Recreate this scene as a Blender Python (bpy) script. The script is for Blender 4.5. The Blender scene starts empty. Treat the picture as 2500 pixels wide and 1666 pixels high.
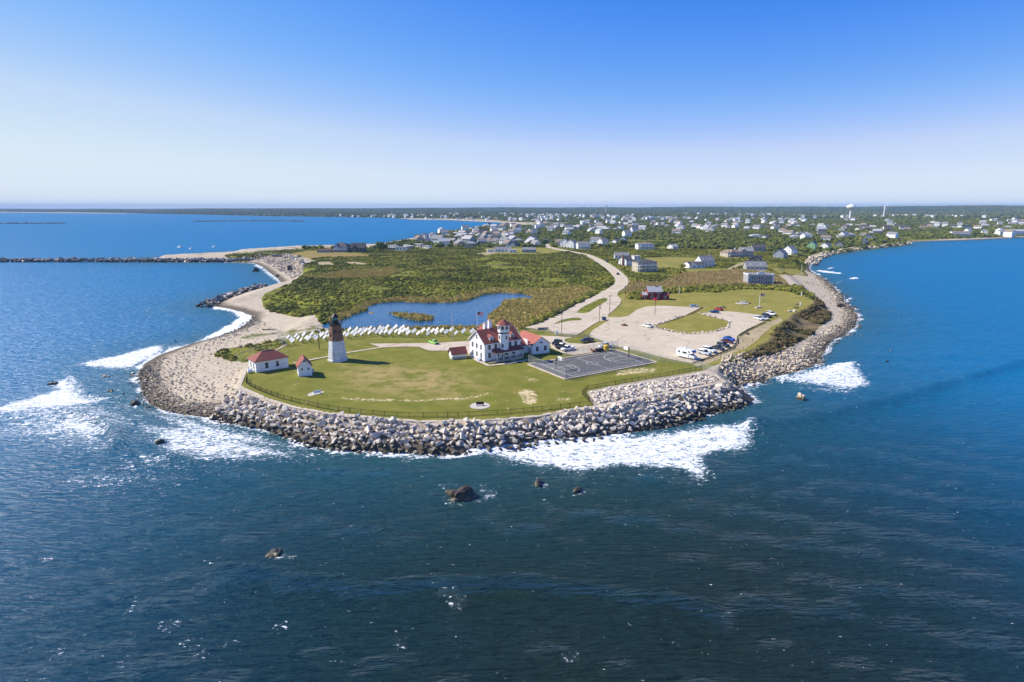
import bpy, bmesh, math, random
import numpy as np
from mathutils import Vector, Matrix, noise as mnoise

random.seed(7)
rng = np.random.default_rng(7)
R = math.radians
scene = bpy.context.scene
col = scene.collection

# ------------------------------------------------------------------ camera
CAM_H, FOC, HOR = 55.0, 1445.0, 505.0          # metres above the sea, focal length and horizon row of the 2500 px photograph
PITCH = math.atan((833 - HOR) / FOC)
cam_d = bpy.data.cameras.new('camera')
cam = bpy.data.objects.new('camera', cam_d)
col.objects.link(cam)
cam.location = (0, 0, CAM_H)
cam.rotation_euler = (math.pi / 2 - PITCH, 0, 0)
cam_d.sensor_width = 36.0
cam_d.sensor_fit = 'HORIZONTAL'
cam_d.lens = 36.0 * FOC / 2500.0
cam_d.clip_start = 1.0
cam_d.clip_end = 60000.0
scene.camera = cam

# ------------------------------------------------------------------ sky, sun, exposure
SUN_EL = R(39)
SUN_DIR = Vector((-0.963 * math.cos(SUN_EL), 0.270 * math.cos(SUN_EL), math.sin(SUN_EL))).normalized()
world = bpy.data.worlds.new('World')
scene.world = world
world.use_nodes = True
wn, wl = world.node_tree.nodes, world.node_tree.links
wn.clear()
w_out = wn.new('ShaderNodeOutputWorld')
w_bg = wn.new('ShaderNodeBackground')
w_sky = wn.new('ShaderNodeTexSky')
w_sky.sky_type = 'NISHITA'
w_sky.sun_disc = False
w_sky.sun_elevation = SUN_EL
w_sky.sun_rotation = math.atan2(SUN_DIR.x, SUN_DIR.y)
w_sky.altitude = 3000
w_sky.air_density = 1.0
w_sky.dust_density = 0.0
w_sky.ozone_density = 1.0
# the photograph's colour grading of the sky: a tone curve per channel
w_bg.inputs['Strength'].default_value = 0.12
w_sep = wn.new('ShaderNodeSeparateColor')
w_cmb = wn.new('ShaderNodeCombineColor')
wl.new(w_sky.outputs[0], w_sep.inputs[0])
CURVES = (((0, 0), (.156, .040), (.20, .085), (.253, .145), (.404, .385), (.641, .505), (1, .54)),
          ((0, 0), (.273, .195), (.424, .335), (.618, .495), (.827, .575), (1, .60)),
          ((0, .2), (.5, .64), (.7, .685), (.85, .68), (1, .665)))
for i, pts in enumerate(CURVES):
    n1 = wn.new('ShaderNodeMath')
    n1.operation = 'MULTIPLY'
    n1.inputs[1].default_value = 0.12
    ramp = wn.new('ShaderNodeValToRGB')
    for k, (x, v) in enumerate(pts):
        e = ramp.color_ramp.elements[k] if k < 2 else ramp.color_ramp.elements.new(x)
        e.position = x
        e.color = (v, v, v, 1)
    n2 = wn.new('ShaderNodeMath')
    n2.operation = 'DIVIDE'
    n2.inputs[1].default_value = 0.12
    wl.new(w_sep.outputs[i], n1.inputs[0])
    wl.new(n1.outputs[0], ramp.inputs[0])
    wl.new(ramp.outputs[0], n2.inputs[0])
    wl.new(n2.outputs[0], w_cmb.inputs[i])
wl.new(w_cmb.outputs[0], w_bg.inputs['Color'])
wl.new(w_bg.outputs[0], w_out.inputs['Surface'])

sun_d = bpy.data.lights.new('sun', 'SUN')
sun_d.energy = 5.0
sun_d.angle = R(0.5)
sun_d.color = (1.0, 0.93, 0.81)
sun = bpy.data.objects.new('sun', sun_d)
col.objects.link(sun)
sun.rotation_euler = (-SUN_DIR).to_track_quat('-Z', 'Y').to_euler()
sun.location = (-100, 60, 200)

scene.view_settings.view_transform = 'Standard'
scene.view_settings.look = 'None'
scene.view_settings.exposure = 0.5
scene.view_settings.gamma = 1.0
scene.view_settings.use_curve_mapping = False
scene.cycles.use_denoising = True
scene.cycles.sample_clamp_direct = 5.0
scene.cycles.max_bounces = 6
scene.cycles.volume_bounces = 0
scene.cycles.transparent_max_bounces = 12

# ------------------------------------------------------------------ photograph row/column -> place on a level plane
CP, SP = math.cos(PITCH), math.sin(PITCH)
GZ = 4.8                                            # level of the land's flat top


def G(px, py, z=GZ):
    u, v = (px - 1250) / FOC, -(py - 833) / FOC
    dy, dz = CP + v * SP, -SP + v * CP
    t = (z - CAM_H) / dz
    return Vector((u * t, dy * t, z))


def smooth(t):
    t = np.clip(t, 0, 1)
    return t * t * (3 - 2 * t)


def poly(pts, z=GZ):
    return np.array([G(x, y, z)[:2] for x, y in pts])


def sdpoly(X, Y, P, m=30.0):
    """signed distance to polygon P (positive inside), -m beyond m"""
    out = np.full(X.shape, -m)
    lo, hi = P.min(0) - m, P.max(0) + m
    k = np.nonzero((X > lo[0]) & (X < hi[0]) & (Y > lo[1]) & (Y < hi[1]))[0]
    if len(k) == 0:
        return out
    x, y = X[k], Y[k]
    best = np.full(len(k), 1e18)
    ins = np.zeros(len(k), bool)
    n = len(P)
    for i in range(n):
        (ax, ay), (bx, by) = P[i], P[(i + 1) % n]
        ex, ey = bx - ax, by - ay
        t = np.clip(((x - ax) * ex + (y - ay) * ey) / (ex * ex + ey * ey + 1e-12), 0, 1)
        best = np.minimum(best, (x - ax - ex * t) ** 2 + (y - ay - ey * t) ** 2)
        if ay != by:
            c = (ay > y) != (by > y)
            ins ^= c & (x < (bx - ax) * (y - ay) / (by - ay) + ax)
    d = np.sqrt(best)
    out[k] = np.where(ins, d, -np.minimum(d, m))
    return out


# waterline: column, row, beach width, beach top height, bank width
COAST = [(-600, 517, 60, 3, 30), (0, 519, 60, 3, 30), (190, 521, 60, 3, 30), (354, 522, 60, 3, 30), (517, 525, 60, 3, 30), (640, 528, 60, 3, 30),
    (800, 530, 60, 3, 30), (960, 532.5, 60, 3, 30), (1000, 536, 60, 3, 30), (1036, 537, 60, 3, 30), (1092, 537.5, 70, 3, 30), (1138, 540, 80, 3, 30),
    (1215, 543.5, 60, 3, 20), (1266, 549.5, 40, 3, 20), (1238, 551, 12, 3, 10), (1156, 557, 6, 3, 6), (1123, 564, 6, 3, 6), (1082, 569, 6, 3, 6), (1044, 579, 6, 3, 6),
    (1010, 585, 6, 3, 6), (960, 594, 6, 3, 6), (912, 603, 8, 3, 6), (778, 606, 8, 3, 6), (734, 607, 5, 3, 5), (600, 616, 5, 3, 5), (560, 619, 8, 3, 5), (545, 622, 14, 2, 10),
    (350, 632, 14, 1.5, 10), (350, 640, 10, 1.5, 10), (545, 641, 10, 2, 10), (620, 643, 20, 2.5, 10), (640, 652, 26, 2.5, 10), (660, 668, 20, 2.5, 8), (678, 681, 18, 2.5, 8),
    (686, 691, 10, 2.5, 6), (671, 701, 8, 2.5, 5), (640, 706, 8, 3, 6), (585, 720, 10, 3, 8), (545, 735, 10, 3, 8), (520, 747, 12, 3, 10), (545, 752, 20, 3, 10), (590, 761, 25, 3, 10), (614, 771, 25, 3, 10),
    (615, 779, 25, 3, 10), (598, 794, 25, 3, 10), (566, 811, 25, 3.2, 10), (530, 822, 30, 3.5, 15), (473, 838, 40, 4, 15), (424, 854, 45, 4, 15), (381, 871, 45, 4, 15),
    (351, 888, 45, 4, 15), (338, 919, 45, 4, 15), (346, 957, 40, 4, 10), (364, 980, 32, 4, 8), (402, 1003, 24, 4, 6), (448, 1013, 18, 4, 4), (512, 1020, 14, 4.5, 3), (565, 1034, 9, 5, 1),
    (632, 1047, 8, 5.2, .6), (670, 1059, 8, 5.2, .6), (708, 1068, 8, 5.2, .6), (785, 1093, 8, 5.2, .6), (848, 1100, 8, 5.2, .6), (978, 1105, 8, 5.2, .6), (1055, 1108, 8, 5.2, .6), (1119, 1112, 8, 5.2, .6),
    (1157, 1109, 8, 5.2, .6), (1259, 1097, 8, 5.2, .6), (1300, 1090, 8, 5.2, .6), (1371, 1084, 8, 5.2, .6), (1479, 1073, 8, 5.2, .6), (1545, 1063, 8, 5.2, .6), (1632, 1043, 9, 5.2, .6),
    (1734, 1009, 10, 5, 1), (1797, 998, 10, 4.5, 2), (1846, 976, 10, 4, 3), (1808, 957, 9, 4, 3), (1792, 948, 9, 4, 3), (1800, 940, 9, 3.6, 5), (1840, 935, 11, 3.4, 7), (1882, 931, 12, 3.0, 7), (1930, 917, 12, 2.8, 7), (1959, 908, 12, 2.6, 7),
    (1984, 893, 11, 2.4, 8), (2010, 864, 10, 2.2, 8), (2023, 838, 11, 2.2, 8), (2061, 818, 15, 2.5, 9), (2086, 798, 20, 2.5, 9), (2094, 778, 20, 2.5, 9), (2084, 755, 20, 2.5, 9), (2061, 737, 18, 2.5, 9),
    (2057, 722, 18, 2.5, 9), (2043, 712, 18, 2.5, 9), (2028, 696, 20, 2.5, 9), (2003, 675, 24, 3, 10), (1981, 663, 20, 3, 8), (1974, 653, 8, 3, 4), (1984, 635, 12, 3.5, 4), (2010, 625, 16, 3.5, 4), (2053, 620, 18, 3.5, 5),
    (2104, 612, 20, 3.5, 5), (2155, 606, 20, 3.5, 5), (2209, 600, 16, 3.5, 5), (2216, 592, 24, 3, 8), (2282, 589, 34, 3, 10), (2359, 587, 36, 3, 10), (2500, 580, 36, 3, 10), (2700, 577, 36, 3, 10)]
CP_W = [list(G(c[0], c[1], 0)[:2]) + list(c[2:]) for c in COAST]
CP_W += [[4000, 1500, 40, 3, 10], [16000, 2500, 60, 3, 30], [16000, 16000, 60, 3, 30], [-15000, 16000, 60, 3, 30], [-15000, 6600, 60, 3, 30]]
CP_W = np.array(CP_W)


def coast(X, Y):
    """distance to the waterline, inside flag, and the shore profile there"""
    best = np.full(X.shape, 1e18)
    ins = np.zeros(X.shape, bool)
    par = np.zeros((3,) + X.shape)
    n = len(CP_W)
    for i in range(n):
        a, b = CP_W[i], CP_W[(i + 1) % n]
        ex, ey = b[0] - a[0], b[1] - a[1]
        t = np.clip(((X - a[0]) * ex + (Y - a[1]) * ey) / (ex * ex + ey * ey + 1e-9), 0, 1)
        d = (X - a[0] - ex * t) ** 2 + (Y - a[1] - ey * t) ** 2
        k = d < best
        best = np.where(k, d, best)
        for j in range(3):
            par[j] = np.where(k, a[2 + j] + (b[2 + j] - a[2 + j]) * t, par[j])
        if a[1] != b[1]:
            c = (a[1] > Y) != (b[1] > Y)
            ins ^= c & (X < ex * (Y - a[1]) / ey + a[0])
    return np.sqrt(best), ins, par


POND = poly([(790, 789), (808, 785), (838, 779), (868, 765), (900, 756), (895, 747), (927, 738), (972, 735), (1046, 738), (1106, 737), (1144, 732), (1165, 724), (1183, 718), (1225, 713), (1275, 716), (1303, 722), (1296, 728),
    (1254, 730), (1225, 735), (1222, 747), (1195, 765), (1188, 774), (1195, 783), (1192, 795), (1046, 797), (927, 798), (868, 801), (838, 803), (808, 802), (786, 796)])
ISLET = poly([(948, 762), (972, 764), (1010, 765), (1046, 770), (1064, 775), (1055, 780), (1028, 783), (1002, 779), (966, 771)])
ISLET2 = poly([(898, 761), (908, 759), (916, 761), (910, 764), (898, 765)])


TOP = poly([(585, 944), (592, 949), (649, 974), (709, 993), (800, 1010), (927, 1022), (1029, 1030), (1182, 1027), (1310, 1017), (1376, 1004), (1450, 994), (1600, 966), (1739, 939), (1774, 935), (1746, 914), (1750, 893), (1800, 868), (1837, 853), (1872, 834), (1890, 806), (1933, 770), (1967, 752), (1990, 738), (1940, 710), (1500, 720),
    (1300, 800), (1190, 806), (800, 808), (700, 842), (673, 856), (622, 889), (602, 899)])


def height(X, Y, dc=None):
    X, Y = np.asarray(X, float), np.asarray(Y, float)
    d, ins, (wb, hb, ws) = coast(X, Y) if dc is None else dc
    h = np.where(d < wb, hb * (np.clip(d / wb, 0, 1)) ** 0.85, hb + (GZ - hb) * smooth((d - wb) / ws))
    dt = -sdpoly(X, Y, TOP, 10)
    wt = np.clip(d + dt, .5, 8)
    h = np.where(dt < wt, np.maximum(h, GZ * (1 - np.maximum(dt, 0) / wt)), h)
    r = np.hypot(X, Y)
    a = X / np.maximum(Y, 1) * FOC + 1250
    top = np.interp(a, [-800, 0, 640, 1250, 1800, 2500, 3500], [5, 7, 13, 27, 37, 50, 52])
    top = top + 2.2 * np.sin(a * .011 + 1) + 1.6 * np.sin(a * .027) + .8 * np.sin(a * .071 + r * .001)
    far = smooth((r - 1300) / 2000) * (4 + 2.5 * np.sin(X * .004 + 1) * np.sin(Y * .003)) + top * smooth((r - 4300) / 3000)
    h = h + far * smooth(d / 400)
    sp = sdpoly(X, Y, POND)
    sp = np.minimum(sp, -sdpoly(X, Y, ISLET))
    sp = np.minimum(sp, -sdpoly(X, Y, ISLET2))
    h = np.where(sp > -2, h - np.clip((sp + 2) * .3, 0, 1.6), h)
    return np.where(ins, h, -np.minimum(d * .25, 3.0))


def GT(px, py):
    """place on the terrain seen at that column and row"""
    z = GZ
    for _ in range(12):
        p = G(px, py, z)
        z = .5 * z + .5 * float(height(np.array([p.x]), np.array([p.y]))[0])
    return G(px, py, z)


# ------------------------------------------------------------------ node helpers and materials
def new_mat(name):
    m = bpy.data.materials.new(name)
    m.use_nodes = True
    nt = m.node_tree
    b = nt.nodes['Principled BSDF']
    return m, nt.nodes, nt.links, b


def N(nodes, t, **kw):
    n = nodes.new(t)
    for k, v in kw.items():
        if k in n.inputs.keys():
            n.inputs[k].default_value = v
        else:
            setattr(n, k, v)
    return n


def c4(c):
    return (c[0], c[1], c[2], 1.0)


def mixc(nodes, links, a, b, f, mode='MIX'):
    n = nodes.new('ShaderNodeMix')
    n.data_type = 'RGBA'
    n.blend_type = mode
    n.clamp_factor = True
    for s, v in ((6, a), (7, b)):
        if isinstance(v, (tuple, list)):
            n.inputs[s].default_value = c4(v)
        else:
            links.new(v, n.inputs[s])
    if isinstance(f, (int, float)):
        n.inputs[0].default_value = f
    else:
        links.new(f, n.inputs[0])
    return n.outputs[2]


def mth(nodes, links, op, a, b=None, c=None):
    n = nodes.new('ShaderNodeMath')
    n.operation = op
    for i, v in enumerate((a, b, c)):
        if v is None:
            continue
        if isinstance(v, (int, float)):
            n.inputs[i].default_value = v
        else:
            links.new(v, n.inputs[i])
    return n.outputs[0]


def maprange(nodes, links, v, a, b, c=0.0, d=1.0):
    n = nodes.new('ShaderNodeMapRange')
    n.interpolation_type = 'SMOOTHSTEP'
    links.new(v, n.inputs[0])
    for i, x in enumerate((a, b, c, d)):
        n.inputs[1 + i].default_value = x
    return n.outputs[0]


def noise_tex(nodes, links, scale, detail=4, rough=.55, vec=None, dist=0.0):
    n = N(nodes, 'ShaderNodeTexNoise', Scale=scale, Detail=detail, Roughness=rough, Distortion=dist)
    if vec is not None:
        links.new(vec, n.inputs['Vector'])
    return n.outputs[0]


def pos(nodes):
    return nodes.new('ShaderNodeNewGeometry').outputs['Position']


def attr(nodes, name):
    n = nodes.new('ShaderNodeAttribute')
    n.attribute_name = name
    return n.outputs['Fac']


def simple(name, c, rough=.7, var=.12, scale=.8, metallic=0.0, bump=0.0, spec=.3):
    m, nd, ln, b = new_mat(name)
    p = pos(nd)
    f = noise_tex(nd, ln, scale, 5, .6, p)
    f = maprange(nd, ln, f, .3, .7)
    lo = tuple(x * (1 - var) for x in c)
    hi = tuple(min(x * (1 + var), .9) for x in c)
    ln.new(mixc(nd, ln, lo, hi, f), b.inputs['Base Color'])
    b.inputs['Roughness'].default_value = rough
    b.inputs['Metallic'].default_value = metallic
    b.inputs['Specular IOR Level'].default_value = spec
    if bump:
        bp = N(nd, 'ShaderNodeBump', Strength=bump, Distance=.05)
        ln.new(f, bp.inputs['Height'])
        ln.new(bp.outputs[0], b.inputs['Normal'])
    return m


M = {}
M['white'] = simple('white_paint', (.84, .84, .83), .6, .06, .6)
M['white_brick'] = None
M['trim'] = simple('white_trim', (.8, .8, .79), .5, .03, 1)
M['red_roof'] = simple('red_shingles', (.26, .080, .058), .8, .25, 1.5)
M['grey_roof'] = simple('grey_shingles', (.24, .24, .24), .8, .2, 1.5)
M['dark_roof'] = simple('dark_shingles', (.085, .085, .09), .85, .25, 1.5)
M['tan_roof'] = simple('tan_shingles', (.26, .20, .16), .85, .2, 1.5)
M['light_roof'] = simple('light_shingles', (.42, .42, .42), .8, .15, 1.5)
M['grey_wall'] = simple('grey_cedar', (.33, .32, .31), .85, .2, 1.2)
M['tan_wall'] = simple('tan_siding', (.48, .42, .33), .8, .1, 1)
M['dark_wall'] = simple('dark_siding', (.10, .095, .095), .8, .2, 1)
M['blue_wall'] = simple('blue_grey_siding', (.30, .35, .40), .8, .12, 1)
M['red_wall'] = simple('red_siding', (.20, .030, .035), .75, .2, 1)
M['green_wall'] = simple('green_siding', (.28, .50, .26), .75, .1, 1)
M['concrete'] = simple('concrete', (.52, .44, .34), .85, .15, .7)
M['asphalt'] = simple('court_asphalt', (.120, .114, .106), .85, .14, .5)
M['black'] = simple('black_iron', (.012, .013, .014), .5, .1, 1)
M['dark_metal'] = simple('dark_metal', (.03, .032, .034), .4, .1, 1)
M['galv'] = simple('galvanised_steel', (.50, .51, .52), .45, .1, 2, .4)
M['wood'] = simple('weathered_wood', (.13, .10, .08), .85, .25, 2)
M['timber'] = simple('dark_timber', (.045, .035, .03), .85, .25, 2)
M['tyre'] = simple('tyre_rubber', (.018, .018, .018), .8, .1, 3)
M['rim'] = simple('wheel_rim', (.45, .45, .46), .35, .05, 3, .7)
M['lamp'] = simple('lamp_glass', (.6, .58, .55), .2, .05, 3)
M['tail'] = simple('tail_lamp', (.35, .02, .02), .25, .05, 3)
M['yellow'] = simple('yellow_paint', (.62, .44, .05), .6, .1, 1)
M['paint_line'] = simple('court_lines', (.72, .72, .70), .7, .1, 1)
M['road_yellow'] = simple('road_yellow', (.55, .42, .12), .8, .15, 1)
M['rust'] = simple('rusty_steel', (.20, .09, .05), .85, .3, 2)
M['sign_blue'] = simple('slate_board', (.10, .12, .16), .6, .1, 2)
M['sign_red'] = simple('red_board', (.55, .03, .05), .6, .1, 2)
M['sandstone'] = simple('bare_stone_pad', (.50, .46, .40), .9, .12, 1)
for nm, c in dict(car_green=(.35, .75, .12), car_white=(.80, .80, .80), car_silver=(.50, .54, .58), car_lightblue=(.42, .54, .66), car_red=(.45, .015, .03), car_blue=(.025, .06, .20), car_brightblue=(.02, .12, .55),
                  car_black=(.012, .013, .016), car_maroon=(.09, .012, .018), car_dark=(.03, .032, .036), car_navy=(.015, .022, .05)).items():
    M[nm] = simple(nm, c, .22, .02, 1, .0, 0, .6)
m, nd, ln, b = new_mat('window_glass')
b.inputs['Base Color'].default_value = (.018, .024, .032, 1)
b.inputs['Roughness'].default_value = .08
M['glass'] = m
m, nd, ln, b = new_mat('lens_glass')
b.inputs['Base Color'].default_value = (.10, .28, .26, 1)
b.inputs['Roughness'].default_value = .1
M['lens'] = m

# brickwork of the tower
def brick_mat(name, c1, c2, mortar, scale=1.0):
    m, nd, ln, b = new_mat(name)
    tc = nd.new('ShaderNodeTexCoord')
    br = N(nd, 'ShaderNodeTexBrick', Scale=scale)
    sep = nd.new('ShaderNodeSeparateXYZ')
    cmb = nd.new('ShaderNodeCombineXYZ')
    ln.new(tc.outputs['Object'], sep.inputs[0])
    ang = mth(nd, ln, 'ARCTAN2', sep.outputs[1], sep.outputs[0])
    ln.new(mth(nd, ln, 'MULTIPLY', ang, 3.0), cmb.inputs[0])
    ln.new(sep.outputs[2], cmb.inputs[1])
    ln.new(cmb.outputs[0], br.inputs['Vector'])
    br.inputs['Color1'].default_value = c4(c1)
    br.inputs['Color2'].default_value = c4(c2)
    br.inputs['Mortar'].default_value = c4(mortar)
    br.inputs['Mortar Size'].default_value = .03
    br.inputs['Brick Width'].default_value = .8
    br.inputs['Row Height'].default_value = .35
    f = maprange(nd, ln, noise_tex(nd, ln, .9, 5, .6, pos(nd)), .25, .75, .75, 1.1)
    mul = nd.new('ShaderNodeVectorMath')
    mul.operation = 'SCALE'
    ln.new(br.outputs['Color'], mul.inputs[0])
    ln.new(f, mul.inputs['Scale'])
    ln.new(mul.outputs[0], b.inputs['Base Color'])
    b.inputs['Roughness'].default_value = .85
    bp = N(nd, 'ShaderNodeBump', Strength=.5, Distance=.04)
    ln.new(br.outputs['Fac'], bp.inputs['Height'])
    bp.invert = True
    ln.new(bp.outputs[0], b.inputs['Normal'])
    return m


M['brown_brick'] = brick_mat('brown_granite', (.25, .125, .065), (.30, .16, .09), (.18, .11, .07))
M['white_brick'] = brick_mat('whitewashed_granite', (.74, .74, .74), (.80, .80, .79), (.6, .6, .6))

# stones: pale granite, weed and wet below the tide line
def stone_mat(name, c1, c2, weed_top):
    m, nd, ln, b = new_mat(name)
    oi = nd.new('ShaderNodeObjectInfo')
    tone = mth(nd, ln, 'FRACT', mth(nd, ln, 'ADD', oi.outputs['Random'], attr(nd, 'tone')))
    base = mixc(nd, ln, c1, c2, tone)
    p = pos(nd)
    n1 = noise_tex(nd, ln, 1.6, 6, .65, p)
    base = mixc(nd, ln, base, tuple(x * .72 for x in c1), maprange(nd, ln, n1, .45, .7))
    sep = nd.new('ShaderNodeSeparateXYZ')
    ln.new(p, sep.inputs[0])
    zz = mth(nd, ln, 'ADD', sep.outputs[2], mth(nd, ln, 'MULTIPLY', noise_tex(nd, ln, .35, 4, .6, p), -1.6))
    weed = maprange(nd, ln, zz, weed_top - 1.5, weed_top - .1, 1, 0)
    wc = mixc(nd, ln, (.045, .038, .022), (.13, .11, .06), maprange(nd, ln, noise_tex(nd, ln, .8, 3, .6, p), .4, .65))
    base = mixc(nd, ln, base, wc, weed)
    ln.new(base, b.inputs['Base Color'])
    ln.new(maprange(nd, ln, weed, 0, 1, .9, .45), b.inputs['Roughness'])
    bp = N(nd, 'ShaderNodeBump', Strength=.5, Distance=.15)
    ln.new(n1, bp.inputs['Height'])
    ln.new(bp.outputs[0], b.inputs['Normal'])
    return m


M['granite'] = stone_mat('pale_granite', (.68, .60, .49), (.53, .47, .39), 1.5)
M['cobble'] = stone_mat('beach_cobble', (.62, .52, .38), (.47, .39, .28), .8)
M['rock'] = stone_mat('sea_rock', (.06, .05, .042), (.04, .033, .027), 1.2)
M['jetty'] = stone_mat('jetty_stone', (.42, .38, .34), (.22, .20, .18), 1.9)

# foliage
def leaf_mat(name, stops, rough=.75):
    m, nd, ln, b = new_mat(name)
    oi = nd.new('ShaderNodeObjectInfo')
    cr = nd.new('ShaderNodeValToRGB')
    el = cr.color_ramp.elements
    while len(el) < len(stops):
        el.new(.5)
    for i, (p_, c) in enumerate(stops):
        el[i].position = p_
        el[i].color = c4(c)
    patch = maprange(nd, ln, noise_tex(nd, ln, .035, 4, .6, pos(nd)), .34, .66)
    ln.new(mth(nd, ln, 'ADD', mth(nd, ln, 'MULTIPLY', oi.outputs['Random'], .5), mth(nd, ln, 'MULTIPLY', patch, .5)), cr.inputs[0])
    n1 = noise_tex(nd, ln, .9, 3, .6, pos(nd))
    c = mixc(nd, ln, cr.outputs[0], (.13, .15, .035), maprange(nd, ln, n1, .5, .75, 0, .45))
    ln.new(c, b.inputs['Base Color'])
    b.inputs['Roughness'].default_value = rough
    b.inputs['Specular IOR Level'].default_value = .15
    return m


M['shrub'] = leaf_mat('shrub_leaves', [(0, (.058, .070, .012)), (.3, (.10, .112, .016)), (.5, (.16, .165, .022)), (.7, (.25, .245, .032)), (.9, (.34, .29, .05)), (1, (.26, .19, .08))])
M['woods'] = leaf_mat('wood_leaves', [(0, (.06, .078, .016)), (.5, (.11, .13, .02)), (.85, (.18, .19, .03)), (1, (.24, .20, .05))])
M['reed'] = leaf_mat('reed_stems', [(0, (.40, .34, .09)), (.4, (.58, .46, .17)), (.7, (.44, .40, .11)), (1, (.64, .50, .22))])
M['brown_reed'] = leaf_mat('brown_reed_stems', [(0, (.38, .32, .12)), (.4, (.50, .39, .17)), (.7, (.42, .31, .13)), (1, (.58, .46, .22))])
M['bank'] = leaf_mat('bank_brush', [(0, (.045, .045, .018)), (.4, (.10, .085, .03)), (.7, (.19, .13, .055)), (1, (.09, .10, .025))])
M['bark'] = simple('bark', (.07, .055, .045), .9, .2, 2)

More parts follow.
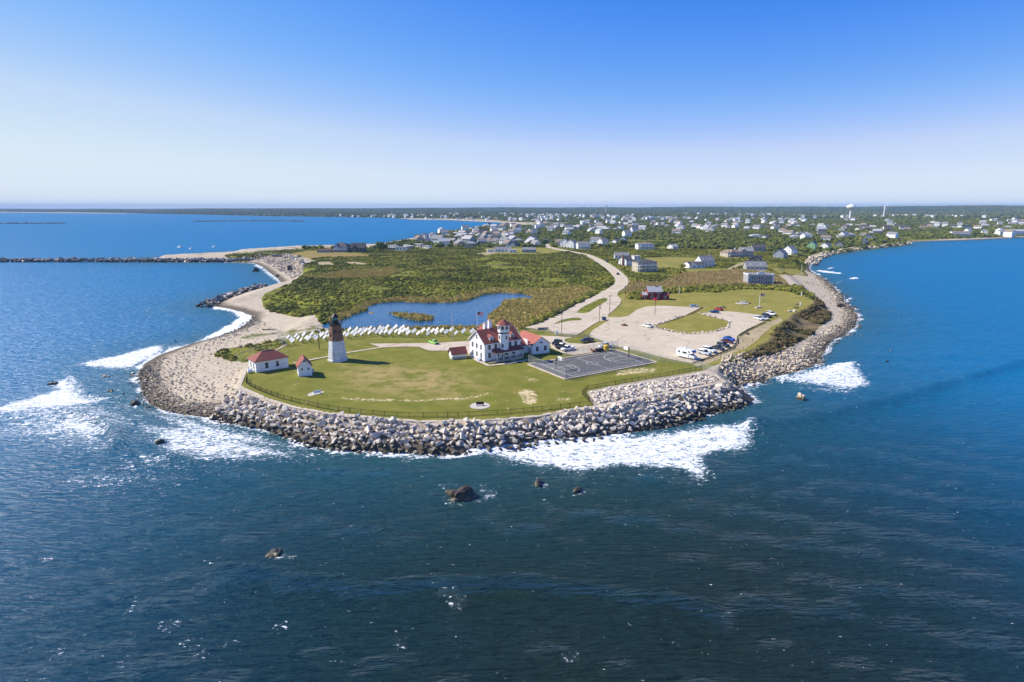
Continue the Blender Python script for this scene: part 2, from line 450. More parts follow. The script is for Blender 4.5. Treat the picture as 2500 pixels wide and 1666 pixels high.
# ------------------------------------------------------------------ mesh helpers
class MB:
    def __init__(self):
        self.v, self.f, self.mi = [], [], []

    def add(self, vs, fs, mi=0):
        o = len(self.v)
        self.v += [tuple(p) for p in vs]
        self.f += [tuple(o + i for i in f) for f in fs]
        self.mi += [mi] * len(fs)
        return self

    def box(self, x0, x1, y0, y1, z0, z1, mi=0):
        return self.add([(x0, y0, z0), (x1, y0, z0), (x1, y1, z0), (x0, y1, z0), (x0, y0, z1), (x1, y0, z1), (x1, y1, z1), (x0, y1, z1)],
                        [(3, 2, 1, 0), (4, 5, 6, 7), (0, 1, 5, 4), (1, 2, 6, 5), (2, 3, 7, 6), (3, 0, 4, 7)], mi)

    def frustum(self, x0, x1, y0, y1, z0, X0, X1, Y0, Y1, z1, mi=0):
        return self.add([(x0, y0, z0), (x1, y0, z0), (x1, y1, z0), (x0, y1, z0), (X0, Y0, z1), (X1, Y0, z1), (X1, Y1, z1), (X0, Y1, z1)],
                        [(3, 2, 1, 0), (4, 5, 6, 7), (0, 1, 5, 4), (1, 2, 6, 5), (2, 3, 7, 6), (3, 0, 4, 7)], mi)

    def ring(self, n, prof, rot=0.0, cx=0, cy=0, cap=True, mi=0):
        """stack of n-gons: prof = [(radius, z), ...]"""
        vs, fs = [], []
        for r, z in prof:
            for i in range(n):
                a = rot + 2 * math.pi * i / n
                vs.append((cx + r * math.cos(a), cy + r * math.sin(a), z))
        for k in range(len(prof) - 1):
            for i in range(n):
                j = (i + 1) % n
                fs.append((k * n + i, k * n + j, (k + 1) * n + j, (k + 1) * n + i))
        if cap:
            fs.append(tuple(range(n - 1, -1, -1)))
            fs.append(tuple(range((len(prof) - 1) * n, len(prof) * n)))
        return self.add(vs, fs, mi)

    def tube(self, p, q, r, n=6, r2=None, mi=0):
        p, q = Vector(p), Vector(q)
        d = (q - p).normalized()
        a = d.orthogonal().normalized()
        b_ = d.cross(a)
        r2 = r if r2 is None else r2
        vs = [p + (a * math.cos(2 * math.pi * i / n) + b_ * math.sin(2 * math.pi * i / n)) * r for i in range(n)]
        vs += [q + (a * math.cos(2 * math.pi * i / n) + b_ * math.sin(2 * math.pi * i / n)) * r2 for i in range(n)]
        fs = [(i, (i + 1) % n, n + (i + 1) % n, n + i) for i in range(n)] + [tuple(range(n - 1, -1, -1)), tuple(range(n, 2 * n))]
        return self.add(vs, fs, mi)

    def bar(self, p, q, w, h, mi=0):
        """box beam from p to q, w wide, h tall, bottom at the ends' z"""
        p, q = Vector(p), Vector(q)
        s = Vector((-(q - p).y, (q - p).x, 0)).normalized() * w / 2
        u = Vector((0, 0, h))
        return self.add([p - s, q - s, q + s, p + s, p - s + u, q - s + u, q + s + u, p + s + u],
                        [(3, 2, 1, 0), (4, 5, 6, 7), (0, 1, 5, 4), (1, 2, 6, 5), (2, 3, 7, 6), (3, 0, 4, 7)], mi)

    def gable(self, x0, x1, y0, y1, z0, ze, zr):
        """closed gabled block, ridge along x"""
        ym = (y0 + y1) / 2
        return self.add([(x0, y0, z0), (x1, y0, z0), (x1, y1, z0), (x0, y1, z0), (x0, y0, ze), (x1, y0, ze), (x1, y1, ze), (x0, y1, ze), (x0, ym, zr), (x1, ym, zr)],
                        [(3, 2, 1, 0), (0, 1, 5, 4), (2, 3, 7, 6), (4, 5, 9, 8), (6, 7, 8, 9), (0, 4, 8, 7, 3), (1, 2, 6, 9, 5)])

    def gable_roof(self, x0, x1, y0, y1, ze, zr, t=.16, o=.35):
        """two roof slabs, ridge along x, over a wall block of that plan"""
        ym = (y0 + y1) / 2
        k = (zr - ze) / (ym - y0)
        X0, X1, Y0, Y1 = x0 - o, x1 + o, y0 - o, y1 + o
        zl = ze - k * o + .02
        zr = zr + .02
        vs = [(X0, Y0, zl), (X1, Y0, zl), (X1, ym, zr), (X0, ym, zr), (X0, Y1, zl), (X1, Y1, zl)]
        vs += [(x, y, z + t) for x, y, z in vs]
        return self.add(vs, [(0, 3, 2, 1), (3, 4, 5, 2), (6, 7, 8, 9), (9, 8, 11, 10), (0, 1, 7, 6), (5, 4, 10, 11), (0, 6, 9, 3), (3, 9, 10, 4), (1, 2, 8, 7), (2, 5, 11, 8)])

    def hip_roof(self, x0, x1, y0, y1, ze, zr, o=.4, inset=None, t=.14):
        ym = (y0 + y1) / 2
        ins = (y1 - y0) / 2 if inset is None else inset
        X0, X1, Y0, Y1 = x0 - o, x1 + o, y0 - o, y1 + o
        vs = [(X0, Y0, ze), (X1, Y0, ze), (X1, Y1, ze), (X0, Y1, ze), (X0, Y0, ze + t), (X1, Y0, ze + t), (X1, Y1, ze + t), (X0, Y1, ze + t), (x0 + ins, ym, zr), (x1 - ins, ym, zr)]
        return self.add(vs, [(3, 2, 1, 0), (0, 1, 5, 4), (1, 2, 6, 5), (2, 3, 7, 6), (3, 0, 4, 7), (4, 5, 9, 8), (5, 6, 9), (6, 7, 8, 9), (7, 4, 8)])

    def mesh(self, name, *mats):
        me = bpy.data.meshes.new(name)
        me.from_pydata(self.v, [], self.f)
        for mt in mats:
            me.materials.append(mt)
        if len(mats) > 1:
            me.polygons.foreach_set('material_index', self.mi)
        me.update()
        return me


def link(name, me, parent=None, loc=None, rot=None, scale=None):
    o = bpy.data.objects.new(name, me)
    col.objects.link(o)
    if parent is not None:
        o.parent = parent
    if loc is not None:
        o.location = loc
    if rot is not None:
        o.rotation_euler = (0, 0, rot) if isinstance(rot, (int, float)) else rot
    if scale is not None:
        o.scale = scale if not isinstance(scale, (int, float)) else (scale,) * 3
    return o


def part(name, mb, mat, parent, loc=None, rot=None, label=None):
    me = mb if isinstance(mb, bpy.types.Mesh) else mb.mesh(name, *(mat if isinstance(mat, (list, tuple)) else [mat]))
    o = link(name, me, parent, loc, rot)
    if label:
        o['label'] = label
    return o


def tag(o, label=None, cat=None, group=None, kind=None):
    for k, v in (('label', label), ('category', cat), ('group', group), ('kind', kind)):
        if v:
            o[k] = v
    return o


def thing(name, label, cat, loc=(0, 0, 0), rot=0.0, group=None):
    o = link(name, None, None, loc, rot)
    return tag(o, label, cat, group)


def copy_tree(o, parent=None):
    c = o.copy()
    col.objects.link(c)
    c.parent = parent
    for ch in o.children:
        copy_tree(ch, c)
    return c


def np_mesh(name, V, Q, mat, attrs=None, smooth_shade=True):
    """mesh from numpy quads or tris"""
    me = bpy.data.meshes.new(name)
    k = Q.shape[1]
    me.vertices.add(len(V))
    me.vertices.foreach_set('co', V.astype(np.float32).ravel())
    me.loops.add(Q.size)
    me.loops.foreach_set('vertex_index', Q.astype(np.int32).ravel())
    me.polygons.add(len(Q))
    me.polygons.foreach_set('loop_start', np.arange(0, Q.size, k, dtype=np.int32))
    me.update(calc_edges=True)
    me.polygons.foreach_set('use_smooth', np.full(len(Q), smooth_shade))
    for n_, a in (attrs or {}).items():
        at = me.attributes.new(n_, 'FLOAT', 'POINT')
        at.data.foreach_set('value', a.astype(np.float32))
    me.materials.append(mat)
    return me


def polar(r0, r1, nr, a0, a1, na):
    r = np.exp(np.linspace(math.log(r0), math.log(r1), nr))
    a = np.linspace(R(a0), R(a1), na)
    rr, aa = np.meshgrid(r, a, indexing='ij')
    X, Y = (rr * np.sin(aa)).ravel(), (rr * np.cos(aa)).ravel()
    i = (np.arange(nr - 1)[:, None] * na + np.arange(na - 1)[None, :]).ravel()
    return X, Y, np.stack([i, i + 1, i + 1 + na, i + na], 1)


def compact(V, Q, attrs):
    use = np.unique(Q)
    m_ = np.full(len(V), -1)
    m_[use] = np.arange(len(use))
    return V[use], m_[Q], {k: a[use] for k, a in attrs.items()}


# ------------------------------------------------------------------ land cover outlines
LAWN = poly([(585, 944), (602, 899), (622, 889), (673, 856), (700, 842), (698, 826), (800, 812), (930, 806), (1060, 805), (1180, 806), (1290, 806), (1345, 816), (1437, 819), (1509, 849), (1692, 890), (1746, 893), (1734, 905), (1713, 905), (1560, 930), (1432, 955),
    (1450, 994), (1376, 1004), (1310, 1017), (1182, 1027), (1029, 1030), (927, 1022), (800, 1010), (709, 993), (649, 974), (592, 949)])
PARK = poly([(1430, 812), (1450, 792), (1484, 770), (1502, 752), (1515, 738), (1530, 731), (1570, 733), (1633, 719), (1704, 714), (1755, 714), (1780, 709), (1826, 706), (1913, 710), (1940, 716), (1985, 730), (1990, 738), (1967, 753), (1933, 770), (1905, 795), (1890, 806), (1872, 834), (1837, 853), (1800, 868), (1780, 872), (1740, 893), (1692, 892), (1509, 851), (1437, 821)])
VEG = poly([(545, 625), (575, 629), (600, 630), (660, 624), (734, 624), (767, 637), (743, 646), (737, 664), (743, 670), (713, 691), (686, 700), (637, 721), (642, 735), (668, 747), (695, 756), (719, 765), (767, 768), (778, 783), (792, 793), (806, 803), (760, 812), (698, 824), (698, 842), (673, 856), (640, 872),
    (622, 889), (602, 899), (585, 944), (592, 949), (649, 974), (709, 993), (800, 1010), (927, 1022), (1029, 1030), (1182, 1027), (1310, 1017), (1376, 1004), (1450, 994), (1432, 955), (1560, 930), (1713, 905), (1746, 893), (1765, 886), (1806, 876), (1870, 858), (1921, 841), (1946, 824), (1984, 803), (2010, 778), (2033, 762), (2028, 750), (2012, 729),
    (1989, 711), (1959, 694), (1923, 697), (1918, 686), (1905, 676), (1945, 664), (1975, 665), (1966, 652), (1972, 634), (2000, 622), (2060, 612), (2130, 603), (2205, 594), (2216, 583.5), (2333, 578.5), (2500, 572.5), (2900, 569), (2900, 512), (1383, 512), (-500, 512), (-500, 515.5), (0, 517.5), (354, 520.5), (640, 526), (960, 530.5), (1036, 533), (1092, 533.5), (1164, 534.5), (1215, 537.5), (1266, 541.5), (1317, 543.5), (1390, 544), (1390, 548), (1317, 550.5), (1291, 553), (1240, 552.5), (1158, 558.5), (1125, 565), (1085, 570), (1048, 580), (1014, 586), (964, 595), (915, 604), (778, 607.5), (734, 608.5), (600, 617.5), (562, 620.5)])
YARDG = poly([(1290, 803), (1345, 806), (1385, 814), (1424, 806), (1470, 784), (1512, 850), (1437, 862), (1300, 835)])
REED1 = poly([(1280, 799), (1301, 792), (1344, 773), (1373, 761), (1399, 744), (1429, 729), (1455, 716), (1440, 703), (1400, 700), (1350, 705), (1310, 707), (1200, 704), (1140, 719), (1100, 728), (980, 726), (905, 733), (880, 745), (850, 757), (820, 770), (796, 781), (800, 786), (1192, 786), (1200, 806), (1260, 806)])
REED2 = poly([(840, 805), (930, 799), (1195, 796.5), (1200, 806), (930, 804), (806, 808)])
REED3 = poly([(1666, 668), (1760, 662), (1800, 658), (1840, 662), (1890, 668), (1921, 690), (1915, 698), (1830, 699), (1700, 698), (1600, 694), (1640, 680)])
REED4 = poly([(1534, 694), (1560, 690), (1680, 693), (1690, 702), (1640, 706), (1570, 716), (1520, 718)])
REED5 = poly([(660, 626), (760, 612), (900, 621), (900, 626), (790, 628), (760, 632)])
REED6 = poly([(745, 678), (830, 662), (960, 655), (985, 662), (940, 676), (800, 684)])
FIELD1 = poly([(1574, 630), (1636, 627), (1704, 630), (1712, 637), (1690, 651), (1657, 655), (1610, 656), (1585, 640)])
FIELD2 = poly([(1666, 657), (1768, 655), (1775, 662), (1740, 668), (1680, 668)])
FIELD3 = poly([(1878, 655), (1946, 649), (1974, 664), (1940, 664), (1904, 668)])
FIELD4 = poly([(1183, 606), (1330, 606), (1385, 616), (1345, 620), (1190, 622)])
FIELD5 = poly([(1510, 745), (1506, 725), (1520, 715), (1545, 722), (1530, 733)])
BARE = [(.62, poly([(815, 968), (900, 970), (1040, 972), (1130, 965), (1205, 955), (1215, 962), (1140, 978), (1040, 984), (900, 984), (830, 978)])), (.62, poly([(1250, 955), (1290, 945), (1325, 962), (1320, 985), (1285, 995), (1260, 975)])),
        (.5, poly([(1330, 955), (1400, 960), (1410, 985), (1340, 985)])), (.5, poly([(1270, 915), (1325, 918), (1325, 940), (1270, 935)])), (.6, poly([(1490, 905), (1560, 893), (1620, 898), (1600, 912), (1500, 920)])), (.42, poly([(700, 940), (760, 950), (760, 965), (700, 960)])), (.35, poly([(1260, 950), (1300, 925), (1440, 935), (1430, 1000), (1330, 1005)]))]
DRY = poly([(840, 900), (930, 895), (1120, 905), (1160, 940), (1130, 965), (1000, 962), (880, 945)])
DIRT = poly([(1692, 889), (1730, 876), (1788, 852), (1800, 836), (1803, 822), (1826, 809), (1866, 790), (1890, 782), (1906, 775), (1912, 783), (1880, 800), (1848, 832), (1822, 850), (1780, 866), (1740, 884), (1700, 896)])
GRAVEL = [poly([(700, 621), (735, 625), (770, 637), (745, 646), (720, 640), (690, 628)]), poly([(775, 640), (805, 639), (815, 647), (780, 647)]), poly([(838, 640), (870, 640), (900, 644), (880, 647), (850, 645)]), poly([(1160, 620), (1200, 614), (1210, 618), (1190, 623)]),
          poly([(1762, 663), (1800, 645), (1822, 638), (1824, 644), (1795, 654), (1770, 667)]), poly([(1895, 672), (1930, 668), (1985, 664), (2000, 675), (1965, 690), (1925, 695)]), poly([(1010, 586), (1060, 577), (1062, 590), (1030, 594)])]
BANKS = poly([(1806, 876), (1870, 858), (1921, 841), (1946, 824), (1984, 803), (2010, 778), (2033, 762), (2028, 750), (2012, 729), (1989, 711), (1985, 730), (1990, 738), (1967, 753), (1933, 770), (1905, 795), (1890, 806), (1872, 834), (1837, 853), (1800, 868)])
LEFTGREEN = poly([(520, 850), (560, 835), (620, 832), (690, 822), (700, 842), (673, 856), (620, 880), (560, 870)])

# pavements, in rows and columns of the photograph, laid at the land's level
PLAZA = poly([(1280, 801), (1301, 795), (1344, 776), (1373, 764), (1399, 748), (1429, 733), (1467, 716), (1480, 709), (1500, 706), (1510, 712), (1507, 722), (1517, 732), (1513, 743), (1500, 756), (1484, 770), (1484, 782), (1463, 785), (1448, 793), (1424, 809), (1407, 819), (1371, 815), (1337, 807)])
LOT = poly([(1437, 820), (1446, 808), (1463, 797), (1484, 784), (1484, 775), (1509, 776), (1535, 772), (1554, 757), (1577, 749), (1620, 747), (1713, 752), (1677, 770), (1594, 798), (1607, 801), (1641, 810), (1684, 816), (1747, 810), (1777, 800), (1779, 785), (1707, 767), (1745, 761), (1780, 761), (1819, 765), (1857, 770), (1868, 784), (1823, 808), (1800, 822), (1797, 838), (1788, 850), (1730, 874), (1691, 888), (1631, 877), (1556, 857), (1509, 847), (1471, 834)])
YARD = poly([(1312, 820), (1365, 822), (1399, 825), (1380, 828), (1378, 834), (1390, 838), (1429, 841), (1456, 836), (1480, 838), (1503, 849), (1492, 854), (1450, 861), (1399, 868), (1372, 862), (1346, 850), (1340, 835)])
DRIVE = poly([(902, 840), (980, 839.5), (1060, 838.5), (1150, 833), (1330, 821), (1335, 835), (1200, 850), (1150, 867), (1091, 857), (1060, 857.5), (1047, 857), (1023, 848), (985, 847), (932, 849.5)])
ISL1 = [(1407, 764), (1416, 755), (1429, 747), (1461, 732), (1476, 728), (1483, 730), (1482, 735), (1450, 755), (1440, 762), (1427, 766)]
ISL2 = [(1350, 793), (1371, 782), (1395, 777), (1412, 776.5), (1422, 780), (1416, 783), (1390, 784)]
ISLR = [(1594, 798), (1677, 772), (1707, 767), (1779, 785), (1777, 800), (1747, 810), (1684, 816), (1641, 810), (1607, 801)]
ROADLINE = [(1480, 716), (1496, 710), (1508, 702), (1519, 692), (1518, 681), (1508, 670), (1494, 657), (1470, 641), (1447, 629), (1429, 622), (1398, 616), (1368, 610.5), (1345, 606), (1333, 601), (1340, 597), (1360, 593)]
ROADW = np.array([G(*p)[:2] for p in ROADLINE])


def polyline_d(X, Y, P):
    best = np.full(X.shape, 1e18)
    for i in range(len(P) - 1):
        (ax, ay), (bx, by) = P[i], P[i + 1]
        ex, ey = bx - ax, by - ay
        t = np.clip(((X - ax) * ex + (Y - ay) * ey) / (ex * ex + ey * ey + 1e-12), 0, 1)
        best = np.minimum(best, (X - ax - ex * t) ** 2 + (Y - ay - ey * t) ** 2)
    return np.sqrt(best)


def cover(X, Y):
    """land cover weights"""
    s = lambda P, w=1.0: smooth((sdpoly(X, Y, P) + w) / (2 * w))
    mx = lambda *a: np.maximum.reduce(a)
    c = {'veg': mx(s(VEG, .8), s(LEFTGREEN, 3) * .75), 'lawn': s(LAWN, .5), 'park': mx(s(PARK), s(FIELD1, 2), s(FIELD2, 2), s(FIELD3, 2), s(FIELD4, 3), s(FIELD5), s(YARDG), s(LEFTGREEN, 2) * .3),
         'reed': mx(s(REED1), s(REED2), s(REED3, 2), s(REED4, 2), s(REED5, 3), s(REED6, 3), s(ISLET)), 'dirt': mx(s(DIRT, 1.5), *[s(g, 2) for g in GRAVEL]), 'bank': s(BANKS, 1.0),
         'dry': s(DRY, 9.0)}
    b_ = np.zeros(X.shape)
    for k, P in BARE:
        b_ = np.maximum(b_, k * smooth((sdpoly(X, Y, P) + 2.5) / 5))
    c['bare'] = b_
    c['pave'] = mx(s(PLAZA), s(LOT), s(YARD), s(DRIVE), smooth((6.5 - polyline_d(X, Y, ROADW)) / 1.0))
    c['pond'] = s(POND)
    return c


# ------------------------------------------------------------------ ground
X, Y, Q = polar(112, 14500, 520, -58, 58, 760)
dc = coast(X, Y)
Zg = height(X, Y, dc)
keep = (Zg[Q] > -2.6).any(1)
cv = cover(X, Y)
cv['far'] = smooth((np.hypot(X, Y) - 1500) / 1800)
cv['shore'] = np.where(dc[1], dc[0], -dc[0])
bumpy = np.sin(X * .31 + np.sin(Y * .23) * 2) * np.sin(Y * .37 + np.sin(X * .19) * 2)
Zg = Zg + bumpy * .12 * (1 - cv['pave']) * (1 - smooth((np.hypot(X, Y) - 400) / 300)) * (cv['shore'] > 1)
V, Qk, cv2 = compact(np.stack([X, Y, Zg], 1), Q[keep], cv)

m, nd, ln, b = new_mat('ground_cover')
p = pos(nd)
n_big = noise_tex(nd, ln, .03, 5, .6, p)
n_mid = noise_tex(nd, ln, .18, 5, .65, p)
n_fine = noise_tex(nd, ln, 1.1, 5, .7, p)
n_tiny = noise_tex(nd, ln, 3.5, 3, .7, p)
A = {k: attr(nd, k) for k in cv2}
mr = lambda v, *a: maprange(nd, ln, v, *a)
MX = lambda a, b_, f: mixc(nd, ln, a, b_, f)
mul = lambda a, b_: mth(nd, ln, 'MULTIPLY', a, b_)
# scrub floor
scrub = MX((.10, .115, .015), (.24, .24, .026), mr(n_mid, .4, .65))
scrub = MX(scrub, (.13, .10, .05), mul(mr(n_big, .52, .68), .6))
# far woods and fields
farc = MX((.030, .050, .018), (.055, .075, .025), mr(n_mid, .35, .7))
farc = MX(farc, (.14, .14, .06), mul(mr(noise_tex(nd, ln, .006, 4, .6, p), .58, .68), .6))
c = MX(scrub, farc, A['far'])
reedc = MX((.20, .15, .04), (.32, .235, .075), mr(n_fine, .3, .7))
c = MX(c, reedc, A['reed'])
parkc = MX((.22, .20, .038), (.30, .25, .068), mr(n_mid, .35, .7))
parkc = MX(parkc, (.185, .18, .030), mul(mr(n_big, .45, .65), .7))
parkc = MX(parkc, (.33, .265, .085), mul(mr(n_fine, .52, .75), .5))
c = MX(c, parkc, mr(mth(nd, ln, 'ADD', A['park'], mul(mth(nd, ln, 'SUBTRACT', n_fine, .5), .5)), .35, .65))
lawnc = MX((.152, .160, .024), (.212, .200, .040), mr(n_mid, .35, .7))
lawnc = MX(lawnc, (.25, .19, .040), mul(mr(mth(nd, ln, 'ADD', mul(n_mid, .6), mul(n_big, .4)), .50, .66), .5))
lawnc = MX(lawnc, (.36, .27, .11), mul(mul(A['dry'], 1.0), mr(n_mid, .35, .62)))
lawnc = MX(lawnc, (.105, .125, .012), mul(mr(n_fine, .5, .75), .75))
barem = mr(mth(nd, ln, 'ADD', A['bare'], mth(nd, ln, 'ADD', mul(n_fine, .9), mul(n_mid, .45))), 1.20, 1.31)
specks = mul(mr(noise_tex(nd, ln, .55, 3, .6, p), .67, .74), .75)
lawnc = MX(lawnc, (.55, .44, .26), specks)
lawnc = MX(lawnc, (.58, .46, .27), barem)
c = MX(c, lawnc, A['lawn'])
dirtc = MX((.42, .34, .21), (.30, .24, .12), mr(n_mid, .4, .7))
dirtc = MX(dirtc, (.19, .17, .06), mr(n_fine, .55, .7))
c = MX(c, dirtc, mr(mth(nd, ln, 'ADD', A['dirt'], mul(mth(nd, ln, 'SUBTRACT', n_mid, .5), .6)), .4, .6))
bankc = MX((.13, .10, .05), (.26, .19, .10), mr(n_mid, .4, .65))
c = MX(c, bankc, A['bank'])
# beach: dry sand and cobble, wet and weedy at the waterline
sandc = MX((.54, .465, .345), (.47, .40, .30), mr(n_mid, .35, .7))
vor = N(nd, 'ShaderNodeTexVoronoi', Scale=1.3)
ln.new(p, vor.inputs['Vector'])
sandc = MX(sandc, (.28, .22, .15), mul(mr(vor.outputs['Distance'], .38, .72), .5))
sandc = MX(sandc, (.60, .48, .33), mul(mr(n_tiny, .55, .75), .6))
sandc = MX(sandc, (.13, .14, .035), mul(mr(mth(nd, ln, 'ADD', n_big, mul(A['shore'], .004)), .66, .74), mr(n_mid, .42, .55)))
wet = mr(mth(nd, ln, 'ADD', A['shore'], mul(n_mid, -6)), -1.0, 5.0, 1, 0)
sandc = MX(sandc, (.13, .105, .075), wet)
edge = mr(mth(nd, ln, 'ADD', A['veg'], mul(mth(nd, ln, 'SUBTRACT', n_mid, .5), 1.0)), .42, .58)
c = MX(sandc, c, edge)
ln.new(c, b.inputs['Base Color'])
b.inputs['Roughness'].default_value = .95
b.inputs['Specular IOR Level'].default_value = .1
bp = N(nd, 'ShaderNodeBump', Strength=.55, Distance=.25)
ln.new(mth(nd, ln, 'ADD', n_fine, mul(n_mid, 1.2)), bp.inputs['Height'])
ln.new(bp.outputs[0], b.inputs['Normal'])
M['ground'] = m
tag(link('ground', np_mesh('ground', V, Qk, m, cv2)), kind='structure')

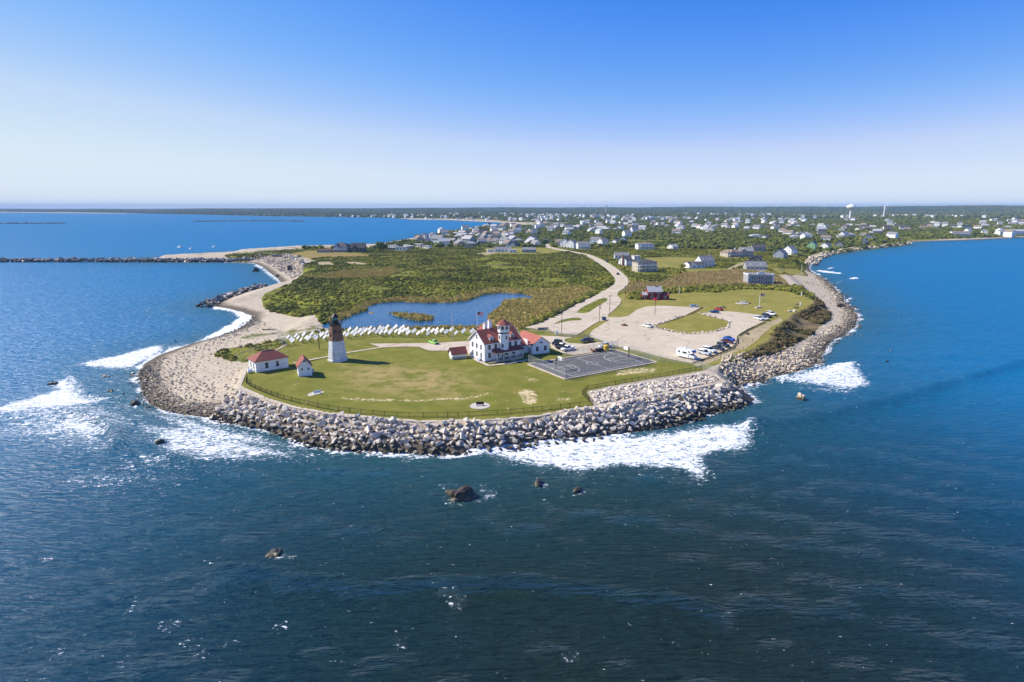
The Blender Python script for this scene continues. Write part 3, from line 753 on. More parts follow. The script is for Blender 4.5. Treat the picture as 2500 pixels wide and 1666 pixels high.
# ------------------------------------------------------------------ sea
FOAM = [(1.0, 2.0, [(1125, 1117), (1157, 1103), (1233, 1088), (1300, 1082), (1427, 1069), (1542, 1067), (1632, 1057), (1734, 1042), (1872, 1036), (1840, 1056), (1780, 1068), (1700, 1078), (1600, 1086), (1500, 1096), (1400, 1104), (1300, 1108), (1220, 1108)]),
    (1.0, 1.6, [(1882, 930), (1984, 903), (2085, 883), (2100, 890), (2080, 902), (1990, 920), (1900, 940)]), (1.0, 1.6, [(183, 918), (201, 940), (223, 965), (288, 979), (246, 985), (200, 977), (165, 950), (150, 930)]), (1.0, 1.5, [(154, 1014), (241, 1026), (268, 1043), (290, 1070), (290, 1090), (272, 1086), (255, 1062), (230, 1044), (180, 1030)]),
    (.84, 2.5, [(1119, 1117), (1157, 1101), (1233, 1086), (1300, 1080), (1427, 1067), (1542, 1065), (1632, 1055), (1734, 1040), (1874, 1035), (1856, 1050), (1852, 1068), (1856, 1087), (1823, 1106), (1760, 1108), (1734, 1118), (1745, 1150), (1739, 1182), (1695, 1176), (1657, 1153), (1530, 1150), (1479, 1158), (1402, 1158), (1325, 1150), (1259, 1138), (1208, 1122)]),
    (.42, 4, [(1225, 1125), (1330, 1145), (1480, 1160), (1660, 1155), (1745, 1185), (1690, 1190), (1560, 1172), (1400, 1175), (1290, 1155)]),
    (.85, 5, [(335, 985), (397, 1005), (479, 1014), (565, 1034), (657, 1057), (734, 1077), (810, 1098), (790, 1112), (650, 1100), (581, 1095), (479, 1090), (420, 1062), (377, 1035), (326, 1005)]),
    (.75, 5, [(330, 1000), (390, 1030), (520, 1035), (660, 1070), (800, 1105), (900, 1118), (760, 1130), (640, 1132), (560, 1140), (450, 1138), (370, 1115), (320, 1070), (300, 1020)]),
    (.85, 1.5, [(734, 1077), (810, 1098), (887, 1106), (1004, 1112), (1119, 1110), (1106, 1122), (1004, 1128), (887, 1118), (790, 1112)]),
    (.88, 2.6, [(183, 918), (201, 940), (223, 965), (288, 979), (246, 986), (190, 993), (156, 1003), (67, 1008), (0, 1016), (-40, 1018), (-40, 995), (0, 989), (67, 969), (116, 954), (107, 938)]),
    (.86, 2.2, [(154, 1014), (241, 1026), (268, 1043), (290, 1070), (290, 1090), (257, 1086), (230, 1070), (161, 1062), (110, 1045), (134, 1030)]),
    (.45, 4, [(-30, 1050), (100, 1040), (170, 1072), (257, 1090), (160, 1085), (30, 1078), (-40, 1068)]),
    (.54, 7, [(-60, 985), (120, 945), (230, 960), (330, 985), (380, 1020), (330, 1060), (300, 1100), (240, 1130), (100, 1110), (-60, 1080)]),
    (.44, 8, [(60, 1160), (250, 1120), (480, 1130), (640, 1120), (620, 1160), (420, 1200), (200, 1230), (60, 1215)]),
    (.62, 4, [(300, 1112), (420, 1122), (500, 1142), (470, 1160), (380, 1158), (300, 1150), (250, 1150)]),
    (1.0, 1.6, [(312, 1110), (335, 1111), (413, 1120), (466, 1137), (495, 1146), (440, 1143), (400, 1134), (345, 1136)]),
    (.40, 4, [(240, 1140), (320, 1112), (420, 1135), (380, 1160), (290, 1165), (120, 1195)]),
    (.9, 2.4, [(408, 841), (414, 853), (395, 866), (351, 888), (330, 900), (260, 902), (190, 896), (175, 893), (245, 876), (299, 862), (367, 843)]),
    (.45, 4, [(420, 838), (517, 822), (545, 818), (470, 842), (400, 872), (345, 905), (300, 912), (190, 905), (155, 898), (260, 868), (370, 838)]),
    (1.0, 1.2, [(512, 744), (545, 752), (590, 761), (620, 774), (616, 788), (574, 810), (520, 824), (476, 834), (510, 818), (553, 796), (582, 776), (558, 759), (517, 756)]),
    (.7, 2.0, [(498, 754), (517, 735), (560, 716), (605, 706), (590, 722), (540, 740), (522, 752)]),
    (.95, 1.5, [(618, 644), (640, 653), (660, 668), (680, 682), (688, 692), (676, 690), (655, 675), (632, 656), (612, 646)]),
    (.62, 2.0, [(628, 704), (672, 695), (688, 690), (675, 702), (640, 708)]),
    (.80, 2.4, [(1882, 930), (1925, 918), (1984, 903), (2085, 883), (2098, 889), (2112, 905), (2128, 925), (2137, 938), (2105, 958), (2050, 952), (1980, 942), (1920, 937)]),
    (.50, 4, [(1900, 938), (2137, 938), (2105, 968), (2000, 965), (1930, 950)]),
    (.62, 3, [(1800, 937), (1882, 931), (1960, 908), (1990, 905), (1890, 942), (1850, 955), (1870, 985), (1820, 985), (1845, 975), (1805, 957), (1785, 948)]),
    (.6, 3, [(2005, 872), (2025, 835), (2061, 818), (2090, 796), (2105, 790), (2092, 812), (2050, 838), (2035, 862), (2000, 898), (1984, 905), (1960, 910), (1984, 893)]),
    (.95, .9, [(1990, 661), (2003, 660), (2030, 664), (2060, 668), (2055, 670), (2020, 667), (1995, 664)]), (1.0, .9, [(2068, 681), (2092, 676), (2098, 681), (2080, 683)]), (.9, .9, [(2036, 694), (2050, 685), (2054, 686), (2042, 695)]), (.9, .8, [(2014, 658), (2036, 651), (2034, 655), (2020, 659)]),
    (.9, .8, [(2062, 732), (2086, 724), (2083, 730), (2066, 736)]), (.85, 1, [(1976, 645), (1986, 634), (1990, 638), (1982, 650)]),
    (.8, 1.0, [(1084, 1185), (1108, 1183), (1110, 1190), (1090, 1196)]), (.95, .8, [(1155, 1190), (1180, 1186), (1206, 1203), (1195, 1214), (1170, 1220), (1155, 1214), (1185, 1206), (1180, 1195)]), (.95, .8, [(1084, 1215), (1100, 1212), (1125, 1222), (1145, 1222), (1135, 1230), (1100, 1233)]),
    (.9, .5, [(1300, 1172), (1330, 1184), (1326, 1192), (1310, 1180)]), (.9, .5, [(1400, 1194), (1420, 1202), (1410, 1206), (1398, 1200)]), (.95, .5, [(650, 1362), (690, 1356), (712, 1360), (690, 1372)]), (1.0, .4, [(1082, 1452), (1108, 1449), (1124, 1462), (1122, 1476), (1112, 1474), (1104, 1458)]), (.9, .3, [(1385, 1600), (1400, 1598), (1398, 1604)]),
    (.8, .6, [(308, 990), (335, 985), (346, 992), (322, 998)]), (.9, .8, [(352, 755), (362, 750), (368, 752), (358, 757)]), (.9, .8, [(322, 812), (332, 807), (340, 806), (328, 815)]),
    (.95, .35, [(398, 1524), (416, 1520), (424, 1530), (416, 1534)]), (.9, .3, [(325, 1480), (332, 1478), (330, 1484)]), (.9, .25, [(128, 1590), (140, 1588), (138, 1594)]), (.85, .25, [(186, 1550), (196, 1546), (190, 1552)]), (.85, .3, [(458, 1572), (482, 1570), (476, 1576)]), (.8, .3, [(555, 1570), (568, 1571), (560, 1576)]),
    (.8, .25, [(975, 1567), (986, 1566), (980, 1572)]), (.9, .25, [(28, 1374), (42, 1374), (48, 1380), (34, 1379)]), (.85, .25, [(122, 1358), (130, 1362), (126, 1370)]), (.9, .2, [(108, 1640), (116, 1636), (118, 1644)]), (.9, .2, [(90, 1654), (98, 1652), (96, 1660)]), (.85, .25, [(298, 1622), (304, 1620), (302, 1628)]), (.85, .2, [(480, 1606), (490, 1604), (486, 1610)]), (.8, .25, [(684, 1528), (694, 1528), (690, 1532)])]
SWELLS = [([(1150, 1106), (1300, 1086), (1542, 1068), (1734, 1043), (1860, 1038)], 1.0, 1.5), ([(1890, 930), (1984, 905), (2095, 888)], 1.0, 1.6), ([(170, 920), (215, 962), (285, 980)], 1.0, 1.6), ([(154, 1014), (241, 1028), (280, 1055), (292, 1088)], .9, 1.4), ([(312, 1114), (413, 1121), (480, 1141)], .9, 1.3),
          ([(1835, 1046), (1880, 1040), (2000, 1022), (2180, 980), (2400, 915), (2600, 860)], 2.1, 2.8), ([(560, 1385), (760, 1420), (900, 1432), (1100, 1425), (1300, 1415), (1500, 1440), (1700, 1470)], 1.1, 3.0), ([(760, 1150), (950, 1152), (1080, 1138), (1180, 1122)], .8, 2.6),
          ([(150, 1185), (320, 1145), (470, 1150), (640, 1158)], .6, 3.0), ([(30, 1022), (150, 1013), (250, 1026), (300, 1080)], .8, 2.5), ([(180, 900), (330, 840), (430, 800)], .5, 3), ([(300, 825), (360, 800), (430, 770)], .5, 3), ([(1900, 1400), (2100, 1420), (2300, 1450), (2550, 1490)], .35, 4), ([(1850, 1240), (2050, 1250), (2250, 1235), (2550, 1220)], .3, 4)]
X, Y, Q = polar(38, 14800, 640, -60, 60, 720)
d_, ins_, _p = coast(X, Y)
sd_ = np.where(ins_, d_, -d_)
rr = np.hypot(X, Y)
foam = np.zeros(X.shape)
for dens, w, pts in FOAM:
    foam = np.maximum(foam, (dens if w > 1.25 else dens * 1.6) * smooth((sdpoly(X, Y, poly(pts, 0), 12) + w * .7) / (w * 2.4)))
wob = .5 + .5 * np.sin(X * .21 + np.sin(Y * .17) * 1.5) * np.sin(Y * .26 + np.sin(X * .13) * 2)
foam = np.minimum(foam, 1.05)
foam = np.maximum(foam, np.where(rr < 700, .86 * smooth((sd_ + 1.2 + 3.2 * wob) / 2.6), 0) * np.where(rr < 1200, 1, 0))
Zs = np.zeros(X.shape)
near = 1 - smooth((rr - 250) / 500)
for (ang, wl_, am) in ((R(97), 14.0, .13), (R(70), 9.0, .09), (R(118), 6.2, .06), (R(84), 23.0, .16), (R(50), 17, .07)):
    k = 2 * math.pi / wl_
    ph = k * (X * math.cos(ang) + Y * math.sin(ang))
    Zs += am * np.sin(ph + 1.3 * np.sin(X * .031 + wl_) + 1.1 * np.sin(Y * .043 - wl_))
Zs *= near * smooth((8 - sd_) / 20)
for pts, am, w in SWELLS:
    Zs += am * np.exp(-(polyline_d(X, Y, np.array([G(x, y, 0)[:2] for x, y in pts])) / w) ** 2)
Zs += .35 * smooth((foam - .6) / .4) * (sd_ < -3)
sea_at = {'foam': foam, 'shallow': np.exp(np.minimum(sd_, 0) / 28.0), 'clear': smooth((np.hypot(X - 15, Y - 72) - 18) / 190)}  # 'clear' masks where sky reflection is painted into the water's body colour
keep = (sd_[Q] < 6).any(1)
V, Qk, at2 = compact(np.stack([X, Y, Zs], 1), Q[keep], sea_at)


def water_mat(name, sea=True):
    m, nd, ln, b = new_mat(name)
    p = pos(nd)
    mp = lambda rot, sc: (lambda n: (setattr(n.inputs['Rotation'], 'default_value', (0, 0, rot)), setattr(n.inputs['Scale'], 'default_value', sc), ln.new(p, n.inputs['Vector']), n.outputs[0])[-1])(nd.new('ShaderNodeMapping'))
    w1 = noise_tex(nd, ln, .62, 3, .6, mp(R(-33), (.26, 1.5, 1)), .5)
    w2 = noise_tex(nd, ln, .62, 3, .6, mp(R(24), (.26, 1.5, 1)), .5)
    w3 = noise_tex(nd, ln, 1.7, 4, .62, mp(R(-8), (.7, 1.4, 1)), .4)
    hgt = mth(nd, ln, 'ADD', mth(nd, ln, 'ADD', mth(nd, ln, 'MULTIPLY', w1, 1.0), mth(nd, ln, 'MULTIPLY', w2, .9)), mth(nd, ln, 'MULTIPLY', w3, .34))
    bp = N(nd, 'ShaderNodeBump', Strength=1.0 if sea else .22, Distance=.56 if sea else .2)
    ln.new(hgt, bp.inputs['Height'])
    nz = N(nd, 'ShaderNodeTexNoise', Scale=1.1, Detail=5, Roughness=.7)
    ln.new(mp(R(-5), (.4, 1.5, 1)), nz.inputs['Vector'])
    sub = N(nd, 'ShaderNodeVectorMath', operation='SUBTRACT')
    sub.inputs[1].default_value = (.5, .5, 0)
    ln.new(nz.outputs['Color'], sub.inputs[0])
    mul = N(nd, 'ShaderNodeVectorMath', operation='MULTIPLY')
    mul.inputs[1].default_value = (1.4, 1.4, 0) if sea else (.35, .35, 0)
    ln.new(sub.outputs[0], mul.inputs[0])
    add = N(nd, 'ShaderNodeVectorMath', operation='ADD')
    add.inputs[1].default_value = (0, 0, 1)
    ln.new(mul.outputs[0], add.inputs[0])
    nrm = N(nd, 'ShaderNodeVectorMath', operation='NORMALIZE')
    ln.new(add.outputs[0], nrm.inputs[0])
    ln.new(nrm.outputs[0], bp.inputs['Normal'])
    ln.new(bp.outputs[0], b.inputs['Normal'])
    b.inputs['IOR'].default_value = 1.333
    b.inputs['Roughness'].default_value = .07
    if not sea:
        b.inputs['Base Color'].default_value = (.003, .068, .155, 1)
        return m
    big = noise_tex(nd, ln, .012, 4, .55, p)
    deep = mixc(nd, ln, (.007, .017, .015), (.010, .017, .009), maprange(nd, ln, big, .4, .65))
    sky_tint = attr(nd, 'clear')  # distance mask for the sky reflection painted into the body colour
    deep = mixc(nd, ln, deep, (.0, .150, .335), sky_tint)  # far water bluer, near water darker: painted stand-in for sky reflection
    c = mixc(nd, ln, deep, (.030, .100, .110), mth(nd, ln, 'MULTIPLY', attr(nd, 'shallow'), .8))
    f0 = attr(nd, 'foam')
    fa = noise_tex(nd, ln, .75, 5, .68, mp(R(-14), (.6, 1.2, 1)), 1.6)
    fb = noise_tex(nd, ln, 2.4, 3, .65, mp(R(-14), (.7, 1.2, 1)), .8)
    fn = mth(nd, ln, 'ADD', mth(nd, ln, 'MULTIPLY', fa, .68), mth(nd, ln, 'MULTIPLY', fb, .32))
    fn = mth(nd, ln, 'ADD', mth(nd, ln, 'MULTIPLY', fn, 2.3), -.65)
    fm = maprange(nd, ln, mth(nd, ln, 'ADD', mth(nd, ln, 'MULTIPLY', f0, .58), fn), .80, .96)
    thin = mth(nd, ln, 'MULTIPLY', maprange(nd, ln, f0, .2, .9), .5)
    c = mixc(nd, ln, c, (.20, .30, .32), thin)
    c = mixc(nd, ln, c, (.82, .84, .85), fm)
    # a wind-roughened sea: diffuse water body, and sky reflection whose share levels off at low angles
    nd.remove(b)
    df = nd.new('ShaderNodeBsdfDiffuse')
    gl = nd.new('ShaderNodeBsdfGlossy')
    fr = N(nd, 'ShaderNodeFresnel', IOR=1.333)
    mx = nd.new('ShaderNodeMixShader')
    for s_ in (df, gl, fr):
        ln.new(bp.outputs[0], s_.inputs['Normal'])
    ln.new(c, df.inputs['Color'])
    ln.new(maprange(nd, ln, sky_tint, 0, 1, .05, .28), gl.inputs['Roughness'])
    rf = mth(nd, ln, 'MINIMUM', fr.outputs[0], .16)
    ln.new(mth(nd, ln, 'MULTIPLY', rf, mth(nd, ln, 'SUBTRACT', 1.0, fm)), mx.inputs[0])
    ln.new(df.outputs[0], mx.inputs[1])
    ln.new(gl.outputs[0], mx.inputs[2])
    ln.new(mx.outputs[0], nd['Material Output'].inputs['Surface'])
    return m


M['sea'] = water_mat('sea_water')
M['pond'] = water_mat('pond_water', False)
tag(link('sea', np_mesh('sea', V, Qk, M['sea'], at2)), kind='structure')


def sheet(name, pts, z, mat, kind='structure', parent=None, holes=()):
    """flat filled outline (with holes) at height z"""
    bm = bmesh.new()
    es = []
    for ring in [pts] + list(holes):
        vs = [bm.verts.new((q[0], q[1], 0)) for q in ring]
        es += [bm.edges.new((vs[i], vs[(i + 1) % len(vs)])) for i in range(len(vs))]
    bmesh.ops.triangle_fill(bm, use_beauty=True, use_dissolve=False, edges=es)
    bmesh.ops.recalc_face_normals(bm, faces=bm.faces[:])
    for f in bm.faces:
        if f.normal.z < 0:
            f.normal_flip()
    me = bpy.data.meshes.new(name)
    bm.to_mesh(me)
    bm.free()
    me.materials.append(mat)
    o = link(name, me, parent, (0, 0, z))
    if kind:
        o['kind'] = kind
    return o


sheet('pond', POND + 0, GZ - .45, M['pond'])
LAG = [[(1560, 530), (1600, 527), (1640, 529), (1645, 535), (1600, 538), (1565, 536)], [(1653, 537), (1660, 534), (1710, 535), (1702, 539), (1665, 539.5)], [(1290, 531), (1380, 530), (1440, 532), (1400, 534.5), (1310, 534)]]
for pts in LAG:
    zz = max(GT(*q).z for q in pts) + .6
    sheet('lagoon', poly(pts, zz), zz, M['pond'])

# ------------------------------------------------------------------ pavements
def pave_mat(name, c1, c2, crack=True):
    m, nd, ln, b = new_mat(name)
    p = pos(nd)
    c = mixc(nd, ln, c1, c2, maprange(nd, ln, noise_tex(nd, ln, .08, 5, .6, p), .35, .65))
    c = mixc(nd, ln, c, tuple(x * .8 for x in c1), maprange(nd, ln, noise_tex(nd, ln, .6, 6, .7, p), .52, .75, 0, .6))
    st = nd.new('ShaderNodeMapping')
    st.inputs['Scale'].default_value = (.06, .5, 1)
    st.inputs['Rotation'].default_value = (0, 0, R(18))
    ln.new(p, st.inputs['Vector'])
    c = mixc(nd, ln, c, tuple(x * .62 for x in c1), maprange(nd, ln, noise_tex(nd, ln, 1.0, 5, .6, st.outputs[0]), .64, .72, 0, .75))
    vo = N(nd, 'ShaderNodeTexVoronoi', Scale=.085)
    vo.feature = 'DISTANCE_TO_EDGE'
    wq = N(nd, 'ShaderNodeVectorMath', operation='ADD')
    nv = N(nd, 'ShaderNodeTexNoise', Scale=.25, Detail=4)
    ln.new(p, nv.inputs['Vector'])
    sc_ = N(nd, 'ShaderNodeVectorMath', operation='SCALE')
    sc_.inputs['Scale'].default_value = 7
    ln.new(nv.outputs['Color'], sc_.inputs[0])
    ln.new(p, wq.inputs[0])
    ln.new(sc_.outputs[0], wq.inputs[1])
    ln.new(wq.outputs[0], vo.inputs['Vector'])
    c = mixc(nd, ln, c, tuple(x * .5 for x in c1), maprange(nd, ln, vo.outputs['Distance'], .006, .02, .7, 0))
    ln.new(c, b.inputs['Base Color'])
    b.inputs['Roughness'].default_value = .9
    b.inputs['Specular IOR Level'].default_value = .15
    return m


M['pave'] = pave_mat('worn_pavement', (.51, .43, .31), (.57, .48, .35))
M['drive'] = pave_mat('concrete_drive', (.52, .43, .32), (.56, .47, .36))
sheet('road', PLAZA, GZ + .10, M['pave'], holes=[poly(ISL1), poly(ISL2)])
sheet('parking_lot', LOT, GZ + .11, M['pave'])
sheet('yard_pavement', YARD, GZ + .09, M['pave'])
sheet('driveway', DRIVE, GZ + .12, M['drive'])


def ribbon(name, pts, w, z, mat, parent=None, kind='structure'):
    """flat strip along a polyline of ground points"""
    P = [Vector((q[0], q[1])) for q in pts]
    vs, fs = [], []
    for i, q in enumerate(P):
        t = (P[min(i + 1, len(P) - 1)] - P[max(i - 1, 0)]).normalized()
        s = Vector((-t.y, t.x)) * w / 2
        vs += [(q.x + s.x, q.y + s.y, z), (q.x - s.x, q.y - s.y, z)]
        if i:
            fs.append((2 * i - 2, 2 * i - 1, 2 * i + 1, 2 * i))
    mb = MB().add(vs, fs)
    o = link(name, mb.mesh(name, mat), parent)
    if kind:
        o['kind'] = kind
    return o


def subdiv(P, step):
    out = []
    for i in range(len(P) - 1):
        n = max(1, int((Vector(P[i + 1]) - Vector(P[i])).length / step))
        out += [tuple(Vector(P[i]).lerp(Vector(P[i + 1]), k / n)) for k in range(n)]
    return out + [tuple(P[-1])]


def smooth_line(P, it=2):
    P = [Vector(p_) for p_ in P]
    for _ in range(it):
        Q2 = [P[0]]
        for i in range(len(P) - 1):
            Q2 += [P[i] * .75 + P[i + 1] * .25, P[i] * .25 + P[i + 1] * .75]
        P = Q2 + [P[-1]]
    return P


road_c = smooth_line([p_ for p_ in ROADW])
ribbon('coast_road', road_c, 9.0, GZ + .14, M['pave'])
ribbon('road_marking', road_c, .22, GZ + .16, M['road_yellow'])
for s in (-1, 1):
    off = []
    for i, q in enumerate(road_c):
        t = (road_c[min(i + 1, len(road_c) - 1)] - road_c[max(i - 1, 0)]).normalized()
        off.append(q + Vector((-t.y, t.x)) * 3.9 * s)
    ribbon('road_marking', off, .16, GZ + .16, M['paint_line'])
ribbon('sidewalk', [G(*q)[:2] for q in [(716, 888), (740, 883), (762, 879), (800, 872), (849, 862), (900, 854), (934, 848.5)]], 1.2, GZ + .17, M['concrete'])
ribbon('sidewalk', [G(*q)[:2] for q in [(1146, 868), (1170, 884), (1193, 894), (1237, 889), (1290, 880)]], 1.5, GZ + .18, M['concrete'])
ribbon('driveway_stain', [G(*q)[:2] for q in [(946, 846), (960, 843), (972, 840.5)]], .8, GZ + .13, simple('clay_stain', (.42, .20, .11), .9, .2, 1))
ribbon('kerb', [G(*q)[:2] for q in [(1407, 819), (1424, 809), (1448, 793), (1463, 785)]], .4, GZ + .2, M['concrete'])
ribbon('kerb', [G(*q)[:2] for q in [(1484, 770), (1500, 756), (1513, 743), (1517, 733)]], .4, GZ + .2, M['concrete'])

# ------------------------------------------------------------------ basketball court
c0 = G(1380, 926)
cu, cvv = (G(1601, 885) - c0), (G(1293, 890) - c0)
CL, CW = cu.length, cvv.length
c_ang = math.atan2(cu.y, cu.x)
court = link('court_pavement', MB().box(0, CL, 0, CW, -.3, 0).mesh('court_pavement', M['asphalt']), None, (c0.x, c0.y, GZ + .16), c_ang)
court['kind'] = 'structure'


def flat_strip(mb, pts, w, z):
    P = [Vector(q) for q in pts]
    vs, fs = [], []
    for i, q in enumerate(P):
        t = (P[min(i + 1, len(P) - 1)] - P[max(i - 1, 0)]).normalized()
        s = Vector((-t.y, t.x)) * w / 2
        vs += [(q.x + s.x, q.y + s.y, z), (q.x - s.x, q.y - s.y, z)]
        if i:
            fs.append((2 * i - 2, 2 * i - 1, 2 * i + 1, 2 * i))
    mb.add(vs, fs)


mx0, mx1, my0, my1 = 3.3, CL - 4.2, 1.5, CW - 2.0
LW = .14
lines = [[(mx0, my0), (mx1, my0)], [(mx0, my1), (mx1, my1)], [(mx0, my0), (mx0, my1)], [(mx1, my0), (mx1, my1)], [((mx0 + mx1) / 2, my0), ((mx0 + mx1) / 2, my1)]]
cym = (my0 + my1) / 2
circ = lambda cx, cy, r, a, b_, n=28: [(cx + r * math.cos(a + (b_ - a) * i / n), cy + r * math.sin(a + (b_ - a) * i / n)) for i in range(n + 1)]
lines.append(circ((mx0 + mx1) / 2, cym, 1.9, 0, 2 * math.pi))
for s, x in ((1, mx0), (-1, mx1)):
    lines += [[(x, cym - 1.8), (x + s * 5.8, cym - 1.8)], [(x, cym + 1.8), (x + s * 5.8, cym + 1.8)], [(x + s * 5.8, cym - 1.8), (x + s * 5.8, cym + 1.8)]]
    lines.append([(x + s * 5.8 + s * px_, py_) for px_, py_ in circ(0, cym, 1.8, -math.pi / 2, math.pi / 2, 14)])
    arc = circ(0, cym, 6.4, -math.pi / 2, math.pi / 2, 26)
    lines.append([(x, cym - 6.4)] + [(x + s * (1.4 + px_), py_) for px_, py_ in arc] + [(x, cym + 6.4)])
for i, L_ in enumerate(lines):
    mb = MB()
    flat_strip(mb, L_, LW, .006 + .003 * i)
    part('marking', mb, M['paint_line'], court)
mb = MB()
for a_, b2 in (((-.3, -.3), (CL + .3, -.3)), ((CL + .3, -.3), (CL + .3, CW + .3)), ((CL + .3, CW + .3), (-.3, CW + .3)), ((-.3, CW + .3), (-.3, -.3))):
    mb.bar((*a_, -.4), (*b2, -.4), .6, .46)
part('kerb', mb, M['concrete'], court)


def hoop(px, py, ang, label):
    t = thing('basketball_hoop', label, 'basketball hoop', G(px, py, GZ + .16), ang, 'basketball hoops on the court')
    part('pole', MB().tube((0, 0, 0), (0, 0, 3.6), .14, 8), M['black'], t)
    part('arm', MB().tube((0, 0, 3.4), (1.5, 0, 3.5), .08, 6).tube((0, 0, 2.7), (1.5, 0, 3.3), .06, 6), M['black'], t)
    part('backboard', MB().box(1.5, 1.56, -1.0, 1.0, 2.85, 4.05), M['trim'], t)
    part('rim', MB().ring(12, [(.23, 3.05), (.25, 3.07), (.25, 3.05), (.23, 3.05)], 0, 1.85, 0, False), M['sign_red'], t)


hoop(1357, 903, c_ang, 'black basketball pole with a white backboard at the court end by the station house')
hoop(1535, 873, c_ang + math.pi, 'black basketball pole with a white backboard at the court end by the parking lot')

# ------------------------------------------------------------------ fences
def chain_mat():
    m, nd, ln, b = new_mat('chain_link')
    b.inputs['Base Color'].default_value = (.42, .44, .46, 1)
    b.inputs['Metallic'].default_value = .3
    b.inputs['Roughness'].default_value = .5
    tc = nd.new('ShaderNodeTexCoord')
    w = []
    for s in (1, -1):
        mp = nd.new('ShaderNodeMapping')
        mp.inputs['Rotation'].default_value = (R(45 * s), 0, 0)
        ln.new(tc.outputs['Object'], mp.inputs['Vector'])
        wv = N(nd, 'ShaderNodeTexWave', Scale=4.0)
        wv.bands_direction = 'Z'
        ln.new(mp.outputs[0], wv.inputs['Vector'])
        w.append(maprange(nd, ln, wv.outputs['Fac'], .80, .95))
    a = mth(nd, ln, 'MULTIPLY', mth(nd, ln, 'MAXIMUM', w[0], w[1]), .55)
    ln.new(a, b.inputs['Alpha'])
    return m


M['chain'] = chain_mat()


def chain_fence(label, pts, h, group=None, step=3.0, rails=(1.0,), net=True, z=GZ):
    P = [Vector((q.x, q.y, z)) for q in (G(*a, z) if not isinstance(a, Vector) else a for a in pts)]
    t = thing('chain_link_fence', label, 'fence', P[0], 0, group)
    post = MB().tube((0, 0, -.2), (0, 0, h + .05), .045, 6).mesh('post', M['galv'])
    for i in range(len(P) - 1):
        a, b_ = P[i] - P[0], P[i + 1] - P[0]
        n = max(1, round((b_ - a).length / step))
        for k in range(n + (i == len(P) - 2)):
            link('post', post, t, a.lerp(b_, k / n))
        for f in rails:
            u = Vector((0, 0, h * f))
            part('rail', MB().tube(a + u, b_ + u, .032, 5), M['galv'], t)
        if net:
            L_ = (b_ - a).length
            part('chain_mesh', MB().add([(0, 0, .05), (0, L_, .05), (0, L_, h), (0, 0, h)], [(0, 1, 2, 3)]), M['chain'], t, a, math.atan2((b_ - a).y, (b_ - a).x) - math.pi / 2)
    return t


cc = [c0 + Vector((math.cos(c_ang) * x - math.sin(c_ang) * y, math.sin(c_ang) * x + math.cos(c_ang) * y, 0)) for x, y in ((-.1, CW + .1), (-.1, -.1), (CL * .93, -.1))]
chain_fence('tall silver chain-link fence around two sides of the basketball court', cc, 3.2, rails=(1.0, .5))
chain_fence('long chain-link fence between the parking lot and the court', [(1395, 824), (1440, 826), (1507, 851), (1610, 882), (1692, 893), (1745, 912)], 2.0)
chain_fence('chain-link fence behind the court by the pickup yard', [(1376, 880), (1398, 868), (1450, 857), (1508, 848)], 2.4)
chain_fence('chain-link fence and gate line across the lighthouse road', [(1285, 812), (1330, 812), (1371, 822), (1405, 826)], 1.8)
chain_fence('short chain-link fence on the concrete wall above the rocks', [(1744, 922), (1774, 938)], 2.2, z=GZ + .1)
chain_fence('leaning chain-link panel between the cobble beach and the lawn', [(678, 829), (691, 846), (700, 842)], 3.0, step=5)


def picket_fence(label, pts, h=1.25):
    P = smooth_line([Vector(G(*a)) for a in pts], 1)
    t = thing('picket_fence', label, 'fence', P[0], 0)
    P = [q - P[0] for q in P]
    post = MB().box(-.05, .05, -.05, .05, 0, h + .12).mesh('post', M['black'])
    Lacc, picks = 0.0, MB()
    seg = subdiv(P, 2.4)
    for i, q in enumerate(seg):
        link('post', post, t, q)
    for f in (.12, .92):
        for i in range(len(seg) - 1):
            part('rail', MB().bar(Vector(seg[i]) + Vector((0, 0, h * f)), Vector(seg[i + 1]) + Vector((0, 0, h * f)), .05, .06), M['black'], t)
    for q in subdiv(P, .22):
        picks.box(q[0] - .012, q[0] + .012, q[1] - .012, q[1] + .012, .05, h)
    o = part('picket', picks, M['black'], t)
    o['kind'] = 'stuff'
    return t


picket_fence('black iron picket fence curving along the seawall edge of the lawn', [(604, 925), (600, 940), (650, 962), (709, 981), (800, 1001), (910, 1015), (1029, 1021), (1182, 1016), (1310, 1006), (1448, 990)], 1.3)
picket_fence('black iron picket fence around the small stone apron by the court', [(1448, 990), (1413, 956), (1500, 941), (1600, 924), (1712, 903)], 1.3)


def log_rail(label, pts):
    P = [Vector(G(*a)) for a in pts]
    t = thing('guard_rail', label, 'guard rail', P[0], 0, 'timber rails edging the parking lot')
    post = MB().box(-.11, .11, -.11, .11, -.1, .62).mesh('post', M['timber'])
    seg = subdiv([q - P[0] for q in P], 2.6)
    for i, q in enumerate(seg):
        link('post', post, t, q)
        if i:
            part('rail', MB().bar(Vector(seg[i - 1]) + Vector((0, 0, .3)), Vector(q) + Vector((0, 0, .3)), .14, .3), M['timber'], t)


log_rail('dark timber guard rail in front of the parked camper and cars', [(1691, 889), (1730, 876), (1760, 864), (1788, 851), (1798, 838), (1800, 825)])
log_rail('dark timber guard rail along the bluff side of the parking lot', [(1803, 821), (1824, 808), (1866, 788)])
log_rail('dark timber guard rail from the light blue sedan to the grass island', [(1679, 770.5), (1698, 761), (1715, 752)])
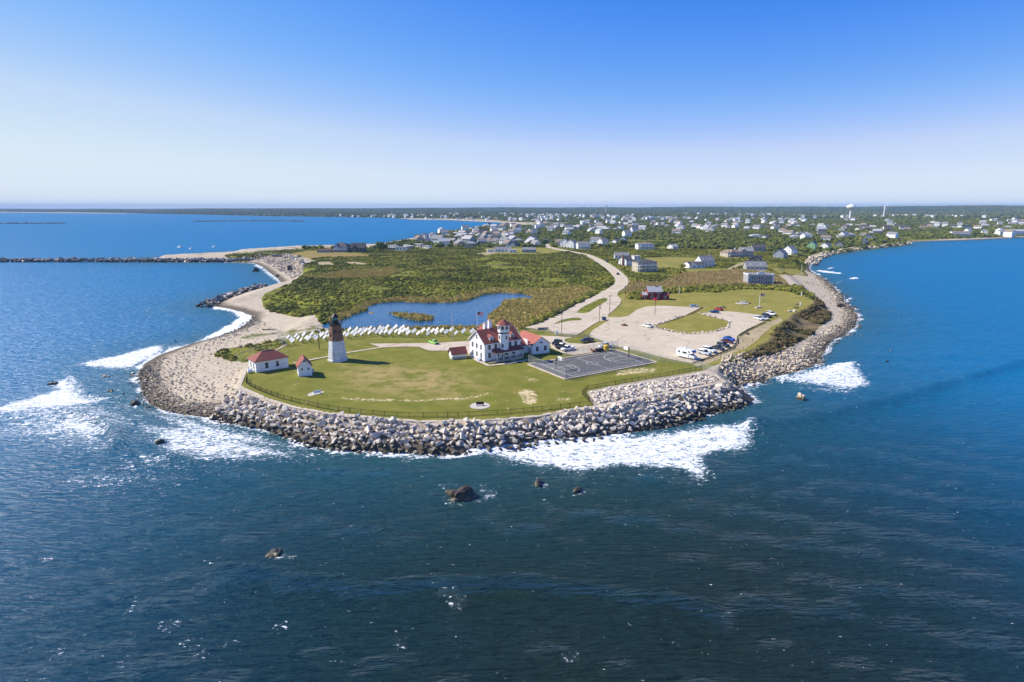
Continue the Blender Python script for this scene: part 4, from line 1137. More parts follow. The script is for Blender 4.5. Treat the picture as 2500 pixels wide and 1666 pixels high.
# ------------------------------------------------------------------ stones
def hull_mesh(name, seed, mat, n=13, flat=1.0):
    rs = random.Random(seed)
    bm = bmesh.new()
    for _ in range(n):
        while True:
            q = Vector((rs.uniform(-1, 1), rs.uniform(-1, 1), rs.uniform(-1, 1)))
            if .5 < sum(abs(t) ** 3.6 for t in q) < 1.5:
                break
        bm.verts.new((q.x * .5, q.y * .5, q.z * .5 * flat))
    g = bmesh.ops.convex_hull(bm, input=bm.verts[:])
    bmesh.ops.delete(bm, geom=[e for e in g['geom_interior'] if isinstance(e, bmesh.types.BMVert)], context='VERTS')
    bmesh.ops.triangulate(bm, faces=bm.faces[:])
    me = bpy.data.meshes.new(name)
    bm.to_mesh(me)
    bm.free()
    me.materials.append(mat)
    return me


HULLS = [hull_mesh('boulder', 100 + i, M['granite'], 8 + i % 4) for i in range(10)]


def dart(x0, x1, y0, y1, r, ok, tries=None, seed=1):
    """spaced random points where ok(X, Y)"""
    g = np.random.default_rng(seed)
    n = tries or int((x1 - x0) * (y1 - y0) / (r * r) * 4)
    P = np.stack([g.uniform(x0, x1, n), g.uniform(y0, y1, n)], 1)
    P = P[ok(P[:, 0], P[:, 1])]
    grid, out = {}, []
    for x, y in P:
        i, j = int(x // r), int(y // r)
        if any((x - q[0]) ** 2 + (y - q[1]) ** 2 < r * r for a in (-1, 0, 1) for b_ in (-1, 0, 1) for q in grid.get((i + a, j + b_), ())):
            continue
        grid.setdefault((i, j), []).append((x, y))
        out.append((x, y))
    return np.array(out).reshape(-1, 2)


def stone_set(P, Zp, smin, smax, seed, squash=.75):
    """list of (location, scale, rotation, variant) resting on heights Zp"""
    rs = random.Random(seed)
    out = []
    for (x, y), z in zip(P, Zp):
        s = rs.uniform(smin, smax) * (1.25 if rs.random() < .12 else 1)
        sc = (s * rs.uniform(1.0, 1.6), s * rs.uniform(.75, 1.15), s * rs.uniform(.6, .95) * squash / .75)
        out.append(((x, y, z + sc[2] * .22), sc, (rs.uniform(-.45, .45), rs.uniform(-.45, .45), rs.uniform(0, 6.28)), rs.randrange(len(HULLS))))
    return out


def stones_parts(stones, parent, mat, name='boulder'):
    o0 = parent.location
    for loc, sc, rot, k in stones:
        me = hull_cache(k, mat)
        link(name, me, parent, Vector(loc) - o0, rot, sc)


_hc = {}


def hull_cache(k, mat):
    if (k, mat.name) not in _hc:
        me = HULLS[k] if mat is M['granite'] else HULLS[k].copy()
        if mat is not M['granite']:
            me.materials[0] = mat
        _hc[(k, mat.name)] = me
    return _hc[(k, mat.name)]


_hd = []
for me in HULLS:
    v = np.empty(len(me.vertices) * 3)
    me.vertices.foreach_get('co', v)
    _hd.append((v.reshape(-1, 3), np.array([p_.vertices[:] for p_ in me.polygons])))


def stones_joined(name, stones, mat, parent=None, seed=5):
    g = np.random.default_rng(seed)
    vs, fs, tn, n = [], [], [], 0
    o0 = np.array(parent.location) if parent else np.zeros(3)
    for loc, sc, rot, k in stones:
        v, f = _hd[k]
        cz, sz, cx_, sx_ = math.cos(rot[2]), math.sin(rot[2]), math.cos(rot[0]), math.sin(rot[0])
        w = v * np.array(sc)
        w = np.stack([w[:, 0], w[:, 1] * cx_ - w[:, 2] * sx_, w[:, 1] * sx_ + w[:, 2] * cx_], 1)
        w = np.stack([w[:, 0] * cz - w[:, 1] * sz, w[:, 0] * sz + w[:, 1] * cz, w[:, 2]], 1) + np.array(loc) - o0
        vs.append(w)
        fs.append(f + n)
        tn.append(np.full(len(v), g.random()))
        n += len(v)
    o = link(name, np_mesh(name, np.concatenate(vs), np.concatenate(fs), mat, {'tone': np.concatenate(tn)}, False), parent)
    o['kind'] = 'stuff'
    return o


def band(lo, hi, poly_in=None, poly_out=()):
    def ok(X_, Y_):
        k = np.ones(X_.shape, bool)
        if poly_in is not None:
            k &= sdpoly(X_, Y_, poly_in, 1) > 0
        for P_ in poly_out:
            k &= sdpoly(X_, Y_, P_, 1) < 0
        d, i, _ = coast(X_, Y_)
        s_ = np.where(i, d, -d)
        return k & (s_ > lo) & (s_ < hi)
    return ok


def bbox(P):
    return P[:, 0].min(), P[:, 0].max(), P[:, 1].min(), P[:, 1].max()


CAPLINE = [(585, 944), (592, 949), (649, 974), (709, 993), (800, 1010), (927, 1022), (1029, 1030), (1182, 1027), (1310, 1017), (1376, 1004), (1450, 994), (1600, 966), (1739, 939), (1772, 934)]
WALLPOLY = poly([(470, 1012), (500, 985), (545, 955), (585, 947), (592, 949), (649, 974.5), (709, 993.5), (800, 1011), (927, 1023), (1029, 1031), (1182, 1028), (1310, 1018), (1376, 1005), (1450, 995), (1600, 967), (1739, 940), (1774, 938), (1810, 940), (1880, 950), (1940, 975), (1930, 1040), (1800, 1050), (1640, 1060), (1480, 1095), (1300, 1110), (1050, 1135), (780, 1125), (620, 1075), (480, 1035)])
APRON = poly([(1428, 958), (1500, 946), (1600, 930), (1713, 912), (1742, 917), (1770, 934), (1739, 939), (1600, 965), (1455, 991)])

seawall = thing('seawall', 'curved seawall of heaped pale granite boulders under a concrete cap below the lawn', 'seawall', G(1050, 1030))
mb = MB()
cap_pts = [G(*q) for q in CAPLINE]
for i in range(len(cap_pts) - 1):
    mb.bar(cap_pts[i] - seawall.location + Vector((0, 0, -.9)), cap_pts[i + 1] - seawall.location + Vector((0, 0, -.9)), 1.15, 1.06)
part('concrete_cap', mb, M['concrete'], seawall)
P1 = dart(*bbox(WALLPOLY), .95, band(-1.6, 60, WALLPOLY), seed=3)
P2 = dart(*bbox(WALLPOLY), 1.4, band(-.6, 60, WALLPOLY), seed=4)
S = stone_set(P1, np.maximum(height(P1[:, 0], P1[:, 1]), -.4) - .05, .85, 1.45, 11, .72) + [((a[0], a[1], a[2] + .35), *b_) for a, *b_ in stone_set(P2, np.maximum(height(P2[:, 0], P2[:, 1]), -.5), .9, 1.7, 12, .72)]
S.sort(key=lambda t: math.dist(t[0], (0, 0, CAM_H)) / max(t[1]))
stones_parts(S[:300], seawall, M['granite'])
stones_joined('boulder_fill', S[300:], M['granite'], seawall)

apron = thing('stone_apron', 'flat apron of small broken stones inside the picket fence by the court', 'stone bed', G(1600, 950))
P1 = dart(*bbox(APRON), .72, lambda X_, Y_: sdpoly(X_, Y_, APRON, 1) > 0, seed=5)
S = stone_set(P1, np.full(len(P1), GZ + .02), .75, 1.15, 13, .85)
S.sort(key=lambda t: -max(t[1]))
stones_parts(S[:300], apron, M['granite'], 'stone')
stones_joined('stone_fill', S[300:], M['granite'], apron)

wallc = thing('concrete_wall', 'low concrete wall end below the stone apron beside the rocks', 'wall', G(1772, 934))
a_ = Vector((0, 0, 0))
part('wall_panel', MB().bar((0, 0, -3.2), Vector(G(1739, 939)) - wallc.location + Vector((0, 0, -3.2)), .5, 3.45), M['concrete'], wallc)
part('wall_panel', MB().bar(Vector(G(1745, 916)) - wallc.location + Vector((0, 0, -3.2)), (0, .3, -3.2), .5, 3.4), M['concrete'], wallc)
edging = thing('lawn_wall', 'low concrete retaining wall between the lawn and the cobble beach', 'wall', G(585, 944))
lw = [G(*q) - edging.location for q in [(585, 944), (602, 899), (622, 889), (673, 856), (700, 842)]]
mb = MB()
for i in range(4):
    mb.bar(lw[i] + Vector((0, 0, -1.6)), lw[i + 1] + Vector((0, 0, -1.6)), .8, 1.72)
part('wall_panel', mb, M['concrete'], edging)

RROCK = poly([(1752, 886), (1806, 878), (1870, 862), (1925, 846), (1990, 862), (2025, 850), (2020, 870), (1990, 905), (1950, 920), (1890, 940), (1800, 952), (1774, 942), (1748, 908)], 2.5)
bank = thing('rock_bank', 'bank of tumbled tan and brown rocks between the bluff and the breaking waves', 'rock bank', G(1850, 900, 2))
P1 = dart(*bbox(RROCK), .85, band(-2.5, 40, RROCK, [APRON]), seed=6)
S = stone_set(P1, np.maximum(height(P1[:, 0], P1[:, 1]), -.5), .6, 1.35, 14, .9)
S.sort(key=lambda t: math.dist(t[0], (0, 0, CAM_H)) / max(t[1]))
stones_parts(S[:300], bank, M['cobble'])
stones_joined('boulder_fill', S[300:], M['cobble'], bank)

# cobble beaches
LB = poly([(300, 900), (330, 985), (480, 1035), (560, 1035), (590, 950), (600, 900), (680, 850), (700, 825), (620, 760), (500, 830)], 2)
RB = poly([(1925, 846), (2030, 870), (2110, 800), (2110, 740), (2060, 700), (2010, 668), (1960, 660), (1930, 680), (1985, 710), (2020, 740), (2030, 765), (1985, 805)], 2)
CV = poly([(612, 630), (640, 622), (700, 622), (745, 645), (745, 665), (700, 692), (676, 690), (655, 655)], 2)
cob = []
for P_, r, lo, hi, s0, s1, sd in ((LB, .75, -3, 6, .4, .9, 21), (LB, 1.15, 5, 15, .4, .85, 20), (LB, 1.6, 14, 60, .35, .7, 22), (RB, .9, -3, 7, .45, 1.1, 23), (RB, 1.7, 7, 40, .35, .75, 24), (CV, 2.2, 8, 60, 1.0, 2.4, 25), (RB, 5.5, -22, -2, .5, 1.0, 27), (LB, 5.5, -14, -2, .4, .9, 28)):
    q = dart(*bbox(P_), r, band(lo, hi, P_), seed=sd) if lo > -20 and lo != -14 else dart(bbox(P_)[0] - 15, bbox(P_)[1] + 25, bbox(P_)[2], bbox(P_)[3] + 40, r, band(lo, hi), seed=sd)
    cob += stone_set(q, np.maximum(height(q[:, 0], q[:, 1]), -.28) - .03, s0, s1, sd)
tag(stones_joined('cobbles', cob, M['cobble']), 'loose pale cobbles and boulders strewn over the beaches', 'cobbles')


def jetty(label, px, w, r, s0, s1, ztop, cat='breakwater', nparts=300, seed=31, group=None, mat='jetty'):
    L_ = np.array([G(*q, 0)[:2] for q in px])
    t = thing('breakwater', label, cat, (L_[0][0], L_[0][1], 0), 0, group)
    b_ = bbox(L_)
    q = dart(b_[0] - w, b_[1] + w, b_[2] - w, b_[3] + w, r, lambda X_, Y_: polyline_d(X_, Y_, L_) < w, seed=seed)
    dd = polyline_d(q[:, 0], q[:, 1], L_)
    S_ = stone_set(q, ztop * (1 - (dd / w) ** 2) - .3, s0, s1, seed, 1)
    S_.sort(key=lambda v_: math.dist(v_[0], (0, 0, CAM_H)) / max(v_[1]))
    if nparts:
        stones_parts(S_[:nparts], t, M[mat])
    if len(S_) > nparts:
        stones_joined('boulder_fill', S_[nparts:], M[mat], t)
    return t


jetty('long straight stone breakwater running out from the sand spit', [(-150, 640), (0, 640), (300, 640), (545, 640), (618, 639)], 5.0, 1.9, 2.0, 3.6, 2.6)
jetty('short dark rock groin washed by surf beside the cobble beach', [(508, 748), (545, 733), (590, 717), (640, 702)], 5.5, 2.0, 1.4, 3.0, 1.6, 'groin', 160, 32)
jetty('thin far breakwater at the edge of the bay off the open sea', [(-120, 547.5), (0, 547), (155, 546)], 5, 3.2, 3, 5, 1.6, 'breakwater', 0, 33)
jetty('thin far breakwater in front of the distant bay shore', [(476, 541.5), (560, 540.5), (660, 540), (740, 541)], 5, 3.2, 3, 5, 1.6, 'breakwater', 0, 34)
jetty('grey riprap bank below the cove cottages', [(1974, 648), (1990, 632), (2018, 622), (2060, 615), (2110, 608), (2160, 603), (2212, 596)], 7, 2.2, 1.4, 2.8, 2.6, 'rock bank', 0, 35, None, 'cobble')


def sea_rock(px, py, s, label, seed, mat='rock', h=.6):
    q = G(px, py, 0)
    rs = random.Random(seed)
    bm = bmesh.new()
    bmesh.ops.create_icosphere(bm, subdivisions=3, radius=1)
    for v_ in bm.verts:
        n_ = mnoise.noise(v_.co * 1.3 + Vector((seed, 0, 0))) * .55 + mnoise.noise(v_.co * 3.1 + Vector((seed, 5, 0))) * .22
        c_ = v_.co * (1 + n_)
        v_.co = Vector((round(c_.x * 5) / 5 * .6 + c_.x * .4, round(c_.y * 5) / 5 * .5 + c_.y * .5, c_.z))
    me = bpy.data.meshes.new('sea_rock')
    bm.to_mesh(me)
    bm.free()
    me.materials.append(M[mat])
    o = link('sea_rock', me, None, (q.x, q.y, s * h * .15), rs.uniform(0, 6), (s, s * .62, s * h))
    return tag(o, label, 'rock', 'rocks standing out of the sea')


sea_rock(1130, 1214, 2.9, 'big dark wet rock ringed by foam in the open water', 3, 'rock', .6).rotation_euler.z = .25
sea_rock(1314, 1181, 1.1, 'small weedy rock breaking the surface below the big breaker', 4)
sea_rock(1410, 1198, 1.0, 'small brown rock with foam at the tail of the big breaker', 5)
sea_rock(668, 1356, 1.7, 'purple-dark rock just awash with a foam streak', 6, 'rock', .25)
sea_rock(1954, 973, 1.5, 'lone reddish rock in open water past the side breaker', 7, 'cobble', .8)
sea_rock(624, 663, 3.2, 'dark humped rock standing in the cove', 8, 'rock', .8)
sea_rock(676, 676, 3.0, 'dark flat rock at the waterline of the cove', 9, 'rock', .5)
sea_rock(129, 938, 1.2, 'dark rock showing through the breaker foam off the beach', 10)
sea_rock(257, 922, 1.5, 'flat pale rock awash beyond the breaker tip', 11, 'cobble', .5)
sea_rock(271, 956, 1.0, 'small dark rock in calm water between breaker and beach', 12)
sea_rock(330, 987, 1.6, 'dark rock cluster at the start of the shore wash', 13)
sea_rock(390, 1079, 1.0, 'small dark rock in the lacy shore wash', 14)
sea_rock(708, 634 + 32, 3.0, 'upright dark rock on the cove beach', 15, 'rock', 1.1).location.z = 3.0
sea_rock(2050, 755, 1.9, 'dark rock on the pale beach below the bluff', 16, 'rock', .7).location.z = 2.0

# stones edging the grass island in the lot
edge_pts = subdiv([G(*q)[:2] for q in [(1594, 798), (1607, 803), (1641, 811), (1684, 817.5), (1747, 811.5), (1777, 801), (1781, 786)]], 1.9) + subdiv([G(*q)[:2] for q in [(1594, 797), (1640, 782), (1677, 770.5)]], 1.9)[1:] + subdiv([G(*q)[:2] for q in [(1707, 766.5), (1745, 776), (1779, 784)]], 3.2)
ORD = 'first second third fourth fifth sixth seventh eighth ninth tenth eleventh twelfth thirteenth fourteenth fifteenth sixteenth seventeenth eighteenth nineteenth twentieth'.split()


def nth(i):
    return ORD[i] if i < 20 else ('twenty-' + ORD[i - 20] if i < 29 else 'thirtieth' if i == 29 else 'thirty-' + ORD[i - 30] if i < 39 else 'fortieth' if i == 39 else 'forty-' + ORD[(i - 40) % 20] if i < 49 else 'fiftieth' if i == 49 else 'fifty-' + ORD[(i - 50) % 20])


rs = random.Random(9)
sides = {'front': 0, 'back': 0, 'far': 0}
nfront = len(subdiv([G(*q)[:2] for q in [(1594, 798), (1607, 803), (1641, 811), (1684, 817.5), (1747, 811.5), (1777, 801), (1781, 786)]], 1.9))
nback = nfront + len(subdiv([G(*q)[:2] for q in [(1594, 797), (1640, 782), (1677, 770.5)]], 1.9)) - 1
for i, (x, y) in enumerate(edge_pts):
    s = rs.uniform(.95, 1.35)
    o = link('edging_boulder', hull_cache(rs.randrange(10), M['granite']), None, (x, y, GZ + .11 + s * .3), (rs.uniform(-.2, .2), rs.uniform(-.2, .2), rs.uniform(0, 6)), (s * 1.2, s, s * .85))
    sd_n = 'front' if i < nfront else 'back' if i < nback else 'far'
    w_ = {'front': 'on the camper side', 'back': 'on the lamp pole side', 'far': 'on the red car side'}[sd_n]
    tag(o, f'pale boulder edging the grass island {w_}, {nth(sides[sd_n])} from its white-sedan end', 'boulder', 'boulders edging the grass island')
    sides[sd_n] += 1

# ------------------------------------------------------------------ vegetation
def bush_mesh(name, seed, mat, lobes=5, cards=170, tall=.85):
    rs = random.Random(seed)
    bm = bmesh.new()
    for k in range(lobes):
        a, rr_ = rs.uniform(0, 6.28), (0 if k == 0 else rs.uniform(.35, .7))
        c_ = Vector((rr_ * math.cos(a), rr_ * math.sin(a), rs.uniform(.25, .6) * tall))
        s = rs.uniform(.38, .62)
        g = bmesh.ops.create_icosphere(bm, subdivisions=2, radius=s)
        for v_ in g['verts']:
            n_ = 1 + mnoise.noise(v_.co * 4 + Vector((seed, k, 0))) * .6 + rs.uniform(-.12, .12)
            v_.co = Vector((v_.co.x * n_, v_.co.y * n_, max(v_.co.z * n_ * tall, -.4 * s))) + c_
    pts = [v_.co.copy() for v_ in bm.verts if v_.co.z > .1]
    for _ in range(cards):
        q = rs.choice(pts)
        d = (q - Vector((0, 0, .25))).normalized()
        t = d.cross(Vector((rs.uniform(-1, 1), rs.uniform(-1, 1), rs.uniform(-1, 1)))).normalized()
        u = (d * rs.uniform(-.2, .8) + d.cross(t) * rs.uniform(.4, 1)).normalized()
        s = rs.uniform(.05, .12)
        q = q + d * rs.uniform(-.02, .12)
        vs = [bm.verts.new(q + t * s * a + u * s * b_) for a, b_ in ((-1, -1), (1, -1), (1, 1), (-1, 1))]
        bm.faces.new(vs)
    me = bpy.data.meshes.new(name)
    bm.to_mesh(me)
    bm.free()
    me.materials.append(mat)
    return me


def reed_mesh(seed, mat, n=26):
    rs = random.Random(seed)
    mb = MB()
    for _ in range(n):
        a, r = rs.uniform(0, 6.28), rs.uniform(0, .75)
        x, y = r * math.cos(a), r * math.sin(a)
        h, w, b_ = rs.uniform(.55, 1.05), rs.uniform(.05, .10), rs.uniform(0, 6.28)
        lx, ly = rs.uniform(-.2, .2), rs.uniform(-.2, .2)
        dx, dy = w * math.cos(b_), w * math.sin(b_)
        mb.add([(x - dx, y - dy, 0), (x + dx, y + dy, 0), (x + lx + dx * 1.3, y + ly + dy * 1.3, h * .85), (x + lx * 1.3, y + ly * 1.3, h), (x + lx - dx * 1.3, y + ly - dy * 1.3, h * .8)], [(0, 1, 2, 3, 4)])
    return mb.mesh('reed_tuft', mat)


def source_collection(name, meshes):
    c_ = bpy.data.collections.new(name)
    for me in meshes:
        c_.objects.link(bpy.data.objects.new(me.name, me))
    return c_


SRC = {'shrub': source_collection('shrub_kinds', [bush_mesh('shrub', 40 + i, M['shrub']) for i in range(6)]),
       'woods': source_collection('tree_kinds', [bush_mesh('tree_crown', 60 + i, M['woods'], 6, 120, 1.0) for i in range(5)]),
       'reed': source_collection('reed_kinds', [reed_mesh(80 + i, M['reed']) for i in range(4)]),
       'dry': source_collection('dry_reed_kinds', [reed_mesh(85 + i, M['brown_reed']) for i in range(4)]),
       'bank': source_collection('brush_kinds', [bush_mesh('brush', 90 + i, M['bank'], 4, 200) for i in range(4)])}


def scatter(name, P, src, smin, smax, zs=(.8, 1.2), label=None, cat=None, seed=1, sizes=None, mat=None):
    """one object of kind stuff: copies of the source plants at points P (n x 3)"""
    g = np.random.default_rng(seed)
    n = len(P)
    me = bpy.data.meshes.new(name)
    me.vertices.add(n)
    me.vertices.foreach_set('co', np.asarray(P, np.float32).ravel())
    s = g.uniform(smin, smax, n) if sizes is None else sizes
    sc = np.stack([s * g.uniform(.85, 1.2, n), s * g.uniform(.85, 1.2, n), s * g.uniform(*zs, n)], 1)
    rt = np.stack([np.zeros(n), np.zeros(n), g.uniform(0, 6.28, n)], 1)
    for nm_, a in (('scl', sc), ('rot', rt)):
        at = me.attributes.new(nm_, 'FLOAT_VECTOR', 'POINT')
        at.data.foreach_set('vector', a.astype(np.float32).ravel())
    me.materials.append(mat)
    ng = bpy.data.node_groups.new(name + '_scatter', 'GeometryNodeTree')
    ng.interface.new_socket('Geometry', in_out='INPUT', socket_type='NodeSocketGeometry')
    ng.interface.new_socket('Geometry', in_out='OUTPUT', socket_type='NodeSocketGeometry')
    gi, go = ng.nodes.new('NodeGroupInput'), ng.nodes.new('NodeGroupOutput')
    ci = ng.nodes.new('GeometryNodeCollectionInfo')
    ci.inputs['Collection'].default_value = src
    ci.inputs['Separate Children'].default_value = True
    ci.inputs['Reset Children'].default_value = True
    ip = ng.nodes.new('GeometryNodeInstanceOnPoints')
    ip.inputs['Pick Instance'].default_value = True
    rd = ng.nodes.new('FunctionNodeRandomValue')
    rd.data_type = 'INT'
    rd.inputs[4].default_value = 0
    rd.inputs[5].default_value = 40
    ats = []
    for nm_ in ('scl', 'rot'):
        a = ng.nodes.new('GeometryNodeInputNamedAttribute')
        a.data_type = 'FLOAT_VECTOR'
        a.inputs['Name'].default_value = nm_
        ats.append(a)
    e2r = ng.nodes.new('FunctionNodeEulerToRotation')
    L_ = ng.links.new
    L_(gi.outputs[0], ip.inputs['Points'])
    L_(ci.outputs[0], ip.inputs['Instance'])
    L_(rd.outputs[2], ip.inputs['Instance Index'])
    L_(ats[0].outputs[0], ip.inputs['Scale'])
    L_(ats[1].outputs[0], e2r.inputs[0])
    L_(e2r.outputs[0], ip.inputs['Rotation'])
    L_(ip.outputs[0], go.inputs[0])
    o = link(name, me)
    md = o.modifiers.new('scatter', 'NODES')
    md.node_group = ng
    return tag(o, label, cat, None, 'stuff')


def with_z(q, dz=0.0):
    return np.column_stack([q, height(q[:, 0], q[:, 1]) + dz])


# ------------------------------------------------------------------ where the houses stand
NAMED = [  # column, base row, width in columns, eaves m, roof rise m, depth m, roof kind, wall, roof, turn deg, label, extras
    (831, 616, 34, 6.2, 4.5, 11, 'hip', 'blue_wall', 'dark_roof', -8, 'big dark grey beach house with white balcony rails near the spit', 'deck gable'),
    (874, 616, 34, 5.0, 5.0, 11, 'gable', 'dark_wall', 'dark_roof', 6, 'big black shingled beach house with a steep cross gable', 'gable'),
    (790, 617, 32, 2.6, .5, 7, 'flat', 'blue_wall', 'red_roof', 0, 'long low shack with a flat salmon red roof near the spit', ''),
    (1228, 616, 40, 3.2, 2.4, 9, 'gable', 'white', 'grey_roof', 4, 'long white single-storey house with grey roof in the mown field', 'chim'),
    (1252, 617, 18, 2.6, .6, 7, 'flat', 'white', 'light_roof', 4, 'flat white garage beside the long white field house', ''),
    (1291, 617, 33, 3.2, 2.2, 9, 'gable', 'blue_wall', 'grey_roof', -6, 'pale grey single-storey house with dark windows in the mown field', 'chim'),
    (1198, 616, 15, 2.6, .4, 5, 'flat', 'white', 'light_roof', 10, 'white trailer parked by the sandy clearing', ''),
    (1141, 606, 18, 3, .6, 8, 'flat', 'tan_wall', 'dark_roof', 0, 'brown flat-roofed hut alone in the trees', ''),
    (1388, 604, 14, 7.2, 3.6, 10, 'gable', 'white', 'grey_roof', 62, 'narrow tall white house with grey roof at the road bend', ''),
    (1404, 606, 18, 6.6, 3.6, 11, 'gable', 'white', 'grey_roof', 52, 'tall white house with a bright gable next to the road bend', ''),
    (1426, 608, 30, 5.6, 3.0, 9, 'gable', 'white', 'grey_roof', 8, 'wide white house with a long veranda above the road', 'deck'),
    (1453, 599, 24, 7.2, 3.4, 10, 'gable', 'white', 'grey_roof', -20, 'tall white gabled house with upper balcony above the road', 'deck'),
    (1478, 600, 26, 6.2, 3.2, 10, 'gable', 'white', 'grey_roof', 35, 'broad white house with low grey roof in the row above the road', ''),
    (1512, 600, 24, 4.6, 3.4, 10, 'gable', 'white', 'tan_roof', 40, 'white gabled house with tan roof beside the round dark tree', ''),
    (1529, 592, 16, 5.4, 3.0, 9, 'gable', 'blue_wall', 'dark_roof', 55, 'blue-grey house with dark roof behind the tan-roofed house', 'chim'),
    (1577, 609, 40, 6.4, 1.6, 10, 'hip', 'white', 'tan_roof', 10, 'large white villa with stacked balconies amid the woods', 'deck'),
    (1649, 608, 24, 2.8, 2.4, 9, 'gable', 'white', 'light_roof', 30, 'small white cottage with pale roof in a woodland gap', ''),
    (1518, 632, 34, 3.2, 2.6, 8, 'gable', 'white', 'grey_roof', -4, 'long white house with grey roof behind the chimney house', ''),
    (1537, 649, 30, 4.6, 3.6, 9, 'gable', 'white', 'tan_roof', 38, 'white house with brown roof and a tall brick chimney', 'brickchim'),
    (1556, 634, 16, 3.0, .6, 7, 'flat', 'white', 'light_roof', 12, 'small white flat-roofed annex behind the three-storey house', ''),
    (1580, 664, 50, 7.6, 1.8, 11, 'hip', 'tan_wall', 'dark_roof', 14, 'tan three-storey house with white corner decks beside the road', 'deck'),
    (1702, 655, 42, 3.0, 2.0, 10, 'gable', 'white', 'dark_roof', 14, 'low white house with dark roof in front of the barn', 'gable'),
    (1729, 651, 36, 4.2, 4.6, 11, 'gable', 'white', 'grey_roof', 16, 'white barn-like house with a broad skylit grey roof', 'sky'),
    (1795, 629, 44, 5.0, 3.0, 12, 'hip', 'tan_wall', 'tan_roof', 20, 'rambling cream mansion with dormers and chimneys', 'chim gable deck'),
    (1822, 628, 32, 6.0, 3.4, 12, 'gable', 'tan_wall', 'grey_roof', -12, 'grey-shingled wing of the mansion with steep gables', 'gable chim'),
    (1853, 614, 32, 4.4, 3.0, 9, 'gable', 'grey_wall', 'dark_roof', -8, 'dark grey house with white windows behind the mansion', ''),
    (1859, 644, 34, 4.6, 2.6, 10, 'gable', 'dark_wall', 'dark_roof', 62, 'dark brown house with a wide white-edged gable near the cove', ''),
    (1847, 660, 48, 2.8, 3.8, 10, 'gable', 'grey_wall', 'grey_roof', -6, 'grey house with two skylights in a broad roof facing the reeds', 'sky deck'),
    (1847, 583, 24, 5.4, 1.6, 9, 'hip', 'white', 'light_roof', 12, 'white square two-storey house standing high in the woods', 'deck'),
    (1874, 586, 24, 4.0, 3.2, 9, 'gable', 'white', 'grey_roof', 48, 'white cottage with pale gable next to the square house', ''),
    (1917, 632, 34, 5.0, 3.8, 10, 'gable', 'blue_wall', 'grey_roof', 46, 'pale blue gabled house at the near end of the cove cottages', ''),
    (1938, 622, 26, 5.4, 3.6, 10, 'gable', 'white', 'grey_roof', 30, 'white gabled house behind the pale blue cove house', 'deck'),
    (1992, 609, 26, 5.6, 4.2, 9, 'gable', 'green_wall', 'grey_roof', 50, 'bright green gabled house in the row above the cove', ''),
    (2026, 608, 30, 3.8, 3.6, 10, 'gable', 'white', 'grey_roof', 40, 'low white gabled house next to the green one', ''),
    (2058, 604, 28, 3.6, 4.2, 10, 'gable', 'grey_wall', 'dark_roof', 58, 'grey cedar house with steep dark gable above the cove', ''),
    (2116, 597, 22, 3.6, 3.8, 9, 'gable', 'dark_wall', 'light_roof', 40, 'dark cottage with white-edged gable at the far end of the cove row', ''),
    (2067, 580, 30, 5.0, 4.2, 10, 'gable', 'white', 'light_roof', 35, 'prominent white gabled house behind the cove row', ''),
    (2347, 575, 40, 4.6, 2.6, 11, 'gable', 'white', 'tan_roof', -10, 'broad cream beach house on the far curved shore', 'deck'),
    (2360, 560, 38, 6.0, 3.4, 11, 'gable', 'white', 'dark_roof', 24, 'large white house with dark wing behind the far shore', 'chim'),
    (2410, 571, 18, 5.0, 3.6, 9, 'gable', 'white', 'grey_roof', 60, 'white narrow gabled house on the far curved shore', ''),
    (2450, 573, 26, 5.0, 3.2, 10, 'gable', 'white', 'grey_roof', 20, 'white pair-gabled house toward the end of the far shore', 'gable'),
    (2484, 572, 28, 5.6, 3.2, 10, 'gable', 'white', 'light_roof', -15, 'large white house at the end of the far shore', ''),
]
VILLAGES = [  # outline, count, spacing m, phrase
    ([(1010, 589), (1050, 578), (1090, 572), (1150, 570), (1230, 578), (1300, 588), (1345, 592), (1375, 601), (1330, 603), (1230, 601), (1120, 603), (1040, 603)], 64, 13, 'in the bay village'),
    ([(915, 606), (1000, 600), (1055, 607), (1040, 613), (930, 612)], 9, 12, 'in the beach trailer park'),
    ([(1160, 556), (1240, 552), (1330, 553), (1420, 552), (1500, 558), (1560, 562), (1550, 572), (1400, 566), (1300, 566), (1220, 563)], 46, 20, 'behind the bay beach'),
    ([(1030, 535.5), (1200, 535), (1330, 541), (1330, 545), (1220, 539), (1100, 535.8)], 26, 30, 'along the far beach'),
    ([(1300, 531), (1480, 529), (1560, 532), (1500, 541), (1350, 538)], 20, 60, 'by the salt pond'),
    ([(1560, 545), (1700, 545), (1860, 549), (1990, 553), (1900, 562), (1740, 560), (1590, 561)], 38, 22, 'in the wooded middle'),
    ([(1660, 528), (1800, 524), (1960, 526), (1950, 534), (1800, 538), (1700, 533)], 22, 80, 'in the distant woods'),
    ([(1960, 575), (2010, 556), (2080, 549), (2200, 556), (2240, 566), (2160, 576), (2100, 590), (2020, 596), (1950, 604), (1925, 596)], 34, 17, 'above the cove'),
    ([(2240, 548), (2360, 543), (2500, 545), (2500, 562), (2420, 558), (2300, 566), (2240, 562)], 16, 30, 'inland of the far shore'),
]
HOUSE_SPOTS, GENERIC, NAMED_AT = [], [], []
for h in NAMED:
    q = GT(h[0], h[1])
    w = h[2] * math.hypot(q.y, CAM_H) / FOC
    NAMED_AT.append((q, w))
    HOUSE_SPOTS.append((q.x, q.y + h[5] * .4, max(w, h[5]) * .62 + 2))
g_ = random.Random(5)
